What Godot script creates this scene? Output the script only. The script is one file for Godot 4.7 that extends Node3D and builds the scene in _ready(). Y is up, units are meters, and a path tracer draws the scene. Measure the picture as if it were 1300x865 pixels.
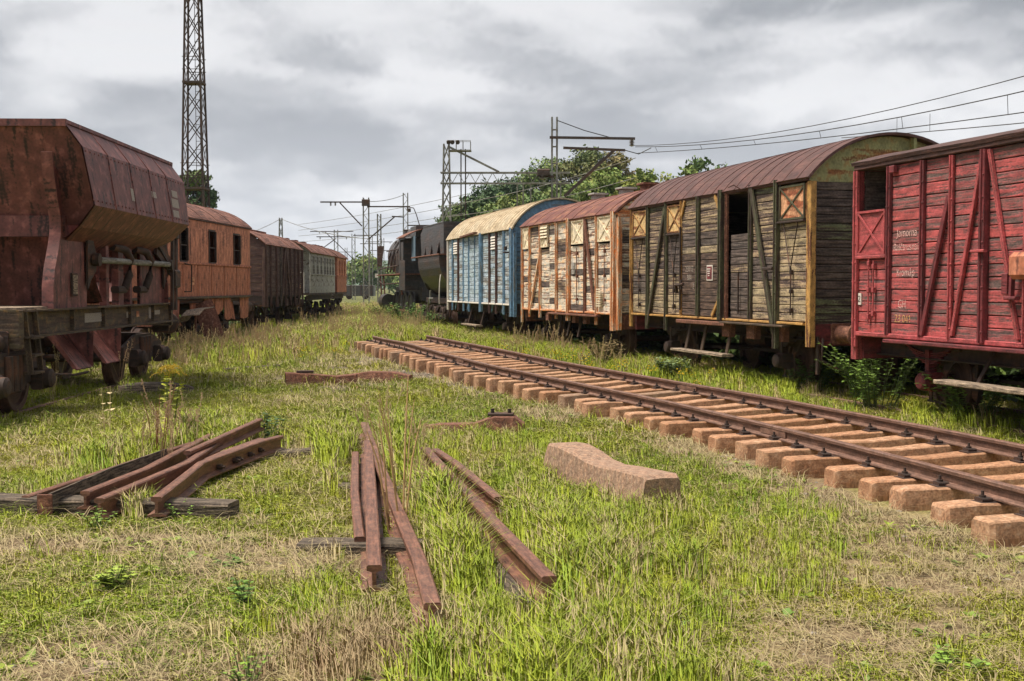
extends Node3D
# Old railway yard. Ground is y = 0, the camera looks along -Z, metres.

class MB:
	var v := PackedVector3Array()
	var n := PackedVector3Array()
	var u := PackedVector2Array()
	var c := PackedColorArray()
	var ix := PackedInt32Array()
	var col := Color(1, 1, 1)
	var off := Vector2.ZERO
	func vert(p: Vector3, nn: Vector3, uv: Vector2) -> int:
		v.push_back(p); n.push_back(nn); u.push_back(uv + off); c.push_back(col)
		return v.size() - 1
	func tri(a: int, b: int, d: int) -> void:
		var g := (v[b] - v[a]).cross(v[d] - v[a])
		if g.dot(n[a] + n[b] + n[d]) > 0.0:
			ix.push_back(a); ix.push_back(d); ix.push_back(b)
		else:
			ix.push_back(a); ix.push_back(b); ix.push_back(d)
	func quad(a: Vector3, b: Vector3, d: Vector3, e: Vector3, nn := Vector3.ZERO, uw := -1.0, vh := -1.0) -> void:
		var m := nn
		if m == Vector3.ZERO: m = (b - a).cross(d - a).normalized()
		var w := a.distance_to(b) if uw < 0.0 else uw
		var h := a.distance_to(e) if vh < 0.0 else vh
		var i := vert(a, m, Vector2(0, 0)); vert(b, m, Vector2(w, 0)); vert(d, m, Vector2(w, h)); vert(e, m, Vector2(0, h))
		tri(i, i + 1, i + 2); tri(i, i + 2, i + 3)
	func poly3(pts: PackedVector2Array, o: Vector3, ex: Vector3, ey: Vector3, nn: Vector3) -> void:
		var t := Geometry2D.triangulate_polygon(pts)
		var b := v.size()
		for p in pts: vert(o + ex * p.x + ey * p.y, nn, p)
		for k in range(0, t.size(), 3): tri(b + t[k], b + t[k + 1], b + t[k + 2])
	func plate(pts: PackedVector2Array, o: Vector3, ex: Vector3, ey: Vector3, th: float) -> void:
		# a flat plate of thickness th, its outline given in the plane ex, ey
		var nz := ex.cross(ey).normalized()
		poly3(pts, o + nz * th * 0.5, ex, ey, nz)
		poly3(pts, o - nz * th * 0.5, ex, ey, -nz)
		var ar := 0.0
		for k in pts.size():
			var p := pts[k]; var q := pts[(k + 1) % pts.size()]
			ar += p.x * q.y - q.x * p.y
		for k in pts.size():
			var p := pts[k]; var q := pts[(k + 1) % pts.size()]
			var d := q - p
			var o2 := Vector2(d.y, -d.x).normalized() * (1.0 if ar > 0.0 else -1.0)
			var a := o + ex * p.x + ey * p.y; var b := o + ex * q.x + ey * q.y
			quad(a - nz * th * 0.5, b - nz * th * 0.5, b + nz * th * 0.5, a + nz * th * 0.5, (ex * o2.x + ey * o2.y).normalized())
	func sweep(prof: PackedVector2Array, path: PackedVector3Array, up := Vector3.UP, caps := true, smooth := false, closed := true, sc := PackedFloat32Array()) -> void:
		var np := prof.size()
		var ring: Array = []
		var dist := 0.0
		var ar := 0.0
		for k in np:
			var p := prof[k]; var q := prof[(k + 1) % np]
			ar += p.x * q.y - q.x * p.y
		var sg := 1.0 if ar > 0.0 else -1.0
		var per := PackedFloat32Array([0.0])
		for k in np: per.push_back(per[k] + prof[k].distance_to(prof[(k + 1) % np]))
		var frames: Array = []
		for i in path.size():
			var t := Vector3.ZERO
			if i > 0: t += (path[i] - path[i - 1]).normalized()
			if i < path.size() - 1: t += (path[i + 1] - path[i]).normalized()
			t = t.normalized()
			var s := t.cross(up).normalized()
			if s == Vector3.ZERO: s = t.cross(Vector3.RIGHT).normalized()
			var w := s.cross(t).normalized()
			if i > 0: dist += path[i].distance_to(path[i - 1])
			frames.push_back([path[i], s, w, t, dist, 1.0 if sc.is_empty() else sc[i]])
		var edges := np if closed else np - 1
		if smooth:
			var base := v.size()
			for fr in frames:
				for k in np + 1:
					var p := prof[k % np]
					var pa := prof[(k - 1 + np) % np]; var pb := prof[(k + 1) % np]
					if not closed and k == 0: pa = p
					if not closed and k == np - 1: pb = p
					var d := pb - pa
					var o := Vector2(d.y, -d.x).normalized() * sg
					vert(fr[0] + (fr[1] * p.x + fr[2] * p.y) * fr[5], (fr[1] * o.x + fr[2] * o.y).normalized(), Vector2(fr[4], per[k]))
			for i in frames.size() - 1:
				for k in edges:
					var a := base + i * (np + 1) + k
					tri(a, a + 1, a + np + 2); tri(a, a + np + 2, a + np + 1)
		else:
			for k in edges:
				var p := prof[k]; var q := prof[(k + 1) % np]
				var d := q - p
				var o := Vector2(d.y, -d.x).normalized() * sg
				var base := v.size()
				for fr in frames:
					var nn: Vector3 = (fr[1] * o.x + fr[2] * o.y).normalized()
					vert(fr[0] + (fr[1] * p.x + fr[2] * p.y) * fr[5], nn, Vector2(fr[4], per[k]))
					vert(fr[0] + (fr[1] * q.x + fr[2] * q.y) * fr[5], nn, Vector2(fr[4], per[k + 1]))
				for i in frames.size() - 1:
					var a := base + i * 2
					tri(a, a + 1, a + 3); tri(a, a + 3, a + 2)
		if caps and closed:
			var f0 = frames[0]; var f1 = frames[frames.size() - 1]
			var ps := PackedVector2Array(); var pe := PackedVector2Array()
			for p in prof:
				ps.push_back(p * f0[5]); pe.push_back(p * f1[5])
			poly3(ps, f0[0], f0[1], f0[2], -f0[3]); poly3(pe, f1[0], f1[1], f1[2], f1[3])
	func rect(w: float, h: float, ch := 0.0) -> PackedVector2Array:
		var x := w * 0.5; var y := h * 0.5
		if ch <= 0.0: return PackedVector2Array([Vector2(-x, -y), Vector2(x, -y), Vector2(x, y), Vector2(-x, y)])
		return PackedVector2Array([Vector2(-x + ch, -y), Vector2(x - ch, -y), Vector2(x, -y + ch), Vector2(x, y - ch), Vector2(x - ch, y), Vector2(-x + ch, y), Vector2(-x, y - ch), Vector2(-x, -y + ch)])
	func bar(a: Vector3, b: Vector3, w: float, h: float, up := Vector3.UP, ch := 0.0) -> void:
		# w: across (t x up), h: along up
		sweep(rect(w, h, ch), PackedVector3Array([a, b]), up)
	func box(ce: Vector3, s: Vector3, ch := 0.0) -> void:
		bar(ce - Vector3(s.x * 0.5, 0, 0), ce + Vector3(s.x * 0.5, 0, 0), s.z, s.y, Vector3.UP, ch)
	func circle(r: float, k: int) -> PackedVector2Array:
		var o := PackedVector2Array()
		for i in k: o.push_back(Vector2(cos(TAU * i / k), sin(TAU * i / k)) * r)
		return o
	func tube(a: Vector3, b: Vector3, r: float, k := 8, r2 := -1.0) -> void:
		var d := (b - a).normalized()
		var up := Vector3.UP if absf(d.y) < 0.9 else Vector3.RIGHT
		var sc := PackedFloat32Array() if r2 < 0.0 else PackedFloat32Array([1.0, r2 / r])
		sweep(circle(r, k), PackedVector3Array([a, b]), up, true, true, true, sc)
	func pipe(path: PackedVector3Array, r: float, k := 6, sc := PackedFloat32Array()) -> void:
		var d := (path[path.size() - 1] - path[0]).normalized()
		sweep(circle(r, k), path, Vector3.UP if absf(d.y) < 0.85 else Vector3.RIGHT, true, true, true, sc)
	func lathe(pr: PackedVector2Array, o: Vector3, ax: Vector3, k := 24) -> void:
		# pr: x = radius, y = distance along the axis
		var a := ax.normalized()
		var e1 := a.cross(Vector3.UP if absf(a.y) < 0.9 else Vector3.RIGHT).normalized()
		var e2 := a.cross(e1)
		for j in pr.size() - 1:
			var p := pr[j]; var q := pr[j + 1]
			var d := q - p
			var nn := Vector2(d.y, -d.x).normalized()
			var b := v.size()
			for i in k + 1:
				var ang := TAU * i / k
				var rr := e1 * cos(ang) + e2 * sin(ang)
				var m := (rr * nn.x + a * nn.y).normalized()
				vert(o + rr * p.x + a * p.y, m, Vector2(ang * maxf(p.x, 0.05), p.y)); vert(o + rr * q.x + a * q.y, m, Vector2(ang * maxf(p.x, 0.05), q.y + p.x - q.x))
			for i in k:
				var t := b + i * 2
				tri(t, t + 1, t + 3); tri(t, t + 3, t + 2)
	func mesh() -> ArrayMesh:
		var ar := []
		ar.resize(Mesh.ARRAY_MAX)
		ar[Mesh.ARRAY_VERTEX] = v; ar[Mesh.ARRAY_NORMAL] = n; ar[Mesh.ARRAY_TEX_UV] = u; ar[Mesh.ARRAY_COLOR] = c; ar[Mesh.ARRAY_INDEX] = ix
		var m := ArrayMesh.new()
		m.add_surface_from_arrays(Mesh.PRIMITIVE_TRIANGLES, ar)
		return m

var M := {}
var R := RandomNumberGenerator.new()
var used := {}
var gnoise := FastNoiseLite.new()
var pnoise := FastNoiseLite.new()

# ------------------------------------------------------------------ naming
func numbered(called: String, parent: Node) -> String:
	var key := str(parent.get_instance_id()) + called
	var k: int = used.get(key, 0)
	used[key] = k + 1
	return called if k == 0 else "%s_%03d" % [called, k]
func part(parent: Node, called: String, mb, m: Material, label := "") -> MeshInstance3D:
	var o := MeshInstance3D.new()
	o.mesh = mb.mesh() if mb is MB else mb
	o.material_override = m
	o.name = numbered(called, parent)
	parent.add_child(o)
	if label != "": o.set_meta("label", label)
	return o
func tag(o: Node, label: String, category: String, group := "", kind := "") -> Node:
	if label != "": o.set_meta("label", label)
	if category != "": o.set_meta("category", category)
	if group != "": o.set_meta("group", group)
	if kind != "": o.set_meta("kind", kind)
	return o
func thing(called: String, label: String, category: String, at := Vector3.ZERO, turn := 0.0, group := "") -> Node3D:
	var o := Node3D.new()
	o.name = numbered(called, self)
	add_child(o)
	o.position = at; o.rotation.y = turn
	tag(o, label, category, group)
	return o
func along(called: String, label: String, category: String, a: Vector2, b: Vector2, group := "") -> Node3D:
	# a thing whose +X runs from a to b (x, depth) and whose +Z is the side seen from the lane
	var d := Vector3(b.x - a.x, 0, -(b.y - a.y))
	return thing(called, label, category, Vector3(a.x, 0, -a.y), atan2(-d.z, d.x), group)

# ------------------------------------------------------------------ textures
func nz(w: int, h: int, seed_: int, freq: float, oct := 4, ws := 1, hs := 1) -> PackedByteArray:
	var f := FastNoiseLite.new()
	f.noise_type = FastNoiseLite.TYPE_SIMPLEX_SMOOTH
	f.seed = seed_; f.frequency = freq; f.fractal_octaves = oct
	var im := f.get_seamless_image(w / ws, h / hs)
	im.convert(Image.FORMAT_L8)
	if ws > 1 or hs > 1: im.resize(w, h, Image.INTERPOLATE_CUBIC)
	return im.get_data()
func to_tex(b: PackedByteArray, w: int, h: int) -> ImageTexture:
	var im := Image.create_from_data(w, h, false, Image.FORMAT_RGB8, b)
	im.generate_mipmaps()
	return ImageTexture.create_from_image(im)
func quant(a: PackedFloat32Array, q: float) -> float:
	var s := PackedFloat32Array()
	for k in range(0, a.size(), 61): s.push_back(a[k])
	s.sort()
	return s[clampi(int(q * s.size()), 0, s.size() - 1)]
func peel(seed_: int, paint: Color, under: Color, cover: float, soft := 0.05, grain := 0.4, third := Color(0, 0, 0, 0), w := 512, h := 256, blotch := 0.012, mode := 0) -> Array:
	# paint over a second surface, flaked off along the grain; returns [albedo, normal map]
	var g := nz(w, h, seed_, 0.06, 4, [8, 1, 1][mode], [1, 8, 1][mode])
	var b := nz(w, h, seed_ + 1, blotch * 1.4, 5, [8, 1, 1][mode], [1, 6, 1][mode])
	var d := nz(w, h, seed_ + 2, 0.09, 3)
	var e := nz(w, h, seed_ + 3, 0.02, 4)
	var a := PackedFloat32Array()
	a.resize(w * h)
	for k in w * h: a[k] = (b[k] * (1.0 - grain) + g[k] * grain + d[k] * 0.25) / 255.0
	var thr := quant(a, 1.0 - cover)
	var thr3 := quant(a, 0.12)
	var o := PackedByteArray()
	o.resize(w * h * 3)
	var hb := PackedByteArray()
	hb.resize(w * h)
	for k in w * h:
		var m := clampf((a[k] - thr) / soft + 0.5, 0.0, 1.0)
		var gg := g[k] / 255.0
		var dd := d[k] / 255.0
		var ee := e[k] / 255.0
		var kp := 0.72 + 0.36 * ee + 0.2 * (dd - 0.5)
		var ku := 0.68 + 0.45 * gg + 0.3 * (dd - 0.5) + 0.25 * (ee - 0.5)
		var cr := paint.r * kp; var cg := paint.g * kp; var cb := paint.b * kp
		if third.a > 0.0:
			var t := clampf((ee - 0.56) * 5.0, 0.0, 1.0) * third.a
			cr = lerpf(cr, third.r * ku * 1.2, t); cg = lerpf(cg, third.g * ku * 1.2, t); cb = lerpf(cb, third.b * ku * 1.2, t)
		o[k * 3] = clampi(int(255.0 * lerpf(under.r * ku, cr, m)), 0, 255)
		o[k * 3 + 1] = clampi(int(255.0 * lerpf(under.g * ku, cg, m)), 0, 255)
		o[k * 3 + 2] = clampi(int(255.0 * lerpf(under.b * ku, cb, m)), 0, 255)
		hb[k] = clampi(int(90.0 * m + 110.0 * gg + 40.0 * dd), 0, 255)
	var hi := Image.create_from_data(w, h, false, Image.FORMAT_L8, hb)
	hi.convert(Image.FORMAT_RGBA8)
	hi.bump_map_to_normal_map(3.0)
	return [to_tex(o, w, h), ImageTexture.create_from_image(hi)]
func mk(called: String, tex, su: float, sv: float, rough := 0.85, tint := Color(1, 1, 1), nscale := 0.6, metal := 0.0, tri := false) -> StandardMaterial3D:
	var m := StandardMaterial3D.new()
	m.resource_name = called
	m.albedo_color = tint
	m.roughness = rough
	m.metallic = metal
	m.vertex_color_use_as_albedo = true
	if tex != null:
		m.albedo_texture = tex[0]
		if tex.size() > 1 and nscale > 0.0:
			m.normal_enabled = true
			m.normal_texture = tex[1]
			m.normal_scale = nscale
		m.uv1_scale = Vector3(1.0 / su, 1.0 / sv, 1.0)
		if tri:
			m.uv1_triplanar = true
			m.uv1_scale = Vector3(1.0 / su, 1.0 / sv, 1.0 / su)
	M[called] = m
	return m
func mk_worn(called: String, col: Color) -> void:
	# old stencil paint with chips missing
	var w := 256
	var a := nz(w, w, 881, 0.05, 4)
	var b := PackedByteArray()
	b.resize(w * w * 4)
	for k in w * w:
		for c in 3: b[k * 4 + c] = int(255.0 * col[c])
		b[k * 4 + 3] = 255 if a[k] > 104 else 0
	var m := StandardMaterial3D.new()
	m.albedo_texture = ImageTexture.create_from_image(Image.create_from_data(w, w, false, Image.FORMAT_RGBA8, b))
	m.transparency = BaseMaterial3D.TRANSPARENCY_ALPHA_SCISSOR
	m.alpha_scissor_threshold = 0.5
	m.roughness = 0.85
	m.uv1_triplanar = true
	m.uv1_scale = Vector3(4.0, 4.0, 4.0)
	m.resource_name = called
	M[called] = m
func rgb(r: int, g: int, b: int) -> Color: return Color(r / 255.0, g / 255.0, b / 255.0)

func make_materials() -> void:
	var t
	# brown boxcar boards
	t = peel(11, rgb(178, 156, 122), rgb(96, 78, 72), 0.45, 0.3, 0.6); mk("cream_on_maroon", t, 3.6, 0.8, 0.85, Color(1, 1, 1), 0.4)
	t = peel(15, rgb(184, 164, 130), rgb(104, 88, 78), 0.76, 0.28, 0.55); mk("cream_board", t, 3.0, 0.7, 0.85, Color(1, 1, 1), 0.4)
	t = peel(19, rgb(118, 104, 96), rgb(72, 60, 56), 0.45, 0.5, 0.8); mk("dark_board", t, 2.6, 0.8, 0.85); mk("door_board", t, 2.0, 0.7, 0.85, rgb(255, 236, 222))
	t = peel(23, rgb(118, 124, 92), rgb(78, 66, 60), 0.45, 0.2, 0.6); mk("green_board", t, 2.6, 0.7, 0.85)
	t = peel(27, rgb(168, 166, 112), rgb(150, 96, 50), 0.84, 0.2, 0.2, Color(0.45, 0.3, 0.16, 0.5)); mk("green_sheet", t, 2.0, 1.4, 0.7)
	t = peel(31, rgb(84, 84, 58), rgb(66, 48, 40), 0.66, 0.15, 0.4); mk("olive_steel", t, 1.6, 0.5, 0.7)
	t = peel(35, rgb(196, 150, 84), rgb(112, 68, 40), 0.72, 0.12, 0.4); mk("ochre_steel", t, 1.6, 0.6, 0.75)
	t = peel(39, rgb(224, 190, 132), rgb(150, 96, 60), 0.85, 0.2, 0.2); mk("ochre_panel", t, 1.4, 1.0, 0.75)
	t = peel(41, rgb(222, 166, 124), rgb(170, 96, 62), 0.7, 0.3, 0.2); mk("rosy_panel", t, 1.4, 1.0, 0.75)
	# red boxcar
	t = peel(51, rgb(184, 86, 86), rgb(126, 92, 90), 0.78, 0.25, 0.6); mk("red_board", t, 2.8, 0.7, 0.88)
	t = peel(55, rgb(166, 84, 84), rgb(118, 96, 92), 0.5, 0.35, 0.7); mk("red_worn_board", t, 2.6, 0.7, 0.9)
	t = peel(59, rgb(184, 82, 84), rgb(134, 62, 60), 0.8, 0.3, 0.2); mk("red_steel", t, 1.6, 0.6, 0.75)
	t = peel(61, rgb(124, 50, 54), rgb(90, 40, 42), 0.7, 0.3, 0.2); mk("dark_red_steel", t, 1.6, 0.6, 0.75)
	# cream boxcar
	t = peel(71, rgb(240, 229, 210), rgb(134, 100, 84), 0.85, 0.25, 0.55, Color(0.8, 0.55, 0.34, 0.45)); mk("cream_rusty_board", t, 4.4, 1.0, 0.88, Color(1, 1, 1), 0.4)
	t = peel(75, rgb(236, 222, 198), rgb(198, 112, 56), 0.52, 0.35, 0.45, Color(0.78, 0.43, 0.19, 0.8)); mk("cream_rusty_steel", t, 2.8, 0.5, 0.8)
	t = peel(79, rgb(246, 230, 198), rgb(176, 110, 62), 0.92, 0.1, 0.2); mk("cream_panel", t, 1.4, 1.0, 0.75)
	# blue boxcar
	t = peel(91, rgb(178, 198, 212), rgb(152, 148, 142), 0.5, 0.3, 0.55, Color(0.74, 0.73, 0.7, 0.5)); mk("blue_board", t, 4.6, 1.1, 0.85, Color(1, 1, 1), 0.4)
	t = peel(95, rgb(192, 210, 222), rgb(150, 166, 180), 0.7, 0.2, 0.4); mk("pale_blue_board", t, 2.4, 0.8, 0.85)
	t = peel(99, rgb(116, 154, 186), rgb(140, 146, 148), 0.8, 0.15, 0.3); mk("blue_steel", t, 1.6, 0.8, 0.7)
	# roofs
	t = peel(111, rgb(86, 56, 54), rgb(106, 70, 62), 0.7, 0.6, 0.4); mk("maroon_roof", t, 2.0, 1.6, 0.75, Color(1, 1, 1), 0.4)
	t = peel(115, rgb(112, 66, 58), rgb(158, 106, 80), 0.78, 0.3, 0.3); mk("rust_roof", t, 2.0, 1.6, 0.8, Color(1, 1, 1), 0.4)
	t = peel(119, rgb(198, 182, 154), rgb(178, 154, 120), 0.6, 0.7, 0.4); mk("beige_roof", t, 2.0, 2.0, 0.85, Color(1, 1, 1), 0.3)
	t = peel(123, rgb(136, 88, 72), rgb(98, 58, 46), 0.7, 0.3, 0.3, Color(0.5, 0.38, 0.32, 0.6)); mk("coach_roof", t, 2.4, 1.8, 0.85, Color(1, 1, 1), 0.25)
	t = peel(127, rgb(96, 66, 60), rgb(70, 46, 42), 0.6, 0.4, 0.5); mk("brown_fascia", t, 2.4, 0.6, 0.8)
	# orange coach, brown wagon, grey coach
	t = peel(131, rgb(196, 126, 98), rgb(116, 70, 56), 0.93, 0.1, 0.15, Color(0.66, 0.46, 0.37, 0.4), 512, 256, 0.02, 1); mk("orange_sheet", t, 2.8, 2.2, 0.78, Color(1, 1, 1), 0.12)
	t = peel(135, rgb(192, 118, 88), rgb(134, 82, 64), 0.88, 0.3, 0.15, Color(0.6, 0.42, 0.34, 0.4), 512, 256, 0.02, 1); mk("orange_steel", t, 2.4, 1.6, 0.78, Color(1, 1, 1), 0.12)
	t = peel(139, rgb(88, 62, 58), rgb(132, 104, 90), 0.8, 0.15, 0.6); mk("brown_board", t, 2.2, 0.8, 0.85)
	t = peel(143, rgb(176, 172, 164), rgb(110, 96, 86), 0.9, 0.2, 0.3); mk("grey_sheet", t, 2.0, 1.4, 0.7)
	# hopper
	t = peel(151, rgb(120, 68, 63), rgb(66, 39, 38), 0.88, 0.16, 0.3, Color(0.47, 0.31, 0.28, 0.5), 512, 512, 0.02, 1); mk("hopper_paint", t, 2.6, 2.6, 0.6, Color(1, 1, 1), 0.15)
	t = peel(159, rgb(98, 84, 62), rgb(76, 58, 46), 0.6, 0.3, 0.3, Color(0.42, 0.3, 0.16, 0.6)); mk("sill_steel", t, 2.0, 0.8, 0.75)
	# steel and rust
	t = peel(171, rgb(62, 48, 42), rgb(102, 66, 48), 0.7, 0.3, 0.2); mk("running_gear", t, 1.2, 0.8, 0.8)
	t = peel(175, rgb(146, 114, 99), rgb(116, 84, 70), 0.62, 0.6, 0.6); mk("rail_steel", t, 1.8, 0.5, 0.6, rgb(236, 232, 230), 0.3); mk("scrap_rail_steel", t, 1.5, 0.45, 0.55, rgb(236, 212, 196), 0.4); mk("wheel_steel", t, 1.0, 0.5, 0.6, rgb(175, 165, 162), 0.3)
	t = peel(179, rgb(138, 90, 70), rgb(104, 66, 52), 0.6, 0.6, 0.2, Color(0.56, 0.42, 0.34, 0.5), 512, 512, 0.02, 2); mk("rust", t, 1.2, 1.2, 0.85)
	t = peel(183, rgb(74, 72, 71), rgb(92, 72, 62), 0.8, 0.4, 0.2); mk("loco_black", t, 2.4, 1.6, 0.45)
	t = peel(187, rgb(150, 150, 144), rgb(112, 104, 94), 0.7, 0.4, 0.3); mk("mast_steel", t, 2.0, 0.8, 0.7)
	t = peel(189, rgb(74, 62, 56), rgb(96, 66, 50), 0.7, 0.4, 0.3); mk("tower_steel", t, 2.0, 0.8, 0.8)
	# stone and wood on the ground
	t = peel(191, rgb(204, 162, 128), rgb(170, 122, 90), 0.6, 0.9, 0.1, Color(0.58, 0.5, 0.43, 0.65), 512, 512, 0.02, 2); mk("sleeper_concrete", t, 1.3, 1.3, 0.92, Color(1, 1, 1), 0.3)
	t = peel(195, rgb(178, 150, 128), rgb(144, 112, 92), 0.6, 0.8, 0.1, Color(0.55, 0.42, 0.33, 0.5), 512, 512, 0.02, 2); mk("broken_concrete", t, 0.7, 0.7, 0.95, Color(1, 1, 1), 0.9)
	t = peel(199, rgb(120, 106, 90), rgb(64, 54, 46), 0.55, 0.4, 0.9); mk("old_timber", t, 1.2, 0.4, 0.95, Color(1, 1, 1), 1.2)
	t = peel(203, rgb(170, 150, 128), rgb(110, 94, 80), 0.6, 0.4, 0.9); mk("step_timber", t, 1.4, 0.4, 0.9)
	t = peel(207, rgb(255, 250, 240), rgb(206, 196, 180), 0.6, 0.5, 0.1, Color(0.78, 0.74, 0.68, 0.5), 512, 512, 0.03, 2); mk("soil", t, 1.7, 1.7, 1.0, Color(1, 1, 1), 0.9, 0.0, true)
	mk("bark", peel(211, rgb(96, 84, 70), rgb(56, 46, 38), 0.5, 0.4, 0.6), 1.2, 0.6, 0.95)
	mk("pebble", null, 1, 1, 0.95, Color(1, 1, 1), 0.0)
	mk("wire", null, 1, 1, 0.6, rgb(62, 60, 60), 0.0, 0.0)
	mk_worn("worn_white", rgb(226, 186, 178)); mk_worn("worn_yellow", rgb(208, 160, 112)); mk_worn("worn_pale", rgb(176, 166, 156))
	mk("white_paint", null, 1, 1, 0.8, rgb(214, 206, 196), 0.0)
	mk("yellow_paint", null, 1, 1, 0.8, rgb(214, 180, 110), 0.0)
	mk("black_paint", null, 1, 1, 0.7, rgb(40, 34, 34), 0.0)
	mk("lamp_red", null, 1, 1, 0.4, rgb(190, 50, 50), 0.0)
	mk("insulator", null, 1, 1, 0.3, rgb(110, 100, 92), 0.0)
	mk("blind_cloth", null, 1, 1, 0.95, rgb(90, 110, 124), 0.0)
	mk("hill_green", null, 1, 1, 1.0, rgb(92, 112, 78), 0.0)
	for a in [["blade", 0.55], ["leaf", 0.5], ["straw", 0.3]]:
		var m := mk(a[0], null, 1, 1, 0.7, Color(1, 1, 1), 0.0)
		m.backlight = Color(a[1], a[1], a[1] * 0.8)
		m.cull_mode = BaseMaterial3D.CULL_DISABLED

# ------------------------------------------------------------------ ready
func _ready() -> void:
	R.seed = 4711
	gnoise.seed = 5; gnoise.frequency = 0.55; gnoise.fractal_octaves = 4
	pnoise.seed = 9; pnoise.frequency = 0.16; pnoise.fractal_octaves = 3
	var cam := Camera3D.new()
	cam.name = "camera"
	cam.fov = 30.99
	cam.near = 0.05
	cam.far = 9000.0
	add_child(cam)
	cam.position = Vector3(0, 1.75, 0)
	cam.rotation_degrees = Vector3(-2.514, 0, 0)
	cam.current = true
	var env := Environment.new()
	env.background_mode = Environment.BG_SKY
	var sky := Sky.new()
	var sm := PanoramaSkyMaterial.new()
	sm.panorama = make_sky()
	sky.sky_material = sm
	env.sky = sky
	env.background_energy_multiplier = 0.265
	env.tonemap_mode = Environment.TONE_MAPPER_LINEAR
	env.tonemap_exposure = 4.0
	env.sdfgi_enabled = true; env.ssao_enabled = true; env.ssil_enabled = true
	env.fog_enabled = true
	env.fog_density = 0.00014
	env.fog_light_color = Color(0.78, 0.83, 0.9)
	var we := WorldEnvironment.new()
	we.name = "world_environment"
	we.environment = env
	add_child(we)
	var sun := DirectionalLight3D.new()
	sun.name = "sun"
	sun.light_energy = 0.5
	sun.light_angular_distance = 26.0
	sun.light_color = Color(1.0, 0.96, 0.9)
	sun.shadow_enabled = true
	add_child(sun)
	sun.rotation_degrees = Vector3(-66, -84, 0)
	make_materials()
	make_ground()
	make_tracks()
	make_background()
	make_right_train()
	make_left_train()
	make_masts()
	make_track_panel()
	make_scrap()
	make_grass()
	make_weeds()

# ------------------------------------------------------------------ sky
func make_sky() -> ImageTexture:
	var w := 2560; var h := 1280
	var b := PackedByteArray()
	b.resize(w * h * 3)
	b.fill(120)
	var f1 := FastNoiseLite.new(); f1.seed = 21; f1.frequency = 0.5; f1.fractal_octaves = 5; f1.fractal_gain = 0.5
	var f2 := FastNoiseLite.new(); f2.seed = 33; f2.frequency = 1.9; f2.fractal_octaves = 5; f2.domain_warp_enabled = true; f2.domain_warp_amplitude = 0.5; f2.domain_warp_frequency = 1.0
	for y in h / 2 + 2:
		var e := (0.5 - (y + 0.5) / h) * PI
		var ce := cos(e); var se := maxf(sin(e), 0.0)
		var k := 1.0 / (se + 0.2)
		var hz := exp(-pow(rad_to_deg(maxf(e, 0.0)) / 7.5, 1.7))
		for x in w:
			var a := ((x + 0.5) / w - 0.5) * TAU
			var px := sin(a) * ce * k; var pz := -cos(a) * ce * k
			var n1 := f1.get_noise_2d(px, pz)
			var n2 := f2.get_noise_2d(px, pz)
			var d := clampf(0.56 + n1 * 1.15 + n2 * 0.6, 0.0, 1.0)
			d = d * d * (3.0 - 2.0 * d)
			var l := lerpf(0.90, 0.62, d)
			l = lerpf(l, 0.995 - 0.12 * d, hz)
			var o := (y * w + x) * 3
			b[o] = clampi(int(255.0 * (l - 0.002 - 0.012 * d)), 0, 255)
			b[o + 1] = clampi(int(255.0 * (l + 0.001)), 0, 255)
			b[o + 2] = clampi(int(255.0 * (l + 0.012 + 0.014 * d)), 0, 255)
	var im := Image.create_from_data(w, h, false, Image.FORMAT_RGB8, b)
	return ImageTexture.create_from_image(im)

# ------------------------------------------------------------------ ground
func gh(x: float, z: float) -> float:
	return gnoise.get_noise_2d(x * 0.8, z * 0.8) * 0.025
const BARE := [  # x, depth, radius x, radius z, strength
	[-1.9, 5.7, 1.2, 0.6, 0.95], [-1.6, 7.9, 0.8, 0.4, 0.7], [-3.0, 8.3, 1.4, 0.5, 0.95], [1.6, 6.1, 1.1, 0.6, 0.95], [0.9, 6.9, 0.6, 0.4, 0.7], [-3.8, 15.2, 1.1, 0.9, 0.9], [-1.9, 7.6, 1.0, 0.7, 0.6],
	[-2.2, 10.4, 0.9, 0.7, 0.6], [-2.9, 28.5, 1.7, 4.2, 1.0], [-3.3, 22.4, 1.5, 2.2, 0.8], [0.6, 17.0, 0.5, 0.9, 0.6], [-0.6, 16.2, 1.2, 0.6, 0.4], [2.2, 7.6, 0.6, 0.6, 0.7], [-5.6, 12.0, 1.4, 1.3, 0.6], [0.5, 5.2, 0.7, 0.5, 0.5], [-0.6, 5.4, 0.8, 0.6, 0.5]]
func bare(x: float, d: float) -> float:
	var s := 0.0
	for e in BARE:
		var q := Vector2((x - e[0]) / e[2], (d - e[1]) / e[3]).length_squared()
		s += e[4] * exp(-q * 1.1)
	var tx := track_x(d)
	var off := x - (tx - 1.5)
	if d < 36.0 and off > -0.7 and off < 3.2: s += 1.7 * clampf(1.0 - absf(off + 0.02) / 0.6, 0.0, 1.0) * (1.0 if d < 14.0 else 0.5)
	s += pnoise.get_noise_2d(x * 3.0, d * 2.2) * 1.0 + 0.02
	return clampf(s, 0.0, 1.0)
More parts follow.
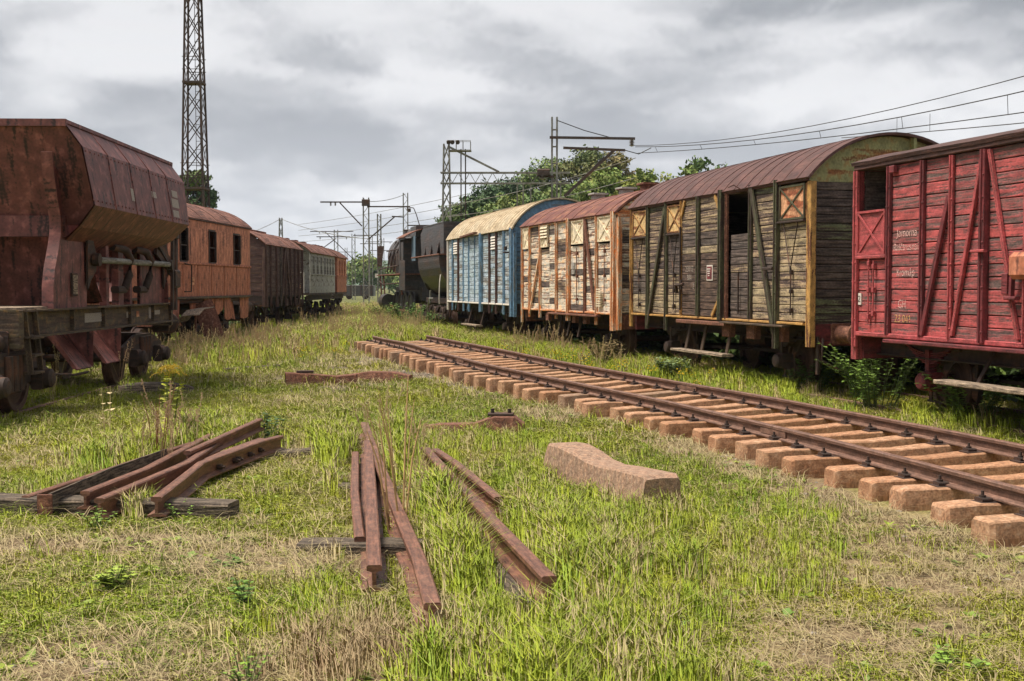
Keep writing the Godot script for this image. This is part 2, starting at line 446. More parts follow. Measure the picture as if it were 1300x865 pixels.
func make_ground() -> void:
	var mb := MB.new()
	var xs := PackedFloat32Array(); var zs := PackedFloat32Array()
	xs.append_array([-2600, -600, -120, -40]); zs.append_array([-80, -20, 0])
	var x := -26.0
	while x < 26.0: xs.push_back(x); x += 0.3
	xs.append_array([40, 120, 600, 2600])
	var z := 2.0
	while z < 30.0: zs.push_back(z); z += 0.22
	while z < 90.0: zs.push_back(z); z += 0.8
	zs.append_array([110, 160, 300, 800, 2000, 3600])
	var soil := Color(0.23, 0.165, 0.115); var straw := Color(0.34, 0.265, 0.15); var moss := Color(0.23, 0.28, 0.03); var grit := Color(0.16, 0.145, 0.13)
	for d in zs:
		for xx in xs:
			var near := d > 1.9 and d < 90.0 and absf(xx) < 26.5
			var c := Color(0.17, 0.19, 0.06)
			if near:
				var b := bare(xx, d)
				var q := pnoise.get_noise_2d(xx * 5.0 + 40.0, d * 5.0) * 0.5 + 0.5
				var sc := soil.lerp(straw, clampf(q * 1.6 - 0.3, 0, 1))
				if d > 20.0 and d < 34.0 and xx > -5.0 and xx < 0.5: sc = soil.lerp(grit, 0.75)
				c = moss.lerp(straw, 0.1 + 0.35 * q).lerp(sc, clampf(b * 1.3, 0.0, 1.0))
			mb.col = Color(c.r, c.g, c.b)
			mb.vert(Vector3(xx, gh(xx, d) if near else 0.0, -d), Vector3.UP, Vector2(xx, d))
	var nx := xs.size()
	for j in zs.size() - 1:
		for i in nx - 1:
			var a := j * nx + i
			mb.tri(a, a + 1, a + nx + 1); mb.tri(a, a + nx + 1, a + nx)
	tag(part(self, "ground", mb, M.soil), "grassy yard ground with worn bare soil patches", "ground", "", "structure")

# ------------------------------------------------------------------ standing tracks
func rail_prof(h: float, k := 1.0) -> PackedVector2Array:
	var hw := 0.034 * k; var fw := 0.06 * k; var ww := 0.009 * k
	return PackedVector2Array([Vector2(-fw, 0), Vector2(fw, 0), Vector2(fw, 0.011), Vector2(ww, 0.028), Vector2(ww, h - 0.042), Vector2(hw, h - 0.032), Vector2(hw, h - 0.008), Vector2(hw - 0.01, h), Vector2(-hw + 0.01, h), Vector2(-hw, h - 0.008), Vector2(-hw, h - 0.032), Vector2(-ww, h - 0.042), Vector2(-ww, 0.028), Vector2(-fw, 0.011)])
func standing_track(label: String, pts: PackedVector3Array, called: String) -> void:
	var t := thing(called, label, "track")
	tag(t, "", "", "", "structure")
	for s in [-0.75, 0.75]:
		var mb := MB.new()
		var p := PackedVector3Array()
		for k in pts.size():
			var dr := (pts[mini(k + 1, pts.size() - 1)] - pts[maxi(k - 1, 0)]).normalized()
			p.push_back(pts[k] + dr.cross(Vector3.UP) * s + Vector3(0, -0.09, 0))
		mb.sweep(rail_prof(0.14), p)
		part(t, "rail", mb, M.rail_steel)
func make_tracks() -> void:
	# right: the side face line is x = 9.25 - 0.26 d, the axis lies 1.4 m behind it
	standing_track("rusty track under the boxcars and the locomotive", PackedVector3Array([Vector3(10.6 - 0.26 * 4, 0, -4), Vector3(10.6 - 0.26 * 30, 0, -30), Vector3(10.6 - 0.26 * 70, 0, -70)]), "railway_track")
	standing_track("rusty track under the maroon hopper wagon", PackedVector3Array([Vector3(-7.15, 0, -5), Vector3(-7.51, 0, -17.2), Vector3(-7.9, 0, -30)]), "railway_track")
	standing_track("rusty track under the orange coach and the wagons behind it", PackedVector3Array([Vector3(-10.6, 0, -22), Vector3(-10.1, 0, -33), Vector3(-9.75, 0, -40), Vector3(-10.45, 0, -46), Vector3(-10.35, 0, -52), Vector3(-10.8, 0, -60), Vector3(-10.85, 0, -80)]), "railway_track")

# ------------------------------------------------------------------ far background
func leaf_crown(mb: MB, r: RandomNumberGenerator, lobes: Array, count: int, size: float, tones: Array) -> void:
	var tot := 0.0
	for l in lobes: tot += l[1].x * l[1].z
	for l in lobes:
		var ctr: Vector3 = l[0]; var rad: Vector3 = l[1]
		var tone: Color = tones[r.randi() % tones.size()]
		for k in int(count * rad.x * rad.z / tot):
			var d := Vector3(r.randfn(), r.randfn(), r.randfn()).normalized()
			var rr := pow(r.randf(), 0.4) * (0.75 + 0.35 * sin(d.x * 7.0 + ctr.x * 3.0) * sin(d.y * 6.0 + ctr.z))
			var p := ctr + d * rad * rr
			var nn := (d + Vector3(r.randfn(), r.randfn() + 0.5, r.randfn()) * 0.7).normalized()
			var e1 := nn.cross(Vector3(r.randfn(), r.randfn(), r.randfn())).normalized()
			var e2 := nn.cross(e1)
			var s := size * r.randf_range(0.55, 1.2)
			var g := r.randf_range(0.7, 1.3)
			mb.col = Color(tone.r * g * r.randf_range(0.85, 1.2), tone.g * g, tone.b * g)
			var i := mb.vert(p - e1 * s, nn, Vector2(0, 0)); mb.vert(p + e2 * s * 0.5, nn, Vector2(1, 0)); mb.vert(p + e1 * s, nn, Vector2(1, 1)); mb.vert(p - e2 * s * 0.5, nn, Vector2(0, 1))
			mb.tri(i, i + 1, i + 2); mb.tri(i, i + 2, i + 3)
	mb.col = Color(1, 1, 1)
func make_tree(label: String, at: Vector3, height: float, width: float, seed_: int, tones: Array, group: String, count := 16000, leaf := 0.21, low := 0.3) -> void:
	var r := RandomNumberGenerator.new()
	r.seed = seed_
	var t := thing("tree", label, "tree", at, 0.0, group)
	var tr := MB.new()
	var trunk_top := Vector3(r.randf_range(-0.3, 0.3), height * 0.72, r.randf_range(-0.3, 0.3))
	tr.pipe(PackedVector3Array([Vector3(0, -0.2, 0), Vector3(0.08, height * 0.3, 0.05), trunk_top]), height * 0.022, 8, PackedFloat32Array([1.3, 0.85, 0.3]))
	part(t, "trunk", tr, M.bark)
	var lobes := []
	var nl := 17
	for k in nl:
		var a := TAU * k * 0.382
		var yy := lerpf(low, 0.93, float(k) / (nl - 1))
		var wid := width * 0.5 * sqrt(maxf(0.06, 1.0 - pow((yy - 0.5) / 0.52, 2.0)))
		var rr := wid * r.randf_range(0.35, 0.72)
		var c := Vector3(cos(a) * rr, height * yy, sin(a) * rr)
		var lr := width * r.randf_range(0.2, 0.3)
		lobes.push_back([c, Vector3(lr, lr * r.randf_range(0.6, 0.85), lr)])
		var lb := MB.new()
		var st := Vector3(0.05, height * maxf(0.22, yy - 0.22), 0.0)
		lb.pipe(PackedVector3Array([st, st.lerp(c, 0.5) + Vector3(0, height * 0.02, 0), c]), height * 0.008, 5, PackedFloat32Array([1.2, 0.8, 0.3]))
		part(t, "limb", lb, M.bark)
	var cr := MB.new()
	leaf_crown(cr, r, lobes, count, leaf, tones)
	part(t, "crown", cr, M.leaf)
func make_background() -> void:
	# hills on the horizon
	for a in [["hills", 2600.0, 300.0, -60.0, 95.0, 7], ["hills", 1700.0, -620.0, 30.0, 42.0, 8]]:
		var f := FastNoiseLite.new(); f.seed = a[5]; f.frequency = 0.0016
		var mb := MB.new()
		var b := 0
		for j in 7:
			for i in 81:
				var x: float = (i - 40) * 60.0 + a[2]
				var q := j / 6.0
				var hh: float = a[4] * sin(q * PI * 0.5) * (0.65 + 0.6 * f.get_noise_1d(x) + 0.12 * f.get_noise_2d(x * 6.0, j * 90.0))
				mb.vert(Vector3(x, hh - 1.0, -a[1] - q * 500.0), Vector3(0, 0.7, 0.7), Vector2(x, q))
		for j in 6:
			for i in 80:
				var k := b + j * 81 + i
				mb.tri(k, k + 1, k + 82); mb.tri(k, k + 82, k + 81)
		tag(part(self, "hills", mb, M.hill_green), "hazy blue-green hill on the horizon behind the masts" if a[5] == 7 else "low wooded rise far behind the yard", "hills", "", "structure")
	var dk := [Color(0.06, 0.11, 0.03), Color(0.09, 0.14, 0.03), Color(0.05, 0.1, 0.035)]
	var md := [Color(0.12, 0.18, 0.04), Color(0.15, 0.2, 0.04), Color(0.08, 0.14, 0.03)]
	var yl := [Color(0.15, 0.21, 0.035), Color(0.2, 0.23, 0.04), Color(0.11, 0.17, 0.03)]
	var au := [Color(0.15, 0.16, 0.045), Color(0.11, 0.15, 0.04), Color(0.18, 0.155, 0.05)]
	var gr := "trees behind the boxcars"
	make_tree("dark green tree right behind the lattice gantry tower", Vector3(-4.4, 0, -118), 10.0, 7.5, 101, dk, gr)
	make_tree("dark green tree with a rounded crown above the tender", Vector3(-1.2, 0, -122), 12.4, 8.5, 102, dk, gr)
	make_tree("tall green tree behind the blue boxcar's roof", Vector3(2.6, 0, -126), 14.6, 9.0, 103, md, gr)
	make_tree("tall tree turning brown at its top behind the double mast", Vector3(6.4, 0, -124), 15.6, 9.0, 104, au, gr)
	make_tree("brown-green tree behind the horizontal mast arm", Vector3(9.4, 0, -122), 15.0, 8.0, 105, au, gr)
	make_tree("yellow-green tree under the slanted mast strut", Vector3(8.0, 0, -112), 12.0, 8.0, 106, yl, gr)
	make_tree("bright yellow-green tree at the right end of the wood", Vector3(11.2, 0, -110), 12.2, 6.5, 107, yl, gr)
	make_tree("mid green tree low behind the roof of the blue boxcar", Vector3(3.4, 0, -106), 10.0, 8.0, 108, md, gr)
	make_tree("leafy tree low behind the gantry's lattice beam", Vector3(-0.6, 0, -108), 9.0, 8.0, 109, md, gr)
	make_tree("thin sparse tree at the wood's edge near the lamp bell", Vector3(14.0, 0, -118), 12.6, 5.0, 110, yl, gr, 900, 0.26)
	make_tree("small fresh green tree above the brown boxcar's roof", Vector3(15.9, 0, -108), 13.4, 4.2, 111, md, gr, 2200, 0.26, 0.45)
	make_tree("fresh green tree beside the small one above the brown roof", Vector3(18.2, 0, -112), 13.0, 4.5, 112, md, gr, 1500, 0.26, 0.45)
	make_tree("dark tree behind the tall lattice tower", Vector3(-25.6, 0, -98), 11.0, 4.6, 113, dk, "trees behind the orange coach")
	make_tree("round grey-green tree in the distance between the trains", Vector3(-36.0, 0, -300), 8.6, 13.0, 114, md, "distant trees", 2600, 0.55, 0.35)
	make_tree("low distant tree right of the tall catenary mast", Vector3(-33.0, 0, -330), 7.0, 12.0, 115, md, "distant trees", 2000, 0.55, 0.35)
	make_tree("low distant bushy tree beside the locomotive's front", Vector3(-26.0, 0, -300), 5.6, 11.0, 116, md, "distant trees", 1800, 0.55, 0.3)
	# a low dark wagon and a fence far down the lane
	var w := thing("flat_wagon", "dark low wagon standing far away between the trains", "wagon", Vector3(-23.5, 0, -170))
	var mb := MB.new(); mb.box(Vector3(0, 1.2, 0), Vector3(9.0, 1.5, 2.6), 0.04); part(w, "body", mb, M.loco_black)
	for k in 4:
		mb = MB.new(); mb.lathe(PackedVector2Array([Vector2(0, 0.06), Vector2(0.45, 0.06), Vector2(0.45, -0.06), Vector2(0, -0.06)]), Vector3(-3.4 + 2.25 * k, 0.45, 0.9), Vector3(0, 0, 1), 14); part(w, "wheel", mb, M.running_gear)
	for k in 7:
		mb = MB.new(); mb.box(Vector3(-4.2 + 1.4 * k, 1.3, 1.34), Vector3(0.12, 1.4, 0.08)); part(w, "stake", mb, M.running_gear)

# ------------------------------------------------------------------ running gear
func wheel_mesh(r: float) -> ArrayMesh:
	var mb := MB.new()
	mb.lathe(PackedVector2Array([Vector2(0.0, 0.10), Vector2(0.09, 0.10), Vector2(0.10, 0.04), Vector2(r * 0.78, 0.02), Vector2(r * 0.80, 0.06), Vector2(r - 0.01, 0.065), Vector2(r, 0.055), Vector2(r + 0.004, -0.05), Vector2(r + 0.03, -0.06), Vector2(r + 0.03, -0.085), Vector2(r * 0.8, -0.075), Vector2(r * 0.78, -0.02), Vector2(0.1, -0.04), Vector2(0.0, -0.08)]), Vector3.ZERO, Vector3(0, 0, 1), 28)
	return mb.mesh()
func axle_set(w: Node3D, x: float, zc: float, mat: Material, r := 0.47, guards := true, both := true) -> void:
	var y := r + 0.05
	var ws := MB.new()
	ws.tube(Vector3(x, y, zc - 1.0), Vector3(x, y, zc + 1.0), 0.07, 10)
	var ax := part(w, "wheelset", ws, M.running_gear)
	var wm := wheel_mesh(r)
	for s in [1, -1]:
		var o := part(ax, "wheel", wm, M.wheel_steel)
		o.position = Vector3(x, y, zc + 0.72 * s)
		if s < 0: o.rotation.y = PI
	if not guards: return
	for s in ([1, -1] if both else [1]):
		var z: float = zc + s * 1.0
		var mb := MB.new()
		# W-iron plate
		mb.plate(PackedVector2Array([Vector2(-0.55, 1.0), Vector2(0.55, 1.0), Vector2(0.2, 0.62), Vector2(0.2, 0.26), Vector2(0.13, 0.26), Vector2(0.13, 0.75), Vector2(-0.13, 0.75), Vector2(-0.13, 0.26), Vector2(-0.2, 0.26), Vector2(-0.2, 0.62)]), Vector3(x, 0, z - 0.05 * s), Vector3(1, 0, 0), Vector3(0, 1, 0), 0.016)
		mb.bar(Vector3(x - 0.22, 0.25, z - 0.05 * s), Vector3(x + 0.22, 0.25, z - 0.05 * s), 0.05, 0.025)
		part(w, "axle_guard", mb, M.running_gear)
		mb = MB.new()
		mb.box(Vector3(x, y, z + 0.05 * s), Vector3(0.24, 0.25, 0.2), 0.03)
		mb.lathe(PackedVector2Array([Vector2(0.115, 0.0), Vector2(0.115, 0.06), Vector2(0.09, 0.085), Vector2(0, 0.09)]), Vector3(x, y, z + 0.15 * s), Vector3(0, 0, s), 14)
		part(w, "axle_box", mb, mat)
		mb = MB.new()
		for k in 6:
			var hl := 0.52 - 0.075 * k
			var p := PackedVector3Array()
			for q in 7:
				var u := lerpf(-hl, hl, q / 6.0)
				p.push_back(Vector3(x + u, y + 0.36 - 0.024 * k + 0.34 * u * u, z + 0.06 * s))
			mb.sweep(mb.rect(0.09, 0.018), p)
		mb.box(Vector3(x, y + 0.27, z + 0.06 * s), Vector3(0.09, 0.28, 0.12))
		part(w, "leaf_spring", mb, mat)
		mb = MB.new()
		for q in [-0.55, 0.55]:
			mb.bar(Vector3(x + q, y + 0.44, z + 0.06 * s), Vector3(x + q * 1.12, 1.02, z + 0.04 * s), 0.04, 0.04)
			mb.box(Vector3(x + q * 1.12, 0.98, z + 0.04 * s), Vector3(0.12, 0.1, 0.12), 0.02)
		part(w, "spring_hanger", mb, M.running_gear)
func brake_gear(w: Node3D, x0: float, x1: float, zc: float) -> void:
	var mb := MB.new()
	mb.bar(Vector3(x0, 0.55, zc + 0.45), Vector3(x1, 0.62, zc + 0.45), 0.03, 0.05)
	mb.bar(Vector3(x0, 0.5, zc - 0.3), Vector3(x1, 0.5, zc - 0.3), 0.03, 0.05)
	mb.tube(Vector3((x0 + x1) * 0.5, 0.62, zc - 1.1), Vector3((x0 + x1) * 0.5, 0.62, zc + 1.1), 0.035, 8)
	part(w, "brake_rod", mb, M.running_gear)
	for x in [x0, x1]:
		mb = MB.new()
		var s: float = -1.0 if x == x0 else 1.0
		mb.plate(PackedVector2Array([Vector2(0.0, 0.28), Vector2(0.1 * s, 0.34), Vector2(0.12 * s, 0.55), Vector2(0.1 * s, 0.72), Vector2(0.0, 0.78), Vector2(-0.05 * s, 0.53)]), Vector3(x + 0.05 * s, 0, zc + 0.72), Vector3(1, 0, 0), Vector3(0, 1, 0), 0.08)
		mb.bar(Vector3(x, 0.6, zc + 0.8), Vector3(x - 0.05 * s, 1.05, zc + 0.8), 0.03, 0.05, Vector3(1, 0, 0))
		part(w, "brake_shoe", mb, M.running_gear)
	mb = MB.new()
	mb.tube(Vector3((x0 + x1) * 0.5 - 0.5, 0.78, zc + 0.2), Vector3((x0 + x1) * 0.5 + 0.35, 0.78, zc + 0.2), 0.19, 16)
	part(w, "brake_cylinder", mb, M.running_gear)
func buffers(w: Node3D, x: float, s: float, zc: float, mat: Material, reach := 0.55) -> void:
	for q in [0.86, -0.86]:
		var mb := MB.new()
		mb.box(Vector3(x + 0.03 * s, 1.02, zc + q), Vector3(0.05, 0.32, 0.32), 0.02)
		mb.lathe(PackedVector2Array([Vector2(0.13, 0.0), Vector2(0.115, reach - 0.15), Vector2(0.08, reach - 0.14), Vector2(0.075, reach - 0.04), Vector2(0.21, reach - 0.02), Vector2(0.215, reach + 0.02), Vector2(0.15, reach + 0.045), Vector2(0, reach + 0.055)]), Vector3(x + 0.05 * s, 1.02, zc + q), Vector3(s, 0, 0), 18)
		part(w, "buffer", mb, mat)
	var h := MB.new()
	h.bar(Vector3(x, 1.02, zc), Vector3(x + 0.3 * s, 1.02, zc), 0.05, 0.08)
	h.pipe(PackedVector3Array([Vector3(x + 0.3 * s, 1.02, zc), Vector3(x + 0.36 * s, 1.09, zc), Vector3(x + 0.32 * s, 1.14, zc)]), 0.025)
	h.pipe(PackedVector3Array([Vector3(x + 0.22 * s, 1.0, zc + 0.05), Vector3(x + 0.26 * s, 0.8, zc + 0.05), Vector3(x + 0.2 * s, 0.62, zc + 0.05)]), 0.02)
	part(w, "coupling", h, M.running_gear)

# ------------------------------------------------------------------ boxcar pieces
func plank(w: Node, a: Vector3, b: Vector3, hgt: float, th: float, nrm: Vector3, mat: Material, called := "plank") -> void:
	var mb := MB.new()
	var g := R.randf_range(0.9, 1.1)
	mb.col = Color(g * R.randf_range(0.96, 1.04), g, g * R.randf_range(0.95, 1.04))
	mb.off = Vector2(R.randf() * 7.0, R.randf() * 3.0)
	var j := nrm * R.randf_range(-0.004, 0.004)
	var jy := Vector3(0, R.randf_range(-0.003, 0.003), 0)
	var hh := hgt - 0.009
	# w across = t x up
	var a2 := a + j + jy; var b2 := b + j - jy
	var prof := PackedVector2Array([Vector2(-th * 0.5, -hh * 0.5), Vector2(th * 0.5, -hh * 0.5), Vector2(th * 0.5, hh * 0.5), Vector2(-th * 0.5, hh * 0.5)])
	var s := (b - a).normalized().cross(Vector3.UP)
	var sg := 1.0 if s.dot(nrm) > 0.0 else -1.0
	var c := 0.008
	if sg > 0.0: prof = PackedVector2Array([Vector2(-th * 0.5, -hh * 0.5), Vector2(th * 0.5 - c, -hh * 0.5), Vector2(th * 0.5, -hh * 0.5 + c), Vector2(th * 0.5, hh * 0.5 - c), Vector2(th * 0.5 - c, hh * 0.5), Vector2(-th * 0.5, hh * 0.5)])
	else: prof = PackedVector2Array([Vector2(th * 0.5, hh * 0.5), Vector2(-th * 0.5 + c, hh * 0.5), Vector2(-th * 0.5, hh * 0.5 - c), Vector2(-th * 0.5, -hh * 0.5 + c), Vector2(-th * 0.5 + c, -hh * 0.5), Vector2(th * 0.5, -hh * 0.5)])
	mb.sweep(prof, PackedVector3Array([a2, b2]))
	part(w, called, mb, mat)
func plank_wall(w: Node, x0: float, x1: float, y0: float, y1: float, z: float, rows: int, pick: Callable, bay: int, called := "plank") -> void:
	var h := (y1 - y0) / rows
	for k in rows:
		var y := y0 + h * (k + 0.5)
		plank(w, Vector3(x0 + 0.004, y, z), Vector3(x1 - 0.004, y, z), h, 0.035, Vector3(0, 0, 1), pick.call(bay, k, rows), called)
func post(w: Node, x: float, y0: float, y1: float, wid: float, mat: Material, called := "post", depth := 0.05, z := 0.045) -> void:
	# an upright channel standing proud of the boards, with rivets
	var mb := MB.new()
	mb.off = Vector2(R.randf() * 5.0, R.randf())
	mb.bar(Vector3(x, y0, z), Vector3(x, y1, z), wid, depth, Vector3(0, 0, 1), 0.006)
	mb.bar(Vector3(x, y0, z + depth * 0.5 + 0.008), Vector3(x, y1, z + depth * 0.5 + 0.008), wid * 0.28, 0.02, Vector3(0, 0, 1))
	var y := y0 + 0.12
	while y < y1 - 0.08:
		for s in [-0.33, 0.33]:
			mb.lathe(PackedVector2Array([Vector2(0.014, 0), Vector2(0.01, 0.01), Vector2(0, 0.013)]), Vector3(x + wid * s, y, z + depth * 0.5), Vector3(0, 0, 1), 6)
		y += 0.26
	part(w, called, mb, mat)
func brace(w: Node, a: Vector2, b: Vector2, wid: float, mat: Material, z := 0.06, called := "diagonal_brace") -> void:
	var mb := MB.new()
	mb.off = Vector2(R.randf() * 5.0, R.randf())
	mb.bar(Vector3(a.x, a.y, z), Vector3(b.x, b.y, z), wid, 0.045, Vector3(0, 0, 1), 0.005)
	part(w, called, mb, mat)
func xpanel(w: Node, x0: float, x1: float, y0: float, y1: float, mat: Material, rim: Material, called := "ventilator_flap") -> void:
	var mb := MB.new()
	mb.off = Vector2(R.randf() * 5.0, R.randf())
	mb.box(Vector3((x0 + x1) * 0.5, (y0 + y1) * 0.5, 0.025), Vector3(x1 - x0, y1 - y0, 0.03), 0.006)
	var o := part(w, called, mb, mat)
	mb = MB.new()
	var t := 0.03
	mb.bar(Vector3(x0, y0 + t * 0.5, 0.05), Vector3(x1, y0 + t * 0.5, 0.05), 0.03, t); mb.bar(Vector3(x0, y1 - t * 0.5, 0.05), Vector3(x1, y1 - t * 0.5, 0.05), 0.03, t)
	mb.bar(Vector3(x0 + t * 0.5, y0 + t, 0.05), Vector3(x0 + t * 0.5, y1 - t, 0.05), t, 0.03, Vector3(0, 0, 1)); mb.bar(Vector3(x1 - t * 0.5, y0 + t, 0.05), Vector3(x1 - t * 0.5, y1 - t, 0.05), t, 0.03, Vector3(0, 0, 1))
	part(o, "frame", mb, rim)
	for s in [0, 1]:
		mb = MB.new()
		var zz: float = 0.048 + 0.012 * s
		mb.bar(Vector3(x0 + t, (y0 + t) if s == 0 else (y1 - t), zz), Vector3(x1 - t, (y1 - t) if s == 0 else (y0 + t), zz), 0.028, 0.012, Vector3(0, 0, 1))
		part(o, "cross_rib", mb, rim)
func barrel_roof(w: Node3D, L: float, W: float, y: float, rise: float, mat: Material, over := 0.09, th := 0.03, seams := 0, called := "roof") -> MeshInstance3D:
	var hw := W * 0.5 + over
	var rad := (hw * hw + rise * rise) / (2.0 * rise)
	var a0 := asin(clampf(hw / rad, -1, 1))
	var pr := PackedVector2Array()
	var k := 22
	for i in k + 1:
		var a := lerpf(a0, -a0, float(i) / k)
		pr.push_back(Vector2(sin(a) * rad, y + rise - rad + cos(a) * rad))
	for i in k + 1:
		var a := lerpf(-a0, a0, float(i) / k)
		pr.push_back(Vector2(sin(a) * (rad - th), y + rise - rad + cos(a) * (rad - th)))
	var mb := MB.new()
	var path := PackedVector3Array()
	var nseg := 14
	for i in nseg + 1:
		var q := float(i) / nseg
		path.push_back(Vector3(-over + (L + 2 * over) * q, R.randf_range(-0.006, 0.006), -W * 0.5))
	mb.sweep(pr, path, Vector3.UP, true, false)
	var o := part(w, called, mb, mat)
	for s in seams:
		var sb := MB.new()
		var x := L * (s + 0.5) / seams
		var p2 := PackedVector2Array(); 
		for i in k + 1:
			var a := lerpf(a0, -a0, float(i) / k)
			p2.push_back(Vector2(sin(a) * (rad + 0.009), y + rise - rad + cos(a) * (rad + 0.009)))
		for i in k + 1:
			var a := lerpf(-a0, a0, float(i) / k)
			p2.push_back(Vector2(sin(a) * (rad - 0.004), y + rise - rad + cos(a) * (rad - 0.004)))
		sb.sweep(p2, PackedVector3Array([Vector3(x - 0.018, 0, -W * 0.5), Vector3(x + 0.018, 0, -W * 0.5)]))
		part(o, "seam", sb, mat)
	return o
func gable(w: Node3D, x: float, s: float, W: float, y0: float, y: float, rise: float, mat: Material) -> void:
	var hw := W * 0.5
	var rad := (hw * hw + rise * rise) / (2.0 * rise)
	var a0 := asin(clampf(hw / rad, -1, 1))
	var p := PackedVector2Array([Vector2(-hw, y0), Vector2(hw, y0)])
	for i in 17:
		var a := lerpf(a0, -a0, i / 16.0)
		p.push_back(Vector2(sin(a) * rad, y + rise - rad + cos(a) * rad - 0.012))
	var mb := MB.new()
	mb.plate(p, Vector3(x, 0, -hw), Vector3(0, 0, 1), Vector3(0, 1, 0), 0.03)
	part(w, "gable", mb, mat)
func carcass(w: Node3D, L: float, W: float, y0: float, y1: float, inner: Material, near_end: float, sole_mat: Material) -> void:
	# floor, far side wall, far end wall, sole bars and headstocks
	var mb := MB.new()
	mb.box(Vector3(L * 0.5, y0 - 0.03, -W * 0.5), Vector3(L, 0.06, W - 0.04)); part(w, "floor", mb, inner)
	mb = MB.new(); mb.box(Vector3(L * 0.5, (y0 + y1) * 0.5, -W + 0.02), Vector3(L, y1 - y0, 0.05)); part(w, "rear_side", mb, inner)
	var xe := 0.05 if near_end > 0.0 else L - 0.05
	mb = MB.new(); mb.box(Vector3(xe, (y0 + y1) * 0.5, -W * 0.5), Vector3(0.04, y1 - y0, W - 0.1)); part(w, "rear_end", mb, inner)
	mb = MB.new(); mb.box(Vector3(L - xe, (y0 + y1) * 0.5, -W * 0.5), Vector3(0.03, y1 - y0, W - 0.16)); part(w, "end_lining", mb, inner)
	mb = MB.new(); mb.box(Vector3(L * 0.5, y1 + 0.02, -W * 0.5), Vector3(L - 0.1, 0.02, W - 0.12)); part(w, "ceiling_lining", mb, inner)
	for z in [-0.34, -W + 0.34]:
		mb = MB.new()
		mb.box(Vector3(L * 0.5, y0 - 0.19, z), Vector3(L - 0.1, 0.24, 0.02))
		mb.box(Vector3(L * 0.5, y0 - 0.075, z + 0.04), Vector3(L - 0.1, 0.018, 0.08)); mb.box(Vector3(L * 0.5, y0 - 0.305, z + 0.04), Vector3(L - 0.1, 0.018, 0.08))
		part(w, "sole_bar", mb, M.running_gear)
	for x in [0.04, L - 0.04]:
		mb = MB.new(); mb.box(Vector3(x, y0 - 0.2, -W * 0.5), Vector3(0.1, 0.34, W - 0.12), 0.01); part(w, "headstock", mb, sole_mat)
	for k in 5:
		mb = MB.new(); mb.box(Vector3(L * (0.2 + 0.15 * k), y0 - 0.16, -W * 0.5), Vector3(0.1, 0.18, W - 0.8)); part(w, "cross_member", mb, M.running_gear)
func end_wall(w: Node3D, x: float, s: float, W: float, y0: float, y1: float, rows: int, pick: Callable) -> void:
	var h := (y1 - y0) / rows
	for k in rows:
		plank(w, Vector3(x, y0 + h * (k + 0.5), -W + 0.06), Vector3(x, y0 + h * (k + 0.5), -0.06), h, 0.035, Vector3(s, 0, 0), pick.call(9, k, rows), "end_plank")
	for z in [-0.02, -W + 0.02]:
		var mb := MB.new(); mb.off = Vector2(R.randf() * 4.0, 0)
		mb.bar(Vector3(x + 0.03 * s, y0 - 0.38, z), Vector3(x + 0.03 * s, y1, z), 0.1, 0.14, Vector3(1, 0, 0), 0.008)
		part(w, "corner_post", mb, M.ochre_steel if w.get_meta("style", "") == "brown" else (M.red_steel if w.get_meta("style", "") == "red" else (M.blue_steel if w.get_meta("style", "") == "blue" else (M.cream_rusty_steel if w.get_meta("style", "") == "cream" else M.brown_board))))
func hinge_rod(w: Node, x: float, y0: float, y1: float, mat: Material) -> void:
	var mb := MB.new()
	mb.pipe(PackedVector3Array([Vector3(x, y0, 0.06), Vector3(x, y1, 0.06)]), 0.012, 6)
	for q in 3: mb.box(Vector3(x, lerpf(y0, y1, 0.1 + 0.4 * q), 0.05), Vector3(0.05, 0.07, 0.05), 0.01)
	part(w, "latch_rod", mb, mat)
func lettering(w: Node3D, s: String, x: float, y: float, z: float, size: float, mat: Material, bold := false) -> void:
	var tm := TextMesh.new()
	var f := SystemFont.new()
	f.font_names = PackedStringArray(["Droid Sans"])
	tm.font = f
	tm.text = s
	tm.font_size = 32
	tm.pixel_size = size / 32.0
	tm.depth = 0.004
	tm.curve_step = 2.0
	var o := part(w, "lettering", tm, mat)
	o.position = Vector3(x, y, z)

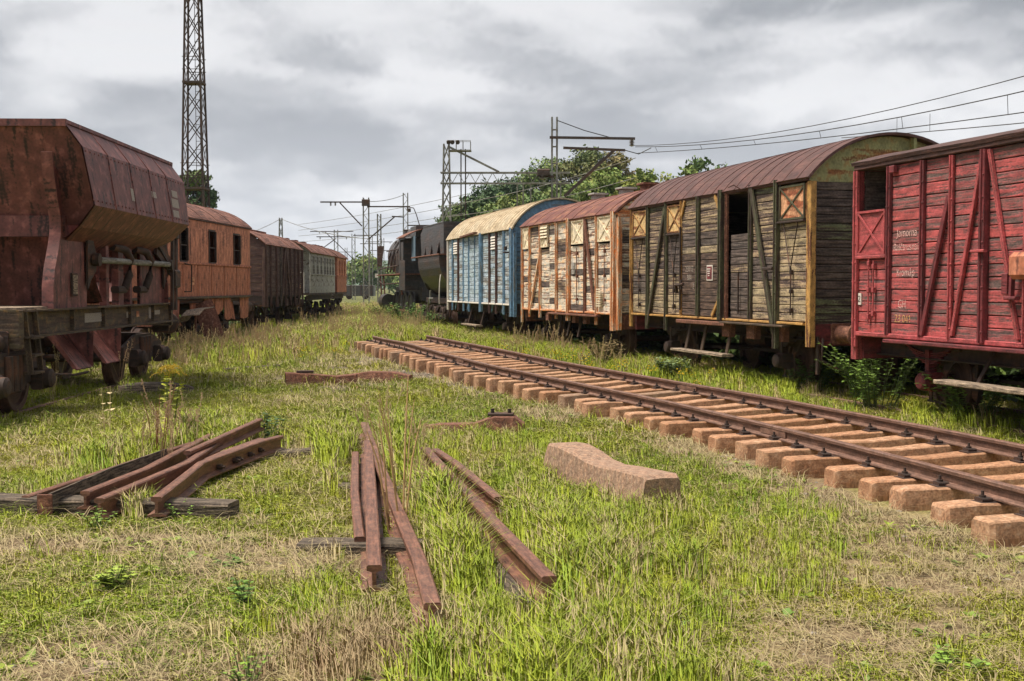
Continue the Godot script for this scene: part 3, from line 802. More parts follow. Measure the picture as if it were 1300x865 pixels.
# ------------------------------------------------------------------ right train
func make_right_train() -> void:
	var grp := "boxcars on the right-hand track"
	# ---- red
	var w := along("boxcar", "faded red wooden boxcar with open upper hatch and white lettering", "boxcar", Vector2(4.8, 17.1), Vector2(6.7, 9.4), grp)
	w.set_meta("style", "red")
	var L := 7.93; var W := 2.8
	var red := func(bay: int, k: int, rows: int):
		var q := sin(bay * 7.3 + k * 3.7) * 0.5 + 0.5
		var worn := 0.18 if bay < 2 else 0.55
		return M.red_worn_board if q < worn else M.red_board
	var y0 := 1.12; var y1 := 3.34
	carcass(w, L, W, y0, y1, M.dark_board, -1.0, M.dark_red_steel)
	var xs := [0.06, 0.88, 1.66, 2.28, 2.95, 3.7, 4.4, 5.2, 6.0, 7.0, 7.88]
	for b in xs.size() - 1:
		if b == 0 or b == 9: plank_wall(w, xs[b], xs[b + 1], y0, 2.12, 0.0, 7, red, b)
		else: plank_wall(w, xs[b], xs[b + 1], y0, y1, 0.0, 15, red, b)
	var hatch := func(x0: float, x1: float):
		xpanel(w, x0, x1, 2.18, 2.78, M.red_steel, M.red_steel, "hatch_flap")
		var mb := MB.new(); mb.box(Vector3((x0 + x1) * 0.5, 2.15, 0.03), Vector3(x1 - x0 + 0.06, 0.05, 0.09), 0.01); part(w, "hatch_ledge", mb, M.red_steel)
		hinge_rod(w, lerpf(x0, x1, 0.45), 1.25, 2.15, M.red_steel)
		hinge_rod(w, lerpf(x0, x1, 0.62), 1.3, 2.1, M.red_steel)
	hatch.call(0.08, 0.8); hatch.call(7.1, 7.8)
	post(w, 0.03, 0.92, 3.34, 0.11, M.red_steel, "corner_post")
	post(w, L - 0.03, 0.92, 3.34, 0.11, M.red_steel, "corner_post")
	for x in [0.88, 7.0]: post(w, x, y0, 3.33, 0.085, M.dark_red_steel)
	for x in [1.66, 6.0]: post(w, x, y0, 3.33, 0.085, M.dark_red_steel)
	for x in [2.28, 5.2]: post(w, x, y0, 3.33, 0.075, M.red_steel, "post", 0.04)
	brace(w, Vector2(1.7, 1.14), Vector2(2.25, 2.85), 0.07, M.dark_red_steel)
	brace(w, Vector2(6.0, 1.14), Vector2(5.3, 2.85), 0.07, M.dark_red_steel)
	post(w, 2.95, 1.1, 3.33, 0.1, M.dark_red_steel, "door_post", 0.09, 0.06)
	brace(w, Vector2(2.34, 1.16), Vector2(2.9, 3.32), 0.05, M.red_steel, 0.05)
	brace(w, Vector2(3.58, 1.16), Vector2(3.02, 3.32), 0.05, M.red_steel, 0.05)
	post(w, 3.7, y0, 3.33, 0.08, M.red_steel, "door_post")
	post(w, 4.4, y0, 3.33, 0.08, M.red_steel, "door_post")
	var mb := MB.new()
	mb.box(Vector3(2.95, 2.16, 0.13), Vector3(0.26, 0.035, 0.05), 0.008); part(w, "door_handle", mb, M.red_steel)
	mb = MB.new(); mb.bar(Vector3(3.52, 1.6, 0.1), Vector3(3.55, 2.05, 0.1), 0.04, 0.05, Vector3(0, 0, 1)); mb.box(Vector3(3.4, 1.78, 0.08), Vector3(0.1, 0.24, 0.05), 0.01); mb.box(Vector3(3.53, 1.62, 0.1), Vector3(0.2, 0.04, 0.07), 0.01)
	part(w, "door_latch", mb, M.dark_red_steel)
	mb = MB.new(); mb.box(Vector3(3.72, 1.98, 0.12), Vector3(0.3, 0.3, 0.1), 0.05); part(w, "latch_cover", mb, M.orange_steel, "orange latch cover plate on the sliding door")
	# sill rail and door runner
	mb = MB.new(); mb.box(Vector3(L * 0.5, 1.1, 0.02), Vector3(L, 0.06, 0.09), 0.01); part(w, "side_rail", mb, M.red_steel)
	mb = MB.new(); mb.box(Vector3(4.2, 1.035, 0.07), Vector3(6.6, 0.05, 0.12), 0.01); part(w, "door_runner", mb, M.dark_red_steel)
	mb = MB.new(); mb.box(Vector3(L * 0.5, 3.4, 0.02), Vector3(L, 0.11, 0.1), 0.01); part(w, "fascia", mb, M.brown_fascia)
	mb = MB.new(); mb.box(Vector3(1.0, 3.28, 0.07), Vector3(0.12, 0.1, 0.05), 0.01); part(w, "lamp_bracket", mb, M.dark_red_steel)
	barrel_roof(w, L, W, 3.45, 0.24, M.brown_fascia, 0.1, 0.05)
	gable(w, 0.03, -1.0, W, y1, 3.44, 0.22, M.red_worn_board)
	end_wall(w, 0.0, -1.0, W, y0, y1, 15, red)
	lettering(w, "Jamorna", 1.27, 2.44, 0.02, 0.125, M.worn_white)
	lettering(w, "Raičtrusnab", 1.27, 2.26, 0.02, 0.118, M.worn_white)
	lettering(w, "Kromáp", 1.25, 1.93, 0.02, 0.12, M.worn_white)
	lettering(w, "GH", 1.18, 1.52, 0.02, 0.14, M.worn_white)
	lettering(w, "23 041", 1.2, 1.33, 0.02, 0.13, M.worn_yellow)
	mb = MB.new(); mb.box(Vector3(0.14, 1.58, 0.03), Vector3(0.07, 0.16, 0.02)); part(w, "number_plate", mb, M.white_paint)
	lettering(w, "2", 0.14, 1.58, 0.042, 0.11, M.black_paint)
	axle_set(w, 1.3, -W * 0.5, M.dark_red_steel); axle_set(w, L - 1.3, -W * 0.5, M.dark_red_steel)
	brake_gear(w, 1.9, L - 1.9, -W * 0.5)
	buffers(w, 0.0, -1.0, -W * 0.5, M.rust); buffers(w, L, 1.0, -W * 0.5, M.rust)
	mb = MB.new(); mb.off = Vector2(1.3, 0); mb.box(Vector3(3.9, 0.6, 0.12), Vector3(3.3, 0.05, 0.24), 0.008); part(w, "step_board", mb, M.step_timber)
	for x in [2.7, 3.6, 5.0]:
		mb = MB.new(); mb.bar(Vector3(x, 1.0, -0.3), Vector3(x, 0.58, -0.05), 0.06, 0.02, Vector3(0, 0, 1)); mb.bar(Vector3(x, 0.57, -0.05), Vector3(x, 0.57, 0.22), 0.05, 0.02); part(w, "step_hanger", mb, M.running_gear)
	mb = MB.new(); mb.tube(Vector3(3.1, 0.86, -0.8), Vector3(4.4, 0.86, -0.8), 0.24, 18); part(w, "air_tank", mb, M.sill_steel)

	# ---- brown
	w = along("boxcar", "brown boxcar with flaking cream paint, green gable and dark half-open door", "boxcar", Vector2(2.6, 26.4), Vector2(4.56, 18.9), grp)
	w.set_meta("style", "brown")
	L = 7.75; y0 = 1.2; y1 = 3.36
	var brn := func(bay: int, k: int, rows: int):
		var q := sin(bay * 5.1 + k * 12.7) * 0.5 + 0.5
		if bay == 9:
			if k > rows - 8: return M.green_board if q > 0.35 else M.dark_board
			if k < 3: return M.green_board if q > 0.3 else M.dark_board
			return M.dark_board
		var t := float(k) / rows
		if bay == 3 or bay == 4:
			if t < 0.5: return M.door_board
			if t < 0.58: return M.cream_board
			if t < 0.68: return M.dark_board
			return M.cream_on_maroon
		if t < (0.27 if bay >= 6 else 0.24): return M.cream_board
		if t < 0.42: return M.dark_board if q > 0.35 else M.cream_on_maroon
		if t > 0.93: return M.green_board
		if bay == 0 or bay == 7: return M.cream_on_maroon if q > 0.3 else M.cream_board
		return M.cream_on_maroon if q > 0.3 else M.dark_board
	carcass(w, L, W, y0, y1, M.dark_board, 1.0, M.dark_red_steel)
	xs = [0.05, 0.98, 2.0, 2.81, 3.66, 4.63, 4.88, 5.79, 6.77, 7.72]
	for b in [0, 1, 2, 3, 4, 7, 8]:
		var bb: int = b
		var bt := 3.4
		if b == 0 or b == 2 or b == 8: bt = 2.76
		plank_wall(w, xs[b], xs[b + 1], y0, bt, 0.03 if (b == 3 or b == 4) else 0.0, 17 if bt > 3.0 else 12, brn, 6 if b == 7 else (7 if b == 8 else bb), "door_plank" if (b == 3 or b == 4) else "plank")
	# right door leaf, lower half only: the upper half is open
	plank_wall(w, 4.9, 5.76, y0, 2.66, -0.03, 11, func(_b: int, k: int, _r: int): return M.cream_on_maroon if k == 6 else M.dark_board, 5, "door_plank")
	for a in [[0.1, 0.92], [2.08, 2.79], [6.86, 7.7]]:
		xpanel(w, a[0], a[1], 2.8, 3.34, M.rosy_panel if a[0] > 6.0 else M.ochre_panel, M.olive_steel if a[0] > 6.0 else M.ochre_steel)
		mb = MB.new(); mb.box(Vector3((a[0] + a[1]) * 0.5, 2.77, 0.05), Vector3(a[1] - a[0] + 0.04, 0.035, 0.08), 0.008); part(w, "flap_ledge", mb, M.running_gear)
		hinge_rod(w, lerpf(a[0], a[1], 0.5), 1.3, 2.05, M.running_gear)
		mb = MB.new(); mb.pipe(PackedVector3Array([Vector3(a[0] + 0.15, 2.76, 0.06), Vector3(lerpf(a[0], a[1], 0.5), 2.0, 0.07), Vector3(a[1] - 0.2, 2.76, 0.06)]), 0.01, 5); part(w, "flap_linkage", mb, M.running_gear)
	post(w, 0.02, 0.9, 3.4, 0.09, M.ochre_steel, "corner_post")
	for x in [0.98, 2.0]: post(w, x, 0.88, 3.42, 0.1, M.olive_steel)
	brace(w, Vector2(1.02, 0.95), Vector2(1.95, 3.3), 0.09, M.olive_steel)
	post(w, 3.66, y0, 3.42, 0.1, M.olive_steel, "door_post", 0.05, 0.08)
	post(w, 4.66, y0 - 0.05, 3.46, 0.13, M.olive_steel, "door_post", 0.09, 0.07)
	post(w, 4.86, y0 - 0.02, 3.4, 0.05, M.rust, "door_post")
	post(w, 5.8, y0, 3.46, 0.1, M.olive_steel, "door_post")
	brace(w, Vector2(6.72, 1.0), Vector2(5.86, 3.4), 0.1, M.olive_steel, 0.07)
	post(w, 6.77, 0.75, 3.46, 0.11, M.olive_steel, "post", 0.08, 0.055)
	post(w, 2.8, y0, 3.4, 0.05, M.ochre_steel, "door_edge")
	mb = MB.new(); mb.bar(Vector3(4.3, 1.22, 0.075), Vector3(4.58, 1.5, 0.075), 0.06, 0.03, Vector3(0, 0, 1)); mb.bar(Vector3(2.85, 3.1, 0.075), Vector3(3.0, 3.38, 0.075), 0.06, 0.03, Vector3(0, 0, 1)); mb.bar(Vector3(4.4, 3.38, 0.075), Vector3(4.6, 3.1, 0.075), 0.06, 0.03, Vector3(0, 0, 1)); part(w, "door_gusset", mb, M.ochre_steel)
	mb = MB.new(); mb.pipe(PackedVector3Array([Vector3(2.72, 1.62, 0.1), Vector3(2.72, 1.78, 0.13), Vector3(3.0, 1.78, 0.16), Vector3(3.12, 1.8, 0.14)]), 0.03, 7); mb.bar(Vector3(3.04, 1.7, 0.15), Vector3(3.04, 1.88, 0.15), 0.03, 0.03, Vector3(0, 0, 1)); part(w, "door_latch", mb, M.running_gear)
	mb = MB.new(); mb.bar(Vector3(2.83, 1.3, 0.09), Vector3(2.83, 2.9, 0.09), 0.025, 0.025, Vector3(0, 0, 1)); part(w, "latch_rod", mb, M.running_gear)
	mb = MB.new(); mb.bar(Vector3(5.3, 1.28, 0.03), Vector3(5.3, 2.0, 0.03), 0.025, 0.025, Vector3(0, 0, 1)); part(w, "latch_rod", mb, M.running_gear)
	mb = MB.new(); mb.box(Vector3(6.6, 2.04, 0.12), Vector3(0.34, 0.05, 0.04), 0.01); part(w, "latch_bar", mb, M.running_gear)
	mb = MB.new(); mb.box(Vector3(L * 0.5, 1.17, 0.02), Vector3(L - 0.1, 0.04, 0.1), 0.008); part(w, "side_rail", mb, M.ochre_steel)
	mb = MB.new(); mb.box(Vector3(3.9, 1.09, 0.09), Vector3(2.2, 0.07, 0.14), 0.012); part(w, "door_runner", mb, M.rust)
	mb = MB.new(); mb.box(Vector3(6.0, 1.12, 0.09), Vector3(2.4, 0.035, 0.14), 0.008); part(w, "door_runner", mb, M.sill_steel)
	for x in [4.75, 5.75, 6.77]:
		mb = MB.new(); mb.box(Vector3(x, 0.98, -0.05), Vector3(0.3, 0.24, 0.12), 0.01); part(w, "bracket", mb, M.rust)
	mb = MB.new(); mb.box(Vector3(4.15, 2.0, 0.055), Vector3(0.26, 0.28, 0.008)); var pl := part(w, "label_plate", mb, M.white_paint)
	mb = MB.new(); mb.box(Vector3(4.15, 2.0, 0.061), Vector3(0.21, 0.23, 0.006)); part(pl, "plate_field", mb, M.dark_red_steel)
	for k in 4:
		mb = MB.new(); mb.box(Vector3(4.13, 2.07 - 0.04 * k, 0.066), Vector3(0.15 - 0.03 * k, 0.018, 0.006)); part(pl, "plate_line", mb, M.white_paint)
	lettering(w, "23112", 3.2, 2.08, 0.052, 0.14, M.worn_pale)
	lettering(w, "M4", 3.2, 1.92, 0.052, 0.14, M.worn_pale)
	lettering(w, "Z", 3.4, 1.75, 0.052, 0.13, M.worn_pale)
	barrel_roof(w, L, W, 3.42, 0.72, M.maroon_roof, 0.1, 0.04, 17)
	mb = MB.new(); mb.box(Vector3(L * 0.5, 3.4, 0.035), Vector3(L, 0.05, 0.06), 0.008); part(w, "cornice", mb, M.maroon_roof)
	mb = MB.new(); mb.pipe(PackedVector3Array([Vector3(L - 2.2, 3.4, 0.1), Vector3(L - 2.25, 3.48, 0.22), Vector3(L - 2.3, 3.44, 0.3)]), 0.012); part(w, "roof_hook", mb, M.maroon_roof)
	gable(w, L - 0.02, 1.0, W, y1, 3.42, 0.68, M.green_sheet)
	gable(w, 0.02, -1.0, W, y1, 3.42, 0.68, M.green_sheet)
	end_wall(w, L, 1.0, W, y0, y1, 17, brn)
	mb = MB.new(); mb.bar(Vector3(L + 0.05, 3.37, -1.75), Vector3(L + 0.05, 4.1, -1.75), 0.05, 0.12, Vector3(1, 0, 0)); part(w, "gable_strut", mb, M.green_sheet)
	axle_set(w, 1.45, -W * 0.5, M.running_gear); axle_set(w, 6.3, -W * 0.5, M.running_gear)
	brake_gear(w, 2.05, 5.7, -W * 0.5)
	buffers(w, 0.0, -1.0, -W * 0.5, M.running_gear); buffers(w, L, 1.0, -W * 0.5, M.rust)
	mb = MB.new(); mb.box(Vector3(3.85, 0.54, 0.1), Vector3(2.4, 0.05, 0.22), 0.008); part(w, "step_board", mb, M.step_timber)
	for x in [2.95, 3.7, 4.8]:
		mb = MB.new(); mb.bar(Vector3(x, 1.08, -0.1), Vector3(x, 0.52, 0.02), 0.1, 0.025, Vector3(0, 0, 1)); part(w, "step_hanger", mb, M.sill_steel)
	mb = MB.new(); mb.pipe(PackedVector3Array([Vector3(L + 0.1, 0.95, -0.2), Vector3(L + 0.15, 0.62, -0.15), Vector3(L + 0.1, 0.45, -0.5)]), 0.02); mb.bar(Vector3(L + 0.08, 0.98, -0.12), Vector3(L + 0.08, 0.4, -0.12), 0.03, 0.06, Vector3(1, 0, 0)); part(w, "end_step", mb, M.running_gear)

	# ---- cream
	w = along("boxcar", "rust-stained cream boxcar with a rust-red roof between blue and brown boxcars", "boxcar", Vector2(0.33, 34.6), Vector2(2.38, 27.7), grp)
	w.set_meta("style", "cream")
	L = 7.2; y0 = 1.15; y1 = 3.3
	var crm := func(bay: int, k: int, rows: int):
		var q := sin(bay * 9.1 + k * 5.3) * 0.5 + 0.5
		if q > (0.7 if (bay == 1 or bay == 4 or bay == 9) else 0.93): return M.dark_board if q > 0.95 else M.cream_on_maroon
		return M.cream_rusty_board
	carcass(w, L, W, y0, y1, M.dark_board, 1.0, M.rust)
	xs = [0.05, 0.71, 1.65, 2.36, 3.01, 3.95, 5.17, 5.96, 7.15]
	for b in 8:
		var top := 3.4
		if b == 0 or b == 2: top = 2.75
		if b == 5 or b == 7: top = 2.75
		plank_wall(w, xs[b], xs[b + 1], y0, top, 0.0, 15 if top > 3 else 11, crm, b)
	for a in [[0.1, 0.66], [1.74, 2.3], [4.2, 5.08], [6.06, 6.95]]:
		xpanel(w, a[0], a[1], 2.79, 3.37, M.cream_panel, M.cream_panel)
	for k in 4:
		mb = MB.new(); mb.bar(Vector3(1.74, 3.06 + 0.08 * k, 0.07), Vector3(2.3, 3.06 + 0.08 * k, 0.07), 0.05, 0.02, Vector3(0, 0.5, 1)); part(w, "louvre_slat", mb, M.cream_panel)
	post(w, 0.02, 0.75, 3.4, 0.09, M.cream_rusty_steel, "corner_post")
	for x in [0.71, 1.65, 3.01]: post(w, x, 0.92, 3.42, 0.1, M.cream_rusty_steel)
	post(w, 3.98, 0.9, 3.45, 0.16, M.cream_rusty_steel, "door_post", 0.08, 0.06)
	post(w, 5.16, 0.95, 3.42, 0.09, M.rust, "door_post")
	post(w, 5.96, 0.85, 3.42, 0.1, M.cream_rusty_steel, "door_post")
	post(w, 7.06, 0.75, 3.45, 0.2, M.cream_rusty_steel, "corner_post", 0.08, 0.06)
	brace(w, Vector2(0.74, 1.0), Vector2(1.62, 2.6), 0.08, M.cream_rusty_steel)
	brace(w, Vector2(5.9, 1.2), Vector2(5.22, 3.35), 0.09, M.rust, 0.08)
	for k in 8:
		mb = MB.new(); mb.box(Vector3(6.2, 1.3 + 0.055 * k, 0.08), Vector3(0.3, 0.025, 0.03)); part(w, "grille_slat", mb, M.cream_panel)
	for x in [4.6, 6.5]: hinge_rod(w, x, 1.3, 2.7, M.rust)
	mb = MB.new(); mb.box(Vector3(L * 0.5, 1.13, 0.02), Vector3(L - 0.1, 0.05, 0.1), 0.01); part(w, "side_rail", mb, M.cream_rusty_steel)
	mb = MB.new(); mb.box(Vector3(4.4, 1.06, 0.09), Vector3(3.6, 0.05, 0.12), 0.01); part(w, "door_runner", mb, M.rust)
	for x in [2.2, 4.3, 5.1]:
		mb = MB.new(); mb.box(Vector3(x, 0.96, -0.02), Vector3(0.22, 0.22, 0.1), 0.01); part(w, "bracket", mb, M.rust)
	mb = MB.new(); mb.box(Vector3(4.3, 2.2, 0.04), Vector3(0.22, 0.28, 0.02)); part(w, "label_plate", mb, M.grey_sheet)
	barrel_roof(w, L, W, 3.42, 0.63, M.rust_roof, 0.1, 0.05, 9)
	mb = MB.new(); mb.box(Vector3(L * 0.5, 3.4, 0.035), Vector3(L, 0.06, 0.06), 0.008); part(w, "cornice", mb, M.cream_rusty_steel)
	for a in [[2.2, 0.1], [4.2, 0.16], [L - 1.6, 0.26]]:
		mb = MB.new(); mb.box(Vector3(a[0], 4.08, -W * 0.5), Vector3(0.26, 0.2, 0.3), 0.02); mb.box(Vector3(a[0], 4.21, -W * 0.5), Vector3(0.44, 0.05, 0.42), 0.01); part(w, "roof_ventilator", mb, M.rust if a[1] > 0.2 else M.grey_sheet)
	gable(w, L - 0.02, 1.0, W, y1, 3.42, 0.59, M.cream_rusty_steel); gable(w, 0.02, -1.0, W, y1, 3.42, 0.59, M.cream_rusty_steel)
	end_wall(w, L, 1.0, W, y0, y1, 15, crm)
	brace(w, Vector2(7.1, 1.3), Vector2(7.1, 1.6), 0.05, M.white_paint)
	axle_set(w, 1.2, -W * 0.5, M.running_gear); axle_set(w, 6.0, -W * 0.5, M.running_gear)
	brake_gear(w, 1.8, 5.4, -W * 0.5)
	buffers(w, 0.0, -1.0, -W * 0.5, M.running_gear); buffers(w, L, 1.0, -W * 0.5, M.rust)
	for x in [2.9, 3.6, 4.4]:
		mb = MB.new(); mb.bar(Vector3(x, 1.0, -0.15), Vector3(x, 0.5, -0.05), 0.1, 0.03, Vector3(0, 0, 1)); part(w, "step_hanger", mb, M.running_gear)

	# ---- blue
	w = along("boxcar", "pale blue boxcar with a beige roof behind the steam locomotive's tender", "boxcar", Vector2(-2.27, 44.3), Vector2(0.05, 35.6), grp)
	w.set_meta("style", "blue")
	L = 9.0; y0 = 1.25; y1 = 3.3
	var blu := func(bay: int, k: int, _rows: int):
		var q := sin(bay * 9.7 + k * 4.3) * 0.5 + 0.5
		if bay == 4 or bay == 3: return M.pale_blue_board
		if bay == 9: return M.blue_steel
		return M.blue_board if q > 0.2 else M.pale_blue_board
	carcass(w, L, W, y0, y1, M.dark_board, 1.0, M.running_gear)
	xs = [0.1, 0.87, 1.77, 2.62, 3.45, 5.19, 6.27, 7.13, 8.04, 8.9]
	for b in 9: plank_wall(w, xs[b], xs[b + 1], y0, 3.4, 0.03 if (b == 3 or b == 4) else 0.0, 16, blu, b)
	for a in [[1.0, 1.66], [6.45, 7.08]]:
		for k in 5:
			mb = MB.new(); mb.bar(Vector3(a[0], 2.92 + 0.085 * k, 0.045), Vector3(a[1], 2.92 + 0.085 * k, 0.045), 0.06, 0.02, Vector3(0, 0.5, 1)); part(w, "louvre_slat", mb, M.white_paint)
	for x in [0.87, 2.62, 3.45, 8.04]: post(w, x, 0.92, 3.42, 0.09, M.blue_steel)
	for x in [1.77, 6.27, 7.13]: post(w, x, 0.92, 3.42, 0.09, M.brown_board)
	post(w, 5.22, 0.95, 3.45, 0.18, M.blue_steel, "door_post", 0.1, 0.07)
	post(w, 4.3, 1.25, 3.4, 0.04, M.blue_steel, "door_rib", 0.03)
	post(w, 0.04, 0.92, 3.42, 0.1, M.white_paint, "corner_post"); post(w, 8.94, 0.88, 3.45, 0.2, M.blue_steel, "corner_post", 0.08, 0.06)
	mb = MB.new(); mb.box(Vector3(L * 0.5, 1.22, 0.03), Vector3(L - 0.1, 0.05, 0.1), 0.01); part(w, "side_rail", mb, M.white_paint)
	for x in [1.0, 2.9, 4.6, 6.3, 7.6]:
		mb = MB.new(); mb.plate(PackedVector2Array([Vector2(0, 1.2), Vector2(0.2, 1.2), Vector2(0, 0.92)]), Vector3(x, 0, -0.02), Vector3(1, 0, 0), Vector3(0, 1, 0), 0.03); part(w, "bracket", mb, M.blue_steel)
	mb = MB.new(); mb.bar(Vector3(2.6, 3.42, 0.12), Vector3(5.0, 3.47, 0.2), 0.14, 0.05); part(w, "loose_roof_board", mb, M.rust)
	barrel_roof(w, L, W, 3.42, 0.92, M.beige_roof, 0.1, 0.04, 22)
	gable(w, L - 0.02, 1.0, W, y1, 3.42, 0.88, M.blue_steel); gable(w, 0.02, -1.0, W, y1, 3.42, 0.88, M.blue_steel)
	end_wall(w, L, 1.0, W, y0, y1, 15, blu)
	axle_set(w, 1.9, -W * 0.5, M.running_gear); axle_set(w, 7.1, -W * 0.5, M.running_gear)
	brake_gear(w, 2.5, 6.5, -W * 0.5)
	buffers(w, 0.0, -1.0, -W * 0.5, M.running_gear); buffers(w, L, 1.0, -W * 0.5, M.running_gear)
	mb = MB.new(); mb.box(Vector3(4.2, 0.5, 0.14), Vector3(2.2, 0.05, 0.22), 0.008); part(w, "step_board", mb, M.step_timber)
	for x in [3.3, 5.1]:
		mb = MB.new(); mb.bar(Vector3(x, 1.05, -0.1), Vector3(x, 0.5, 0.05), 0.08, 0.03, Vector3(0, 0, 1)); part(w, "step_hanger", mb, M.running_gear)
	mb = MB.new(); mb.box(Vector3(8.6, 2.75, 0.12), Vector3(0.16, 0.05, 0.14), 0.01); mb.tube(Vector3(8.6, 2.8, 0.14), Vector3(8.6, 2.92, 0.14), 0.05); part(w, "tail_lamp", mb, M.running_gear)

	make_locomotive()

func make_locomotive() -> void:
	# tender, coal bunker towards the camera
	var t := along("tender", "black tub-shaped tender with rusty torn coal bunker behind blue boxcar", "tender", Vector2(-5.0, 55.0), Vector2(-2.71, 46.0))
	var zc := -1.4
	var k := 14
	# tub
	var tub := PackedVector2Array()
	for i in k + 1:
		var a := PI * i / k
		tub.push_back(Vector2(-cos(a) * 1.4, 2.75 - sin(a) * 1.32))
	tub.push_back(Vector2(1.4, 2.95)); tub.push_back(Vector2(-1.4, 2.95))
	var mb := MB.new()
	mb.sweep(tub, PackedVector3Array([Vector3(3.1, 0.55, zc), Vector3(3.3, 0.32, zc), Vector3(4.2, 0.0, zc), Vector3(9.2, 0, zc)]), Vector3.UP, true, false, true, PackedFloat32Array([0.82, 0.9, 1.0, 1.0]))
	part(t, "water_tub", mb, M.loco_black)
	mb = MB.new(); mb.box(Vector3(6.2, 2.96, zc), Vector3(6.2, 0.05, 2.88), 0.01); part(t, "tub_rim", mb, M.rust)
	mb = MB.new()
	for s in [0.0, 1.0]:
		var z := zc + (1.2 if s > 0.5 else -1.2)
		# bunker side with rusted-out triangular holes along its foot
		mb.plate(PackedVector2Array([Vector2(4.4, 2.98), Vector2(5.0, 2.98), Vector2(5.35, 3.35), Vector2(5.5, 2.98), Vector2(6.3, 2.98), Vector2(6.75, 3.42), Vector2(6.95, 2.98), Vector2(7.7, 2.98), Vector2(8.3, 3.5), Vector2(8.5, 2.98), Vector2(9.15, 2.98), Vector2(9.15, 4.16), Vector2(4.9, 4.16), Vector2(4.2, 3.9)]), Vector3(0, 0, z), Vector3(1, 0, 0), Vector3(0, 1, 0), 0.025)
	mb.box(Vector3(9.15, 3.57, zc), Vector3(0.03, 1.18, 2.4))
	mb.box(Vector3(7.0, 3.35, zc), Vector3(4.2, 0.5, 2.2))
	part(t, "coal_bunker", mb, M.loco_black)
	mb = MB.new(); mb.box(Vector3(7.0, 4.17, zc), Vector3(4.4, 0.05, 2.46), 0.01); part(t, "bunker_cover", mb, M.loco_black)
	mb = MB.new()
	for z in [-0.45, -0.8]: mb.tube(Vector3(9.3, 1.3, z), Vector3(9.3, 3.1, z), 0.02)
	for y in 5: mb.tube(Vector3(9.3, 1.4 + 0.35 * y, -0.45), Vector3(9.3, 1.4 + 0.35 * y, -0.8), 0.016)
	part(t, "ladder", mb, M.running_gear)
	mb = MB.new(); mb.lathe(PackedVector2Array([Vector2(0.09, 0), Vector2(0.09, 0.12), Vector2(0.0, 0.12)]), Vector3(9.22, 2.8, -0.35), Vector3(1, 0, 0), 12); part(t, "tail_lamp", mb, M.lamp_red)
	mb = MB.new(); mb.pipe(PackedVector3Array([Vector3(9.25, 2.2, -0.05), Vector3(9.3, 1.9, 0.0), Vector3(9.3, 1.3, 0.02), Vector3(9.25, 1.1, 0.0)]), 0.02); part(t, "handrail", mb, M.white_paint)
	mb = MB.new(); mb.box(Vector3(6.2, 1.18, zc), Vector3(6.0, 0.22, 1.6), 0.02); part(t, "frame", mb, M.running_gear)
	for x in [3.9, 5.4, 7.0, 8.5]: axle_set(t, x, zc, M.running_gear, 0.46)
	mb = MB.new(); mb.bar(Vector3(3.6, 0.62, zc + 1.06), Vector3(5.8, 0.62, zc + 1.06), 0.08, 0.2); mb.bar(Vector3(6.7, 0.62, zc + 1.06), Vector3(8.9, 0.62, zc + 1.06), 0.08, 0.2); part(t, "bogie_frame", mb, M.running_gear)
	mb = MB.new(); mb.pipe(PackedVector3Array([Vector3(7.0, 0.75, 0.05), Vector3(7.7, 1.3, 0.1), Vector3(8.6, 1.3, 0.1)]), 0.03); mb.bar(Vector3(7.9, 1.1, 0.1), Vector3(7.95, 1.6, 0.1), 0.06, 0.06, Vector3(0, 0, 1)); part(t, "grab_rail", mb, M.mast_steel)
	buffers(t, 9.2, 1.0, zc, M.running_gear)
	# engine
	var e := along("steam_locomotive", "black rusty steam locomotive with bare boiler front at the train's far end", "locomotive", Vector2(-6.75, 61.9), Vector2(-4.6, 53.4))
	e.scale = Vector3(1.0, 1.06, 1.0)
	mb = MB.new()
	mb.lathe(PackedVector2Array([Vector2(0.0, -0.12), Vector2(0.5, -0.1), Vector2(0.86, 0.0), Vector2(0.95, 0.05), Vector2(0.95, 1.7), Vector2(0.97, 1.72), Vector2(0.97, 1.85), Vector2(0.92, 1.87), Vector2(0.92, 6.4)]), Vector3(0.3, 3.05, zc), Vector3(1, 0, 0), 32)
	part(e, "boiler", mb, M.loco_black)
	for x in [2.3, 3.6, 5.0]:
		mb = MB.new(); mb.lathe(PackedVector2Array([Vector2(0.935, 0), Vector2(0.935, 0.06)]), Vector3(x, 3.0, zc), Vector3(1, 0, 0), 28); part(e, "boiler_band", mb, M.rust)
	mb = MB.new()
	for q in 16: mb.box(Vector3(0.26, 3.05 + 0.8 * sin(TAU * q / 16), zc + 0.8 * cos(TAU * q / 16)), Vector3(0.1, 0.1, 0.1), 0.02)
	mb.bar(Vector3(0.1, 2.5, zc), Vector3(0.1, 3.6, zc), 0.06, 0.05, Vector3(1, 0, 0)); mb.tube(Vector3(0.1, 3.05, zc), Vector3(-0.05, 3.05, zc), 0.12, 12)
	part(e, "smokebox_door_gear", mb, M.running_gear)
	mb = MB.new()
	for q in 5: mb.pipe(PackedVector3Array([Vector3(1.2 + q, 2.3, zc + 1.1), Vector3(1.3 + q, 3.0, zc + 1.02), Vector3(1.6 + q, 3.75, zc + 0.7)]), 0.035)
	mb.pipe(PackedVector3Array([Vector3(0.5, 3.3, zc + 1.02), Vector3(3.0, 3.32, zc + 1.02), Vector3(6.8, 3.32, zc + 1.02)]), 0.025)
	part(e, "boiler_pipe", mb, M.running_gear)
	mb = MB.new(); mb.box(Vector3(0.1, 1.05, zc), Vector3(0.14, 0.4, 2.6), 0.02); part(e, "buffer_beam", mb, M.rust)
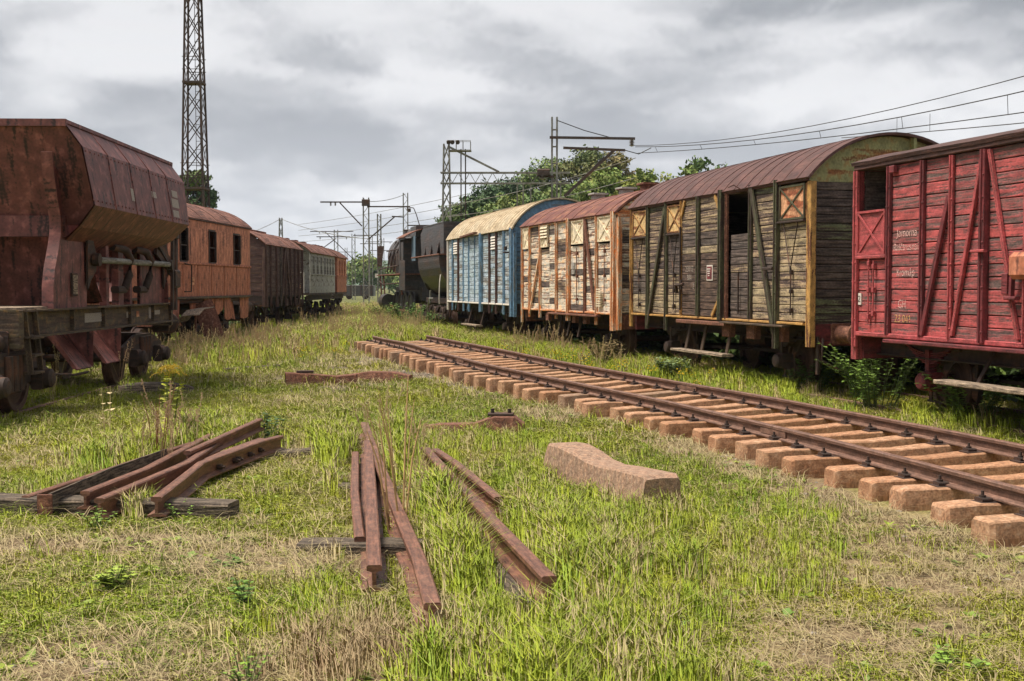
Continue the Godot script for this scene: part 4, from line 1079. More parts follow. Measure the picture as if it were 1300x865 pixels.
	mb = MB.new(); mb.lathe(PackedVector2Array([Vector2(0.34, 0.0), Vector2(0.27, 0.12), Vector2(0.25, 0.4), Vector2(0.29, 0.44), Vector2(0.22, 0.46)]), Vector3(1.1, 3.86, zc), Vector3(0, 1, 0), 18); part(e, "chimney", mb, M.loco_black)
	for x in [2.9, 4.5]:
		mb = MB.new(); mb.lathe(PackedVector2Array([Vector2(0.4, 0.0), Vector2(0.38, 0.3), Vector2(0.3, 0.42), Vector2(0, 0.47)]), Vector3(x, 3.82, zc), Vector3(0, 1, 0), 18); part(e, "dome", mb, M.loco_black)
	mb = MB.new(); mb.box(Vector3(3.6, 2.18, zc), Vector3(7.4, 0.05, 2.9), 0.01); part(e, "running_board", mb, M.rust)
	mb = MB.new(); mb.box(Vector3(3.8, 1.35, zc), Vector3(7.4, 0.6, 1.0), 0.02); part(e, "frame", mb, M.loco_black)
	# cab with slanted window side and sheet roof
	mb = MB.new()
	for z in [zc + 1.4, zc - 1.4]:
		mb.plate(PackedVector2Array([Vector2(6.9, 1.5), Vector2(8.5, 1.5), Vector2(8.5, 2.7), Vector2(8.1, 2.75), Vector2(8.1, 3.5), Vector2(7.4, 3.5), Vector2(7.4, 2.75), Vector2(7.2, 2.75), Vector2(7.2, 3.6), Vector2(8.5, 3.6), Vector2(8.5, 3.72), Vector2(6.9, 3.72)]), Vector3(0, 0, z), Vector3(1, 0, 0), Vector3(0, 1, 0), 0.03)
	mb.box(Vector3(6.9, 2.6, zc), Vector3(0.04, 2.2, 2.76))
	part(e, "cab_wall", mb, M.loco_black)
	mb = MB.new()
	var rp := PackedVector2Array()
	for i in 13:
		var a := lerpf(-1.0, 1.0, i / 12.0); rp.push_back(Vector2(-a * 1.5, 4.12 - 0.42 * a * a))
	for i in 13:
		var a := lerpf(1.0, -1.0, i / 12.0); rp.push_back(Vector2(-a * 1.5, 4.08 - 0.42 * a * a))
	mb.sweep(rp, PackedVector3Array([Vector3(6.7, 0, zc), Vector3(9.0, 0, zc)])); part(e, "cab_roof", mb, M.rust)
	mb = MB.new(); mb.box(Vector3(5.9, 4.0, zc), Vector3(1.5, 0.5, 1.2), 0.03); part(e, "feed_tank", mb, M.loco_black)
	mb = MB.new(); mb.box(Vector3(9.0, 3.2, zc + 1.1), Vector3(0.9, 1.0, 0.03)); part(e, "wind_cloth", mb, M.blind_cloth)
	for x in [1.9, 3.35, 4.8, 6.2]:
		for s in [1, -1]:
			mb = MB.new()
			mb.lathe(PackedVector2Array([Vector2(0.0, 0.08), Vector2(0.14, 0.08), Vector2(0.15, 0.03), Vector2(0.56, 0.02), Vector2(0.57, 0.06), Vector2(0.68, 0.06), Vector2(0.69, -0.05), Vector2(0.72, -0.07), Vector2(0.5, -0.06), Vector2(0, -0.06)]), Vector3(x, 0.74, zc + 0.74 * s), Vector3(0, 0, s), 28)
			part(e, "driving_wheel", mb, M.loco_black)
	mb = MB.new(); mb.bar(Vector3(1.9, 0.6, zc + 0.9), Vector3(6.2, 0.6, zc + 0.9), 0.05, 0.1); mb.bar(Vector3(0.9, 0.85, zc + 0.98), Vector3(3.35, 0.62, zc + 0.98), 0.05, 0.1); part(e, "coupling_rod", mb, M.rust)
	for s in [1, -1]:
		mb = MB.new(); mb.tube(Vector3(0.2, 0.95, zc + 1.05 * s), Vector3(1.3, 0.95, zc + 1.05 * s), 0.36, 20); part(e, "cylinder", mb, M.loco_black)
	for x in [0.5, 1.6, 6.9]:
		mb = MB.new(); mb.bar(Vector3(x, 2.15, -0.05), Vector3(x + 0.1, 1.3, -0.1), 0.12, 0.05, Vector3(0, 0, 1)); part(e, "bracket", mb, M.rust)
	mb = MB.new(); mb.pipe(PackedVector3Array([Vector3(0.6, 2.45, 0.0), Vector3(3.0, 2.5, 0.02), Vector3(6.8, 2.55, 0.02)]), 0.03); mb.pipe(PackedVector3Array([Vector3(0.5, 1.9, 0.0), Vector3(2.0, 1.75, 0.02), Vector3(6.8, 1.8, 0.0)]), 0.03); mb.pipe(PackedVector3Array([Vector3(4.0, 2.3, -0.3), Vector3(4.2, 3.4, -0.48), Vector3(4.4, 3.8, -0.9)]), 0.04); part(e, "pipework", mb, M.running_gear)
	for x in [5.6, 6.2]:
		mb = MB.new(); mb.tube(Vector3(x, 2.25, -0.2), Vector3(x, 3.1, -0.2), 0.16, 12); part(e, "air_pump", mb, M.loco_black)
	buffers(e, 0.2, -1.0, zc, M.running_gear)

# ------------------------------------------------------------------ left train
func make_left_train() -> void:
	make_hopper()
	# ---- orange coach
	var w := along("passenger_coach", "orange-red derelict coach with three empty windows and torn skirt", "coach", Vector2(-9.0, 26.0), Vector2(-8.3, 39.0), "coaches on the left-hand track")
	var L := 13.02; var W := 2.8; var mb: MB
	var wins := [[1.1, 1.8], [3.6, 4.3], [6.11, 6.79], [8.63, 9.33], [11.12, 11.87]]
	var xs := [0.0]
	for a in wins: xs.push_back(a[0]); xs.push_back(a[1])
	xs.push_back(L)
	for i in range(0, xs.size(), 2):
		mb = MB.new(); mb.off = Vector2(i * 1.7, 0); mb.box(Vector3((xs[i] + xs[i + 1]) * 0.5, 2.88, -0.02), Vector3(xs[i + 1] - xs[i] - 0.006, 0.96, 0.04), 0.004); part(w, "upper_panel", mb, M.orange_sheet)
	for a in wins:
		var x0: float = a[0]; var x1: float = a[1]
		mb = MB.new(); mb.box(Vector3((x0 + x1) * 0.5, 3.335, -0.02), Vector3(x1 - x0, 0.05, 0.04)); mb.box(Vector3((x0 + x1) * 0.5, 2.42, -0.02), Vector3(x1 - x0, 0.04, 0.04)); mb.bar(Vector3(x0 + 0.025, 2.44, 0.0), Vector3(x0 + 0.025, 3.31, 0.0), 0.05, 0.06, Vector3(0, 0, 1)); mb.bar(Vector3(x1 - 0.025, 2.44, 0.0), Vector3(x1 - 0.025, 3.31, 0.0), 0.05, 0.06, Vector3(0, 0, 1))
		var f := part(w, "window_frame", mb, M.running_gear)
		mb = MB.new(); mb.bar(Vector3(x0 + 0.05, 2.85, -0.02), Vector3(x1 - 0.05, 2.85, -0.02), 0.03, 0.03); part(f, "sash_bar", mb, M.running_gear)
	mb = MB.new(); mb.box(Vector3(L * 0.5, 3.46, -0.02), Vector3(L, 0.2, 0.04)); part(w, "cornice_panel", mb, M.orange_sheet)
	mb = MB.new(); mb.box(Vector3(L * 0.5, 3.575, 0.02), Vector3(L, 0.05, 0.06), 0.01); part(w, "gutter", mb, M.brown_fascia)
	mb = MB.new(); mb.box(Vector3(L * 0.5, 2.37, 0.01), Vector3(L, 0.06, 0.05), 0.01); part(w, "belt_rail", mb, M.orange_steel)
	var x := 0.0
	var k := 0
	while x < L - 0.1:
		var wd := minf(1.27, L - x)
		mb = MB.new(); mb.off = Vector2(k * 2.3, 0.4); mb.box(Vector3(x + wd * 0.5, 1.91, -0.02), Vector3(wd - 0.012, 0.86, 0.04), 0.006); part(w, "lower_panel", mb, M.orange_steel)
		mb = MB.new(); mb.box(Vector3(x + 0.02, 1.91, 0.006), Vector3(0.05, 0.86, 0.014), 0.003); part(w, "cover_strip", mb, M.orange_steel)
		x += wd; k += 1
	mb = MB.new(); mb.box(Vector3(L * 0.5, 1.45, 0.02), Vector3(L, 0.07, 0.1), 0.01); part(w, "floor_rail", mb, M.sill_steel)
	# skirt panels, torn and bent
	var cuts := [[6.3, 7.3, 0.95, 0.75, 0.2], [7.4, 8.3, 1.0, 1.05, 0.05], [8.35, 9.3, 0.98, 0.9, 0.0], [9.35, 10.2, 0.9, 1.1, 0.0], [10.25, 11.0, 0.8, 0.78, 0.0], [11.1, 11.9, 0.9, 0.75, 0.08], [11.95, 12.95, 0.78, 0.8, 0.0], [0.1, 2.8, 0.8, 0.85, 0.0], [2.9, 6.2, 0.8, 0.8, 0.0]]
	for a in cuts:
		mb = MB.new(); mb.off = Vector2(a[0], 0)
		mb.plate(PackedVector2Array([Vector2(a[0], 1.41), Vector2(a[1], 1.41), Vector2(a[1] - 0.05, a[3]), Vector2((a[0] + a[1]) * 0.5, (a[2] + a[3]) * 0.5 - 0.04), Vector2(a[0] + 0.08, a[2])]), Vector3(0, 0, -0.05), Vector3(1, 0, 0), Vector3(0, cos(a[4] * 2.0), sin(-a[4] * 2.0)).normalized(), 0.012)
		part(w, "skirt_panel", mb, M.orange_steel)
	mb = MB.new(); mb.box(Vector3(L * 0.5, 1.35, -W * 0.5), Vector3(L, 0.1, W - 0.15)); part(w, "floor", mb, M.running_gear)
	mb = MB.new(); mb.box(Vector3(L * 0.5, 2.5, -W + 0.02), Vector3(L, 2.2, 0.04)); part(w, "rear_side", mb, M.dark_board)
	for xe in [0.02, L - 0.02]:
		mb = MB.new(); mb.box(Vector3(xe, 2.5, -W * 0.5), Vector3(0.04, 2.2, W - 0.06)); part(w, "end_wall", mb, M.orange_steel)
	for xe in [4.9, 8.0, 10.2]:
		mb = MB.new(); mb.box(Vector3(xe, 2.5, -W * 0.5 - 0.3), Vector3(0.04, 2.2, W - 0.9)); part(w, "partition", mb, M.dark_board)
	mb = MB.new(); mb.box(Vector3(L * 0.5, 1.2, -W * 0.5), Vector3(L - 0.3, 0.2, 1.3)); part(w, "frame", mb, M.running_gear)
	var ro := barrel_roof(w, L, W, 3.6, 0.62, M.coach_roof, 0.06, 0.04, 9)
	mb = MB.new(); mb.box(Vector3(6.8, 4.23, -1.4), Vector3(5.0, 0.03, 0.42), 0.008); part(ro, "roof_walk", mb, M.rust)
	for ax in [2.0, 4.2, 8.8, 11.0]: axle_set(w, ax, -W * 0.5, M.running_gear)
	for xb in [3.1, 9.9]:
		mb = MB.new(); mb.bar(Vector3(xb - 1.7, 0.6, -0.34), Vector3(xb + 1.7, 0.6, -0.34), 0.08, 0.22); part(w, "bogie_frame", mb, M.running_gear)
	buffers(w, 0.0, -1.0, -W * 0.5, M.running_gear); buffers(w, L, 1.0, -W * 0.5, M.running_gear)
	mb = MB.new(); mb.pipe(PackedVector3Array([Vector3(6.4, 2.35, 0.05), Vector3(6.62, 2.32, 0.16), Vector3(6.55, 1.62, 0.16), Vector3(6.2, 1.62, 0.1)]), 0.02); part(w, "grab_rail", mb, M.running_gear)
	mb = MB.new(); mb.box(Vector3(7.1, 1.9, 0.01), Vector3(0.34, 0.2, 0.012)); part(w, "worn_label", mb, M.rosy_panel)
	# ---- brown wagon
	w = along("boxcar", "dark brown slatted boxcar with rusty roof behind the orange coach", "boxcar", Vector2(-9.05, 45.0), Vector2(-8.93, 52.2), "goods wagons on the left-hand track")
	w.set_meta("style", "dark")
	L = 7.2
	var bp := func(_b: int, _k: int, _r: int): return M.brown_board
	carcass(w, L, W, 1.4, 3.2, M.dark_board, -1.0, M.running_gear)
	var bx := [0.05, 0.85, 1.9, 2.7, 3.6, 4.6, 5.5, 6.3, 7.15]
	for b in 8: plank_wall(w, bx[b], bx[b + 1], 1.4, 3.3, 0.0, 12, bp, b)
	for b in bx: post(w, b, 1.0, 3.3, 0.14, M.brown_board if b != 2.7 else M.dark_board)
	brace(w, Vector2(2.8, 1.2), Vector2(3.5, 3.2), 0.12, M.brown_board); brace(w, Vector2(4.5, 1.2), Vector2(3.7, 3.2), 0.12, M.brown_board)
	end_wall(w, 0.0, -1.0, W, 1.4, 3.2, 11, bp)
	gable(w, 0.02, -1.0, W, 3.2, 3.3, 0.55, M.brown_board); gable(w, L - 0.02, 1.0, W, 3.2, 3.3, 0.55, M.brown_board)
	ro = barrel_roof(w, L, W, 3.3, 0.62, M.coach_roof, 0.08, 0.04, 4)
	mb = MB.new(); mb.box(Vector3(1.6, 3.96, -1.4), Vector3(0.8, 0.16, 0.4), 0.02); part(ro, "roof_hatch", mb, M.coach_roof)
	mb = MB.new(); mb.box(Vector3(4.8, 3.96, -1.4), Vector3(2.6, 0.1, 0.3), 0.02); part(ro, "roof_walk", mb, M.coach_roof)
	for ax in [1.3, 5.9]: axle_set(w, ax, -W * 0.5, M.running_gear)
	for q in 4:
		mb = MB.new(); mb.box(Vector3(0.5 + 1.95 * q, 1.12, -0.05), Vector3(0.5, 0.3, 0.06), 0.02); part(w, "side_bracket", mb, M.brown_board)
	mb = MB.new(); mb.box(Vector3(6.6, 1.75, 0.03), Vector3(0.26, 0.14, 0.02)); part(w, "label_plate", mb, M.rosy_panel)
	buffers(w, 0.0, -1.0, -W * 0.5, M.running_gear); buffers(w, L, 1.0, -W * 0.5, M.running_gear)
	# ---- grey coach and the red tail coach
	coach("grey-white coach with an open end platform and narrow windows", Vector2(-9.35, 57.0), Vector2(-9.4, 65.3), M.grey_sheet, M.grey_sheet, [0.75, 2.0, 3.2, 4.4, 5.3, 6.3, 7.3])
	coach("small red-orange coach at the far end of the left train", Vector2(-9.45, 66.6), Vector2(-9.5, 70.6), M.orange_sheet, M.orange_steel, [0.7, 1.7, 2.8])
	# torn sheets leaning against the orange coach
	var s := thing("rusty_sheet", "long rust-red steel sheet leaning against the orange coach's torn skirt", "steel sheet", Vector3(-8.15, 0, -33.6), -0.35)
	mb = MB.new(); mb.bar(Vector3(-0.55, 1.32, -0.25), Vector3(0.35, 0.0, 0.25), 0.55, 0.02, Vector3(0.35, 0.5, 0.8)); part(s, "sheet", mb, M.rust)
	mb = MB.new(); mb.bar(Vector3(-0.37, 1.32, -0.07), Vector3(0.53, 0.02, 0.43), 0.02, 0.07, Vector3(0.35, 0.5, 0.8)); part(s, "folded_edge", mb, M.rust)
	s = thing("bent_sheet", "crumpled beige sheet hanging below the orange coach beside the rusty sheet", "steel sheet", Vector3(-8.3, 0, -32.3), 0.1)
	mb = MB.new(); mb.sweep(PackedVector2Array([Vector2(-0.5, 0.8), Vector2(-0.2, 1.14), Vector2(0.25, 1.18), Vector2(0.25, 1.16), Vector2(-0.19, 1.12), Vector2(-0.48, 0.79)]), PackedVector3Array([Vector3(0, -0.12, 1.0), Vector3(0, 0.0, 0.2), Vector3(0.1, 0.03, -0.9)])); part(s, "sheet", mb, M.step_timber)
	mb = MB.new(); mb.bar(Vector3(0.0, 0.0, 0.2), Vector3(0.0, 1.1, 0.15), 0.08, 0.05, Vector3(1, 0, 0)); part(s, "prop", mb, M.rust)

func coach(label: String, a: Vector2, b: Vector2, sheet: Material, steel: Material, wx: Array) -> void:
	var w := along("passenger_coach", label, "coach", a, b, "coaches on the left-hand track")
	var L := a.distance_to(b); var W := 2.8
	var mb := MB.new()
	var x := 0.0
	for q in wx:
		mb = MB.new(); mb.box(Vector3((x + q) * 0.5, 2.77, -0.02), Vector3(q - x, 0.82, 0.04)); part(w, "upper_panel", mb, sheet)
		x = q + 0.42
	mb = MB.new(); mb.box(Vector3((x + L) * 0.5, 2.77, -0.02), Vector3(L - x, 0.82, 0.04)); part(w, "upper_panel", mb, sheet)
	for q in wx:
		mb = MB.new()
		for xx in [q + 0.02, q + 0.40]: mb.bar(Vector3(xx, 2.37, 0.0), Vector3(xx, 3.17, 0.0), 0.04, 0.05, Vector3(0, 0, 1))
		mb.box(Vector3(q + 0.21, 2.8, 0.0), Vector3(0.36, 0.03, 0.04)); part(w, "window_frame", mb, steel)
	mb = MB.new(); mb.box(Vector3(L * 0.5, 3.26, -0.02), Vector3(L, 0.16, 0.04)); part(w, "cornice_panel", mb, sheet)
	mb = MB.new(); mb.box(Vector3(L * 0.5, 2.33, 0.01), Vector3(L, 0.06, 0.05)); part(w, "belt_rail", mb, steel)
	var k := int(L / 1.3)
	for q in k:
		mb = MB.new(); mb.off = Vector2(q * 1.7, 0); mb.box(Vector3(L * (q + 0.5) / k, 1.87, -0.02), Vector3(L / k - 0.015, 0.86, 0.04), 0.005); part(w, "lower_panel", mb, steel)
	mb = MB.new(); mb.box(Vector3(L * 0.5, 1.4, -W * 0.5), Vector3(L, 0.1, W)); part(w, "floor", mb, M.running_gear)
	mb = MB.new(); mb.box(Vector3(L * 0.5, 2.4, -W + 0.02), Vector3(L, 1.9, 0.04)); part(w, "rear_side", mb, sheet)
	for xe in [1.0, L - 0.03]:
		mb = MB.new(); mb.box(Vector3(xe, 2.4, -W * 0.5), Vector3(0.04, 1.95, W - 0.06)); part(w, "end_wall", mb, sheet)
	var ro := barrel_roof(w, L, W, 3.34, 0.62, M.coach_roof, 0.1, 0.05, 5)
	for q in 3:
		mb = MB.new(); mb.box(Vector3(L * (0.15 + 0.3 * q), 3.98, -1.4), Vector3(0.5, 0.12, 0.4), 0.02); part(ro, "roof_ventilator", mb, M.coach_roof)
	gable(w, 1.0, -1.0, W, 3.3, 3.34, 0.58, sheet); gable(w, L - 0.03, 1.0, W, 3.3, 3.34, 0.58, sheet)
	mb = MB.new()
	for z in [-0.3, -W + 0.3]: mb.tube(Vector3(0.03, 1.45, z), Vector3(0.03, 2.4, z), 0.02)
	mb.tube(Vector3(0.03, 2.4, -0.3), Vector3(0.03, 2.4, -0.9), 0.02); mb.tube(Vector3(0.03, 1.9, -0.3), Vector3(0.03, 1.9, -0.9), 0.015); mb.tube(Vector3(0.03, 2.4, -W + 0.3), Vector3(0.03, 2.4, -W + 0.9), 0.02)
	part(w, "platform_railing", mb, M.white_paint)
	mb = MB.new(); mb.box(Vector3(L * 0.5, 1.22, -0.2), Vector3(L - 0.1, 0.24, 0.03)); part(w, "sole_bar", mb, M.running_gear)
	mb = MB.new(); mb.box(Vector3(L * 0.5, 1.22, -W + 0.2), Vector3(L - 0.1, 0.24, 0.03)); part(w, "sole_bar", mb, M.running_gear)
	for ax in [L * 0.25, L * 0.75]: axle_set(w, ax, -W * 0.5, M.running_gear)
	buffers(w, 0.0, -1.0, -W * 0.5, M.running_gear); buffers(w, L, 1.0, -W * 0.5, M.running_gear)

func make_hopper() -> void:
	# local x runs away from the camera, z = 0 is the wagon's axis
	var w := along("hopper_wagon", "maroon steel hopper wagon with a bulging bin and open end platform", "hopper wagon", Vector2(-7.47, 15.9), Vector2(-7.72, 24.2))
	var mb := MB.new()
	var x0 := 1.35; var x1 := 7.35   # bin ends at the rim
	# bin skin: cross-section from the rim out to the shoulder, crease and in under
	var sec := [Vector2(1.25, 4.05), Vector2(1.5, 3.71), Vector2(1.62, 2.9), Vector2(1.34, 2.6), Vector2(0.72, 2.2)]
	var in0 := [0.0, 0.0, 0.14, 0.3, 0.85]
	for s in [1.0, -1.0]:
		for j in 4:
			mb = MB.new(); mb.off = Vector2(j * 0.7, j * 0.31)
			var a: Vector2 = sec[j]; var b: Vector2 = sec[j + 1]
			# each course is made of plates with a little dent
			var pl := 6
			for q in pl:
				var ta := float(q) / pl; var tb := float(q + 1) / pl
				var pa := Vector3(lerpf(x0 + in0[j], x1 - in0[j], ta), a.y, a.x * s); var pb := Vector3(lerpf(x0 + in0[j], x1 - in0[j], tb), a.y, a.x * s)
				var pc := Vector3(lerpf(x0 + in0[j + 1], x1 - in0[j + 1], tb), b.y, b.x * s); var pd := Vector3(lerpf(x0 + in0[j + 1], x1 - in0[j + 1], ta), b.y, b.x * s)
				var nn := (pb - pa).cross(pd - pa).normalized()
				if nn.z * s < 0.0: nn = -nn
				mb.off = Vector2(pa.x, j * 0.9)
				mb.quad(pa, pb, pc, pd, nn); mb.quad(pa - nn * 0.02, pb - nn * 0.02, pc - nn * 0.02, pd - nn * 0.02, -nn)
			part(w, "bin_plate", mb, M.hopper_paint)
	# end walls leaning in towards the middle
	for s in [0, 1]:
		mb = MB.new()
		var xe := x0 if s == 0 else x1
		var dr := 1.0 if s == 0 else -1.0
		var ex := Vector3(0, 0, 1); var ey := Vector3(0.55 * dr, -1.45, 0).normalized()
		mb.plate(PackedVector2Array([Vector2(-1.25, 0.0), Vector2(1.25, 0.0), Vector2(1.5, 0.36), Vector2(1.6, 1.2), Vector2(1.33, 1.5), Vector2(-1.33, 1.5), Vector2(-1.6, 1.2), Vector2(-1.5, 0.36)]), Vector3(xe + 0.02 * dr, 4.04, 0), ex, ey, 0.02)
		part(w, "bin_end", mb, M.hopper_paint)
		mb = MB.new(); mb.off = Vector2(0.3, 0.8); mb.box(Vector3(xe + 0.5 * dr, 2.62, 0), Vector3(0.12, 0.3, 2.2), 0.01); part(w, "end_beam", mb, M.hopper_paint)
		mb = MB.new(); mb.quad(Vector3(xe + 1.2 * dr, 2.75, -1.0), Vector3(xe + 1.2 * dr, 2.75, 1.0), Vector3(xe + 2.5 * dr, 1.5, 1.0), Vector3(xe + 2.5 * dr, 1.5, -1.0), Vector3(-0.5 * dr, -0.8, 0).normalized()); part(w, "chute_floor", mb, M.hopper_paint)
	# weld seams, rivet rows and worn white markings on the bin's side
	for s in [1.0, -1.0]:
		for q in [1.15, 2.3, 3.45, 4.6]:
			mb = MB.new()
			mb.pipe(PackedVector3Array([Vector3(x0 + q, 4.04, 1.255 * s), Vector3(x0 + q, 3.71, 1.505 * s), Vector3(x0 + q + 0.02, 2.9, 1.625 * s)]), 0.011, 5); part(w, "weld_seam", mb, M.hopper_paint)
		mb = MB.new()
		for q in 30:
			mb.lathe(PackedVector2Array([Vector2(0.018, 0), Vector2(0.012, 0.012), Vector2(0, 0.016)]), Vector3(x0 + 0.1 + q * 0.2, 3.66, 1.508 * s), Vector3(0, 0.15, s), 6)
			mb.lathe(PackedVector2Array([Vector2(0.018, 0), Vector2(0.012, 0.012), Vector2(0, 0.016)]), Vector3(x0 + 0.1 + q * 0.2, 2.97, 1.612 * s), Vector3(0, 0.15, s), 6)
		part(w, "rivet_row", mb, M.hopper_paint)
	for a in [[5.0, 3.25, 0.5, 0.16], [5.05, 3.42, 0.4, 0.12], [4.95, 3.06, 0.42, 0.12], [3.55, 3.3, 0.3, 0.1], [2.2, 3.2, 0.16, 0.2]]:
		mb = MB.new(); var zz: float = 1.5 + (3.71 - a[1]) * 0.148 + 0.006
		mb.plate(PackedVector2Array([Vector2(-a[2] * 0.5, -a[3] * 0.5), Vector2(a[2] * 0.5, -a[3] * 0.5), Vector2(a[2] * 0.5, a[3] * 0.5), Vector2(-a[2] * 0.5, a[3] * 0.5)]), Vector3(x0 + a[0], a[1], zz), Vector3(1, 0, 0), Vector3(0, 1, -0.148).normalized(), 0.004)
		part(w, "worn_marking", mb, M.worn_pale)
	mb = MB.new()
	for s in [1.25, -1.25]: mb.bar(Vector3(x0 - 0.03, 4.06, s), Vector3(x1 + 0.03, 4.06, s), 0.07, 0.05)
	for xx in [x0, x1]: mb.bar(Vector3(xx, 4.04, -1.28), Vector3(xx, 4.04, 1.28), 0.08, 0.1)
	part(w, "bin_rim", mb, M.hopper_paint)
	# end pillars: plate with a curved flanged edge
	for s in [1.0, -1.0]:
		for e in [0, 1]:
			var pts := [Vector2(0.06, 3.62), Vector2(0.12, 3.3), Vector2(0.26, 2.95), Vector2(0.36, 2.72), Vector2(0.36, 2.5), Vector2(0.26, 2.28), Vector2(0.1, 2.0), Vector2(0.02, 1.75), Vector2(0.0, 1.44)]
			var poly := PackedVector2Array(); var path := PackedVector3Array()
			for p in pts:
				var xx: float = x0 - 0.2 + p.x if e == 0 else x1 + 0.2 - p.x
				poly.push_back(Vector2(xx, p.y)); path.push_back(Vector3(xx, p.y, 1.05 * s))
			poly.push_back(Vector2(x0 + 1.5 if e == 0 else x1 - 1.5, 1.44)); poly.push_back(Vector2(x0 + 1.5 if e == 0 else x1 - 1.5, 2.5)); poly.push_back(Vector2(x0 + 0.6 if e == 0 else x1 - 0.6, 3.2))
			mb = MB.new(); mb.off = Vector2(0.4, 0.2); mb.plate(poly, Vector3(0, 0, 1.05 * s), Vector3(1, 0, 0), Vector3(0, 1, 0), 0.02)
			var pp := part(w, "end_pillar", mb, M.hopper_paint)
			mb = MB.new(); mb.sweep(mb.rect(0.16, 0.03), path, Vector3(1, 0, 0)); part(pp, "flange", mb, M.hopper_paint)
	# frame panel with label on the near pillar
	mb = MB.new(); mb.box(Vector3(2.2, 1.78, 1.08), Vector3(0.24, 0.34, 0.03), 0.008); var fr := part(w, "label_frame", mb, M.running_gear)
	mb = MB.new(); mb.box(Vector3(2.2, 1.78, 1.1), Vector3(0.18, 0.28, 0.01)); part(fr, "label_sheet", mb, M.step_timber)
	# posts between the chutes
	for a in [[2.85, 0.12], [4.0, 0.16], [4.75, 0.3], [5.35, 0.14], [6.3, 0.3]]:
		mb = MB.new(); mb.off = Vector2(a[0], 0); mb.bar(Vector3(a[0], 1.44, 0.98), Vector3(a[0], 2.5, 0.98), a[1], 0.12, Vector3(0, 0, 1), 0.01); part(w, "side_post", mb, M.hopper_paint)
		mb = MB.new(); mb.bar(Vector3(a[0], 1.44, -0.98), Vector3(a[0], 2.5, -0.98), a[1], 0.12, Vector3(0, 0, 1), 0.01); part(w, "side_post", mb, M.hopper_paint)
	for xx in [3.4, 5.7]:
		mb = MB.new(); mb.plate(PackedVector2Array([Vector2(xx - 0.65, 2.5), Vector2(xx + 0.55, 2.5), Vector2(xx + 0.2, 1.72), Vector2(xx - 0.1, 1.46), Vector2(xx - 0.45, 1.46)]), Vector3(0, 0, 0.72), Vector3(1, 0, 0), Vector3(0, 1, 0), 0.03); part(w, "chute_side", mb, M.hopper_paint)
		mb = MB.new(); mb.plate(PackedVector2Array([Vector2(xx - 0.65, 2.5), Vector2(xx + 0.55, 2.5), Vector2(xx + 0.2, 1.72), Vector2(xx - 0.1, 1.46), Vector2(xx - 0.45, 1.46)]), Vector3(0, 0, -0.72), Vector3(1, 0, 0), Vector3(0, 1, 0), 0.03); part(w, "chute_side", mb, M.hopper_paint)
		mb = MB.new(); mb.quad(Vector3(xx - 0.65, 2.5, -0.7), Vector3(xx - 0.65, 2.5, 0.7), Vector3(xx - 0.45, 1.46, 0.7), Vector3(xx - 0.45, 1.46, -0.7), Vector3(-1, -0.2, 0).normalized()); part(w, "chute_back", mb, M.hopper_paint)
	# discharge shaft with levers
	mb = MB.new(); mb.tube(Vector3(3.0, 2.16, 1.18), Vector3(7.6, 2.17, 1.18), 0.05, 12); part(w, "shaft", mb, M.mast_steel)
	for xx in [2.95, 7.5]:
		mb = MB.new(); mb.plate(PackedVector2Array([Vector2(-0.2, 2.6), Vector2(0.02, 2.55), Vector2(0.22, 2.25), Vector2(0.22, 2.0), Vector2(-0.05, 1.85), Vector2(-0.2, 1.7)]), Vector3(xx, 0, 1.1), Vector3(1, 0, 0), Vector3(0, 1, 0), 0.03); mb.lathe(PackedVector2Array([Vector2(0.1, 0), Vector2(0.1, 0.1), Vector2(0, 0.1)]), Vector3(xx, 2.16, 1.14), Vector3(0, 0, 1), 14); part(w, "shaft_bearing", mb, M.running_gear)
	for xx in [4.7, 6.0]:
		mb = MB.new(); mb.pipe(PackedVector3Array([Vector3(xx - 0.45, 2.4, 1.05), Vector3(xx - 0.1, 2.36, 1.16), Vector3(xx + 0.08, 2.2, 1.2), Vector3(xx + 0.05, 1.95, 1.18), Vector3(xx - 0.02, 1.72, 1.12)]), 0.065, 8); mb.box(Vector3(xx - 0.2, 1.7, 1.08), Vector3(0.5, 0.12, 0.14), 0.03); part(w, "lever", mb, M.running_gear)
	mb = MB.new()
	for q in [0.0, 0.28]: mb.bar(Vector3(7.55 + q, 1.3, 1.2), Vector3(7.65 + q, 2.75, 1.2), 0.1, 0.05, Vector3(0, 0, 1))
	mb.bar(Vector3(6.6, 2.65, 1.14), Vector3(7.8, 2.1, 1.16), 0.16, 0.05, Vector3(0, 0, 1)); mb.bar(Vector3(6.7, 2.4, 1.12), Vector3(7.8, 2.0, 1.14), 0.12, 0.05, Vector3(0, 0, 1)); mb.box(Vector3(7.85, 1.9, 1.2), Vector3(0.4, 0.35, 0.1), 0.03); mb.box(Vector3(7.8, 2.72, 1.2), Vector3(0.4, 0.1, 0.1), 0.02)
	part(w, "lever_stand", mb, M.running_gear)
	# sills
	for s in [1.0, -1.0]:
		mb = MB.new()
		mb.box(Vector3(3.95, 1.26, 1.04 * s), Vector3(8.0, 0.32, 0.02)); mb.box(Vector3(3.95, 1.43, 1.08 * s), Vector3(8.0, 0.025, 0.16)); mb.box(Vector3(3.95, 1.09, 1.1 * s), Vector3(8.0, 0.025, 0.2))
		for q in 5: mb.box(Vector3(0.6 + 1.5 * q, 1.26, 1.07 * s), Vector3(0.03, 0.3, 0.08))
		part(w, "side_sill", mb, M.sill_steel)
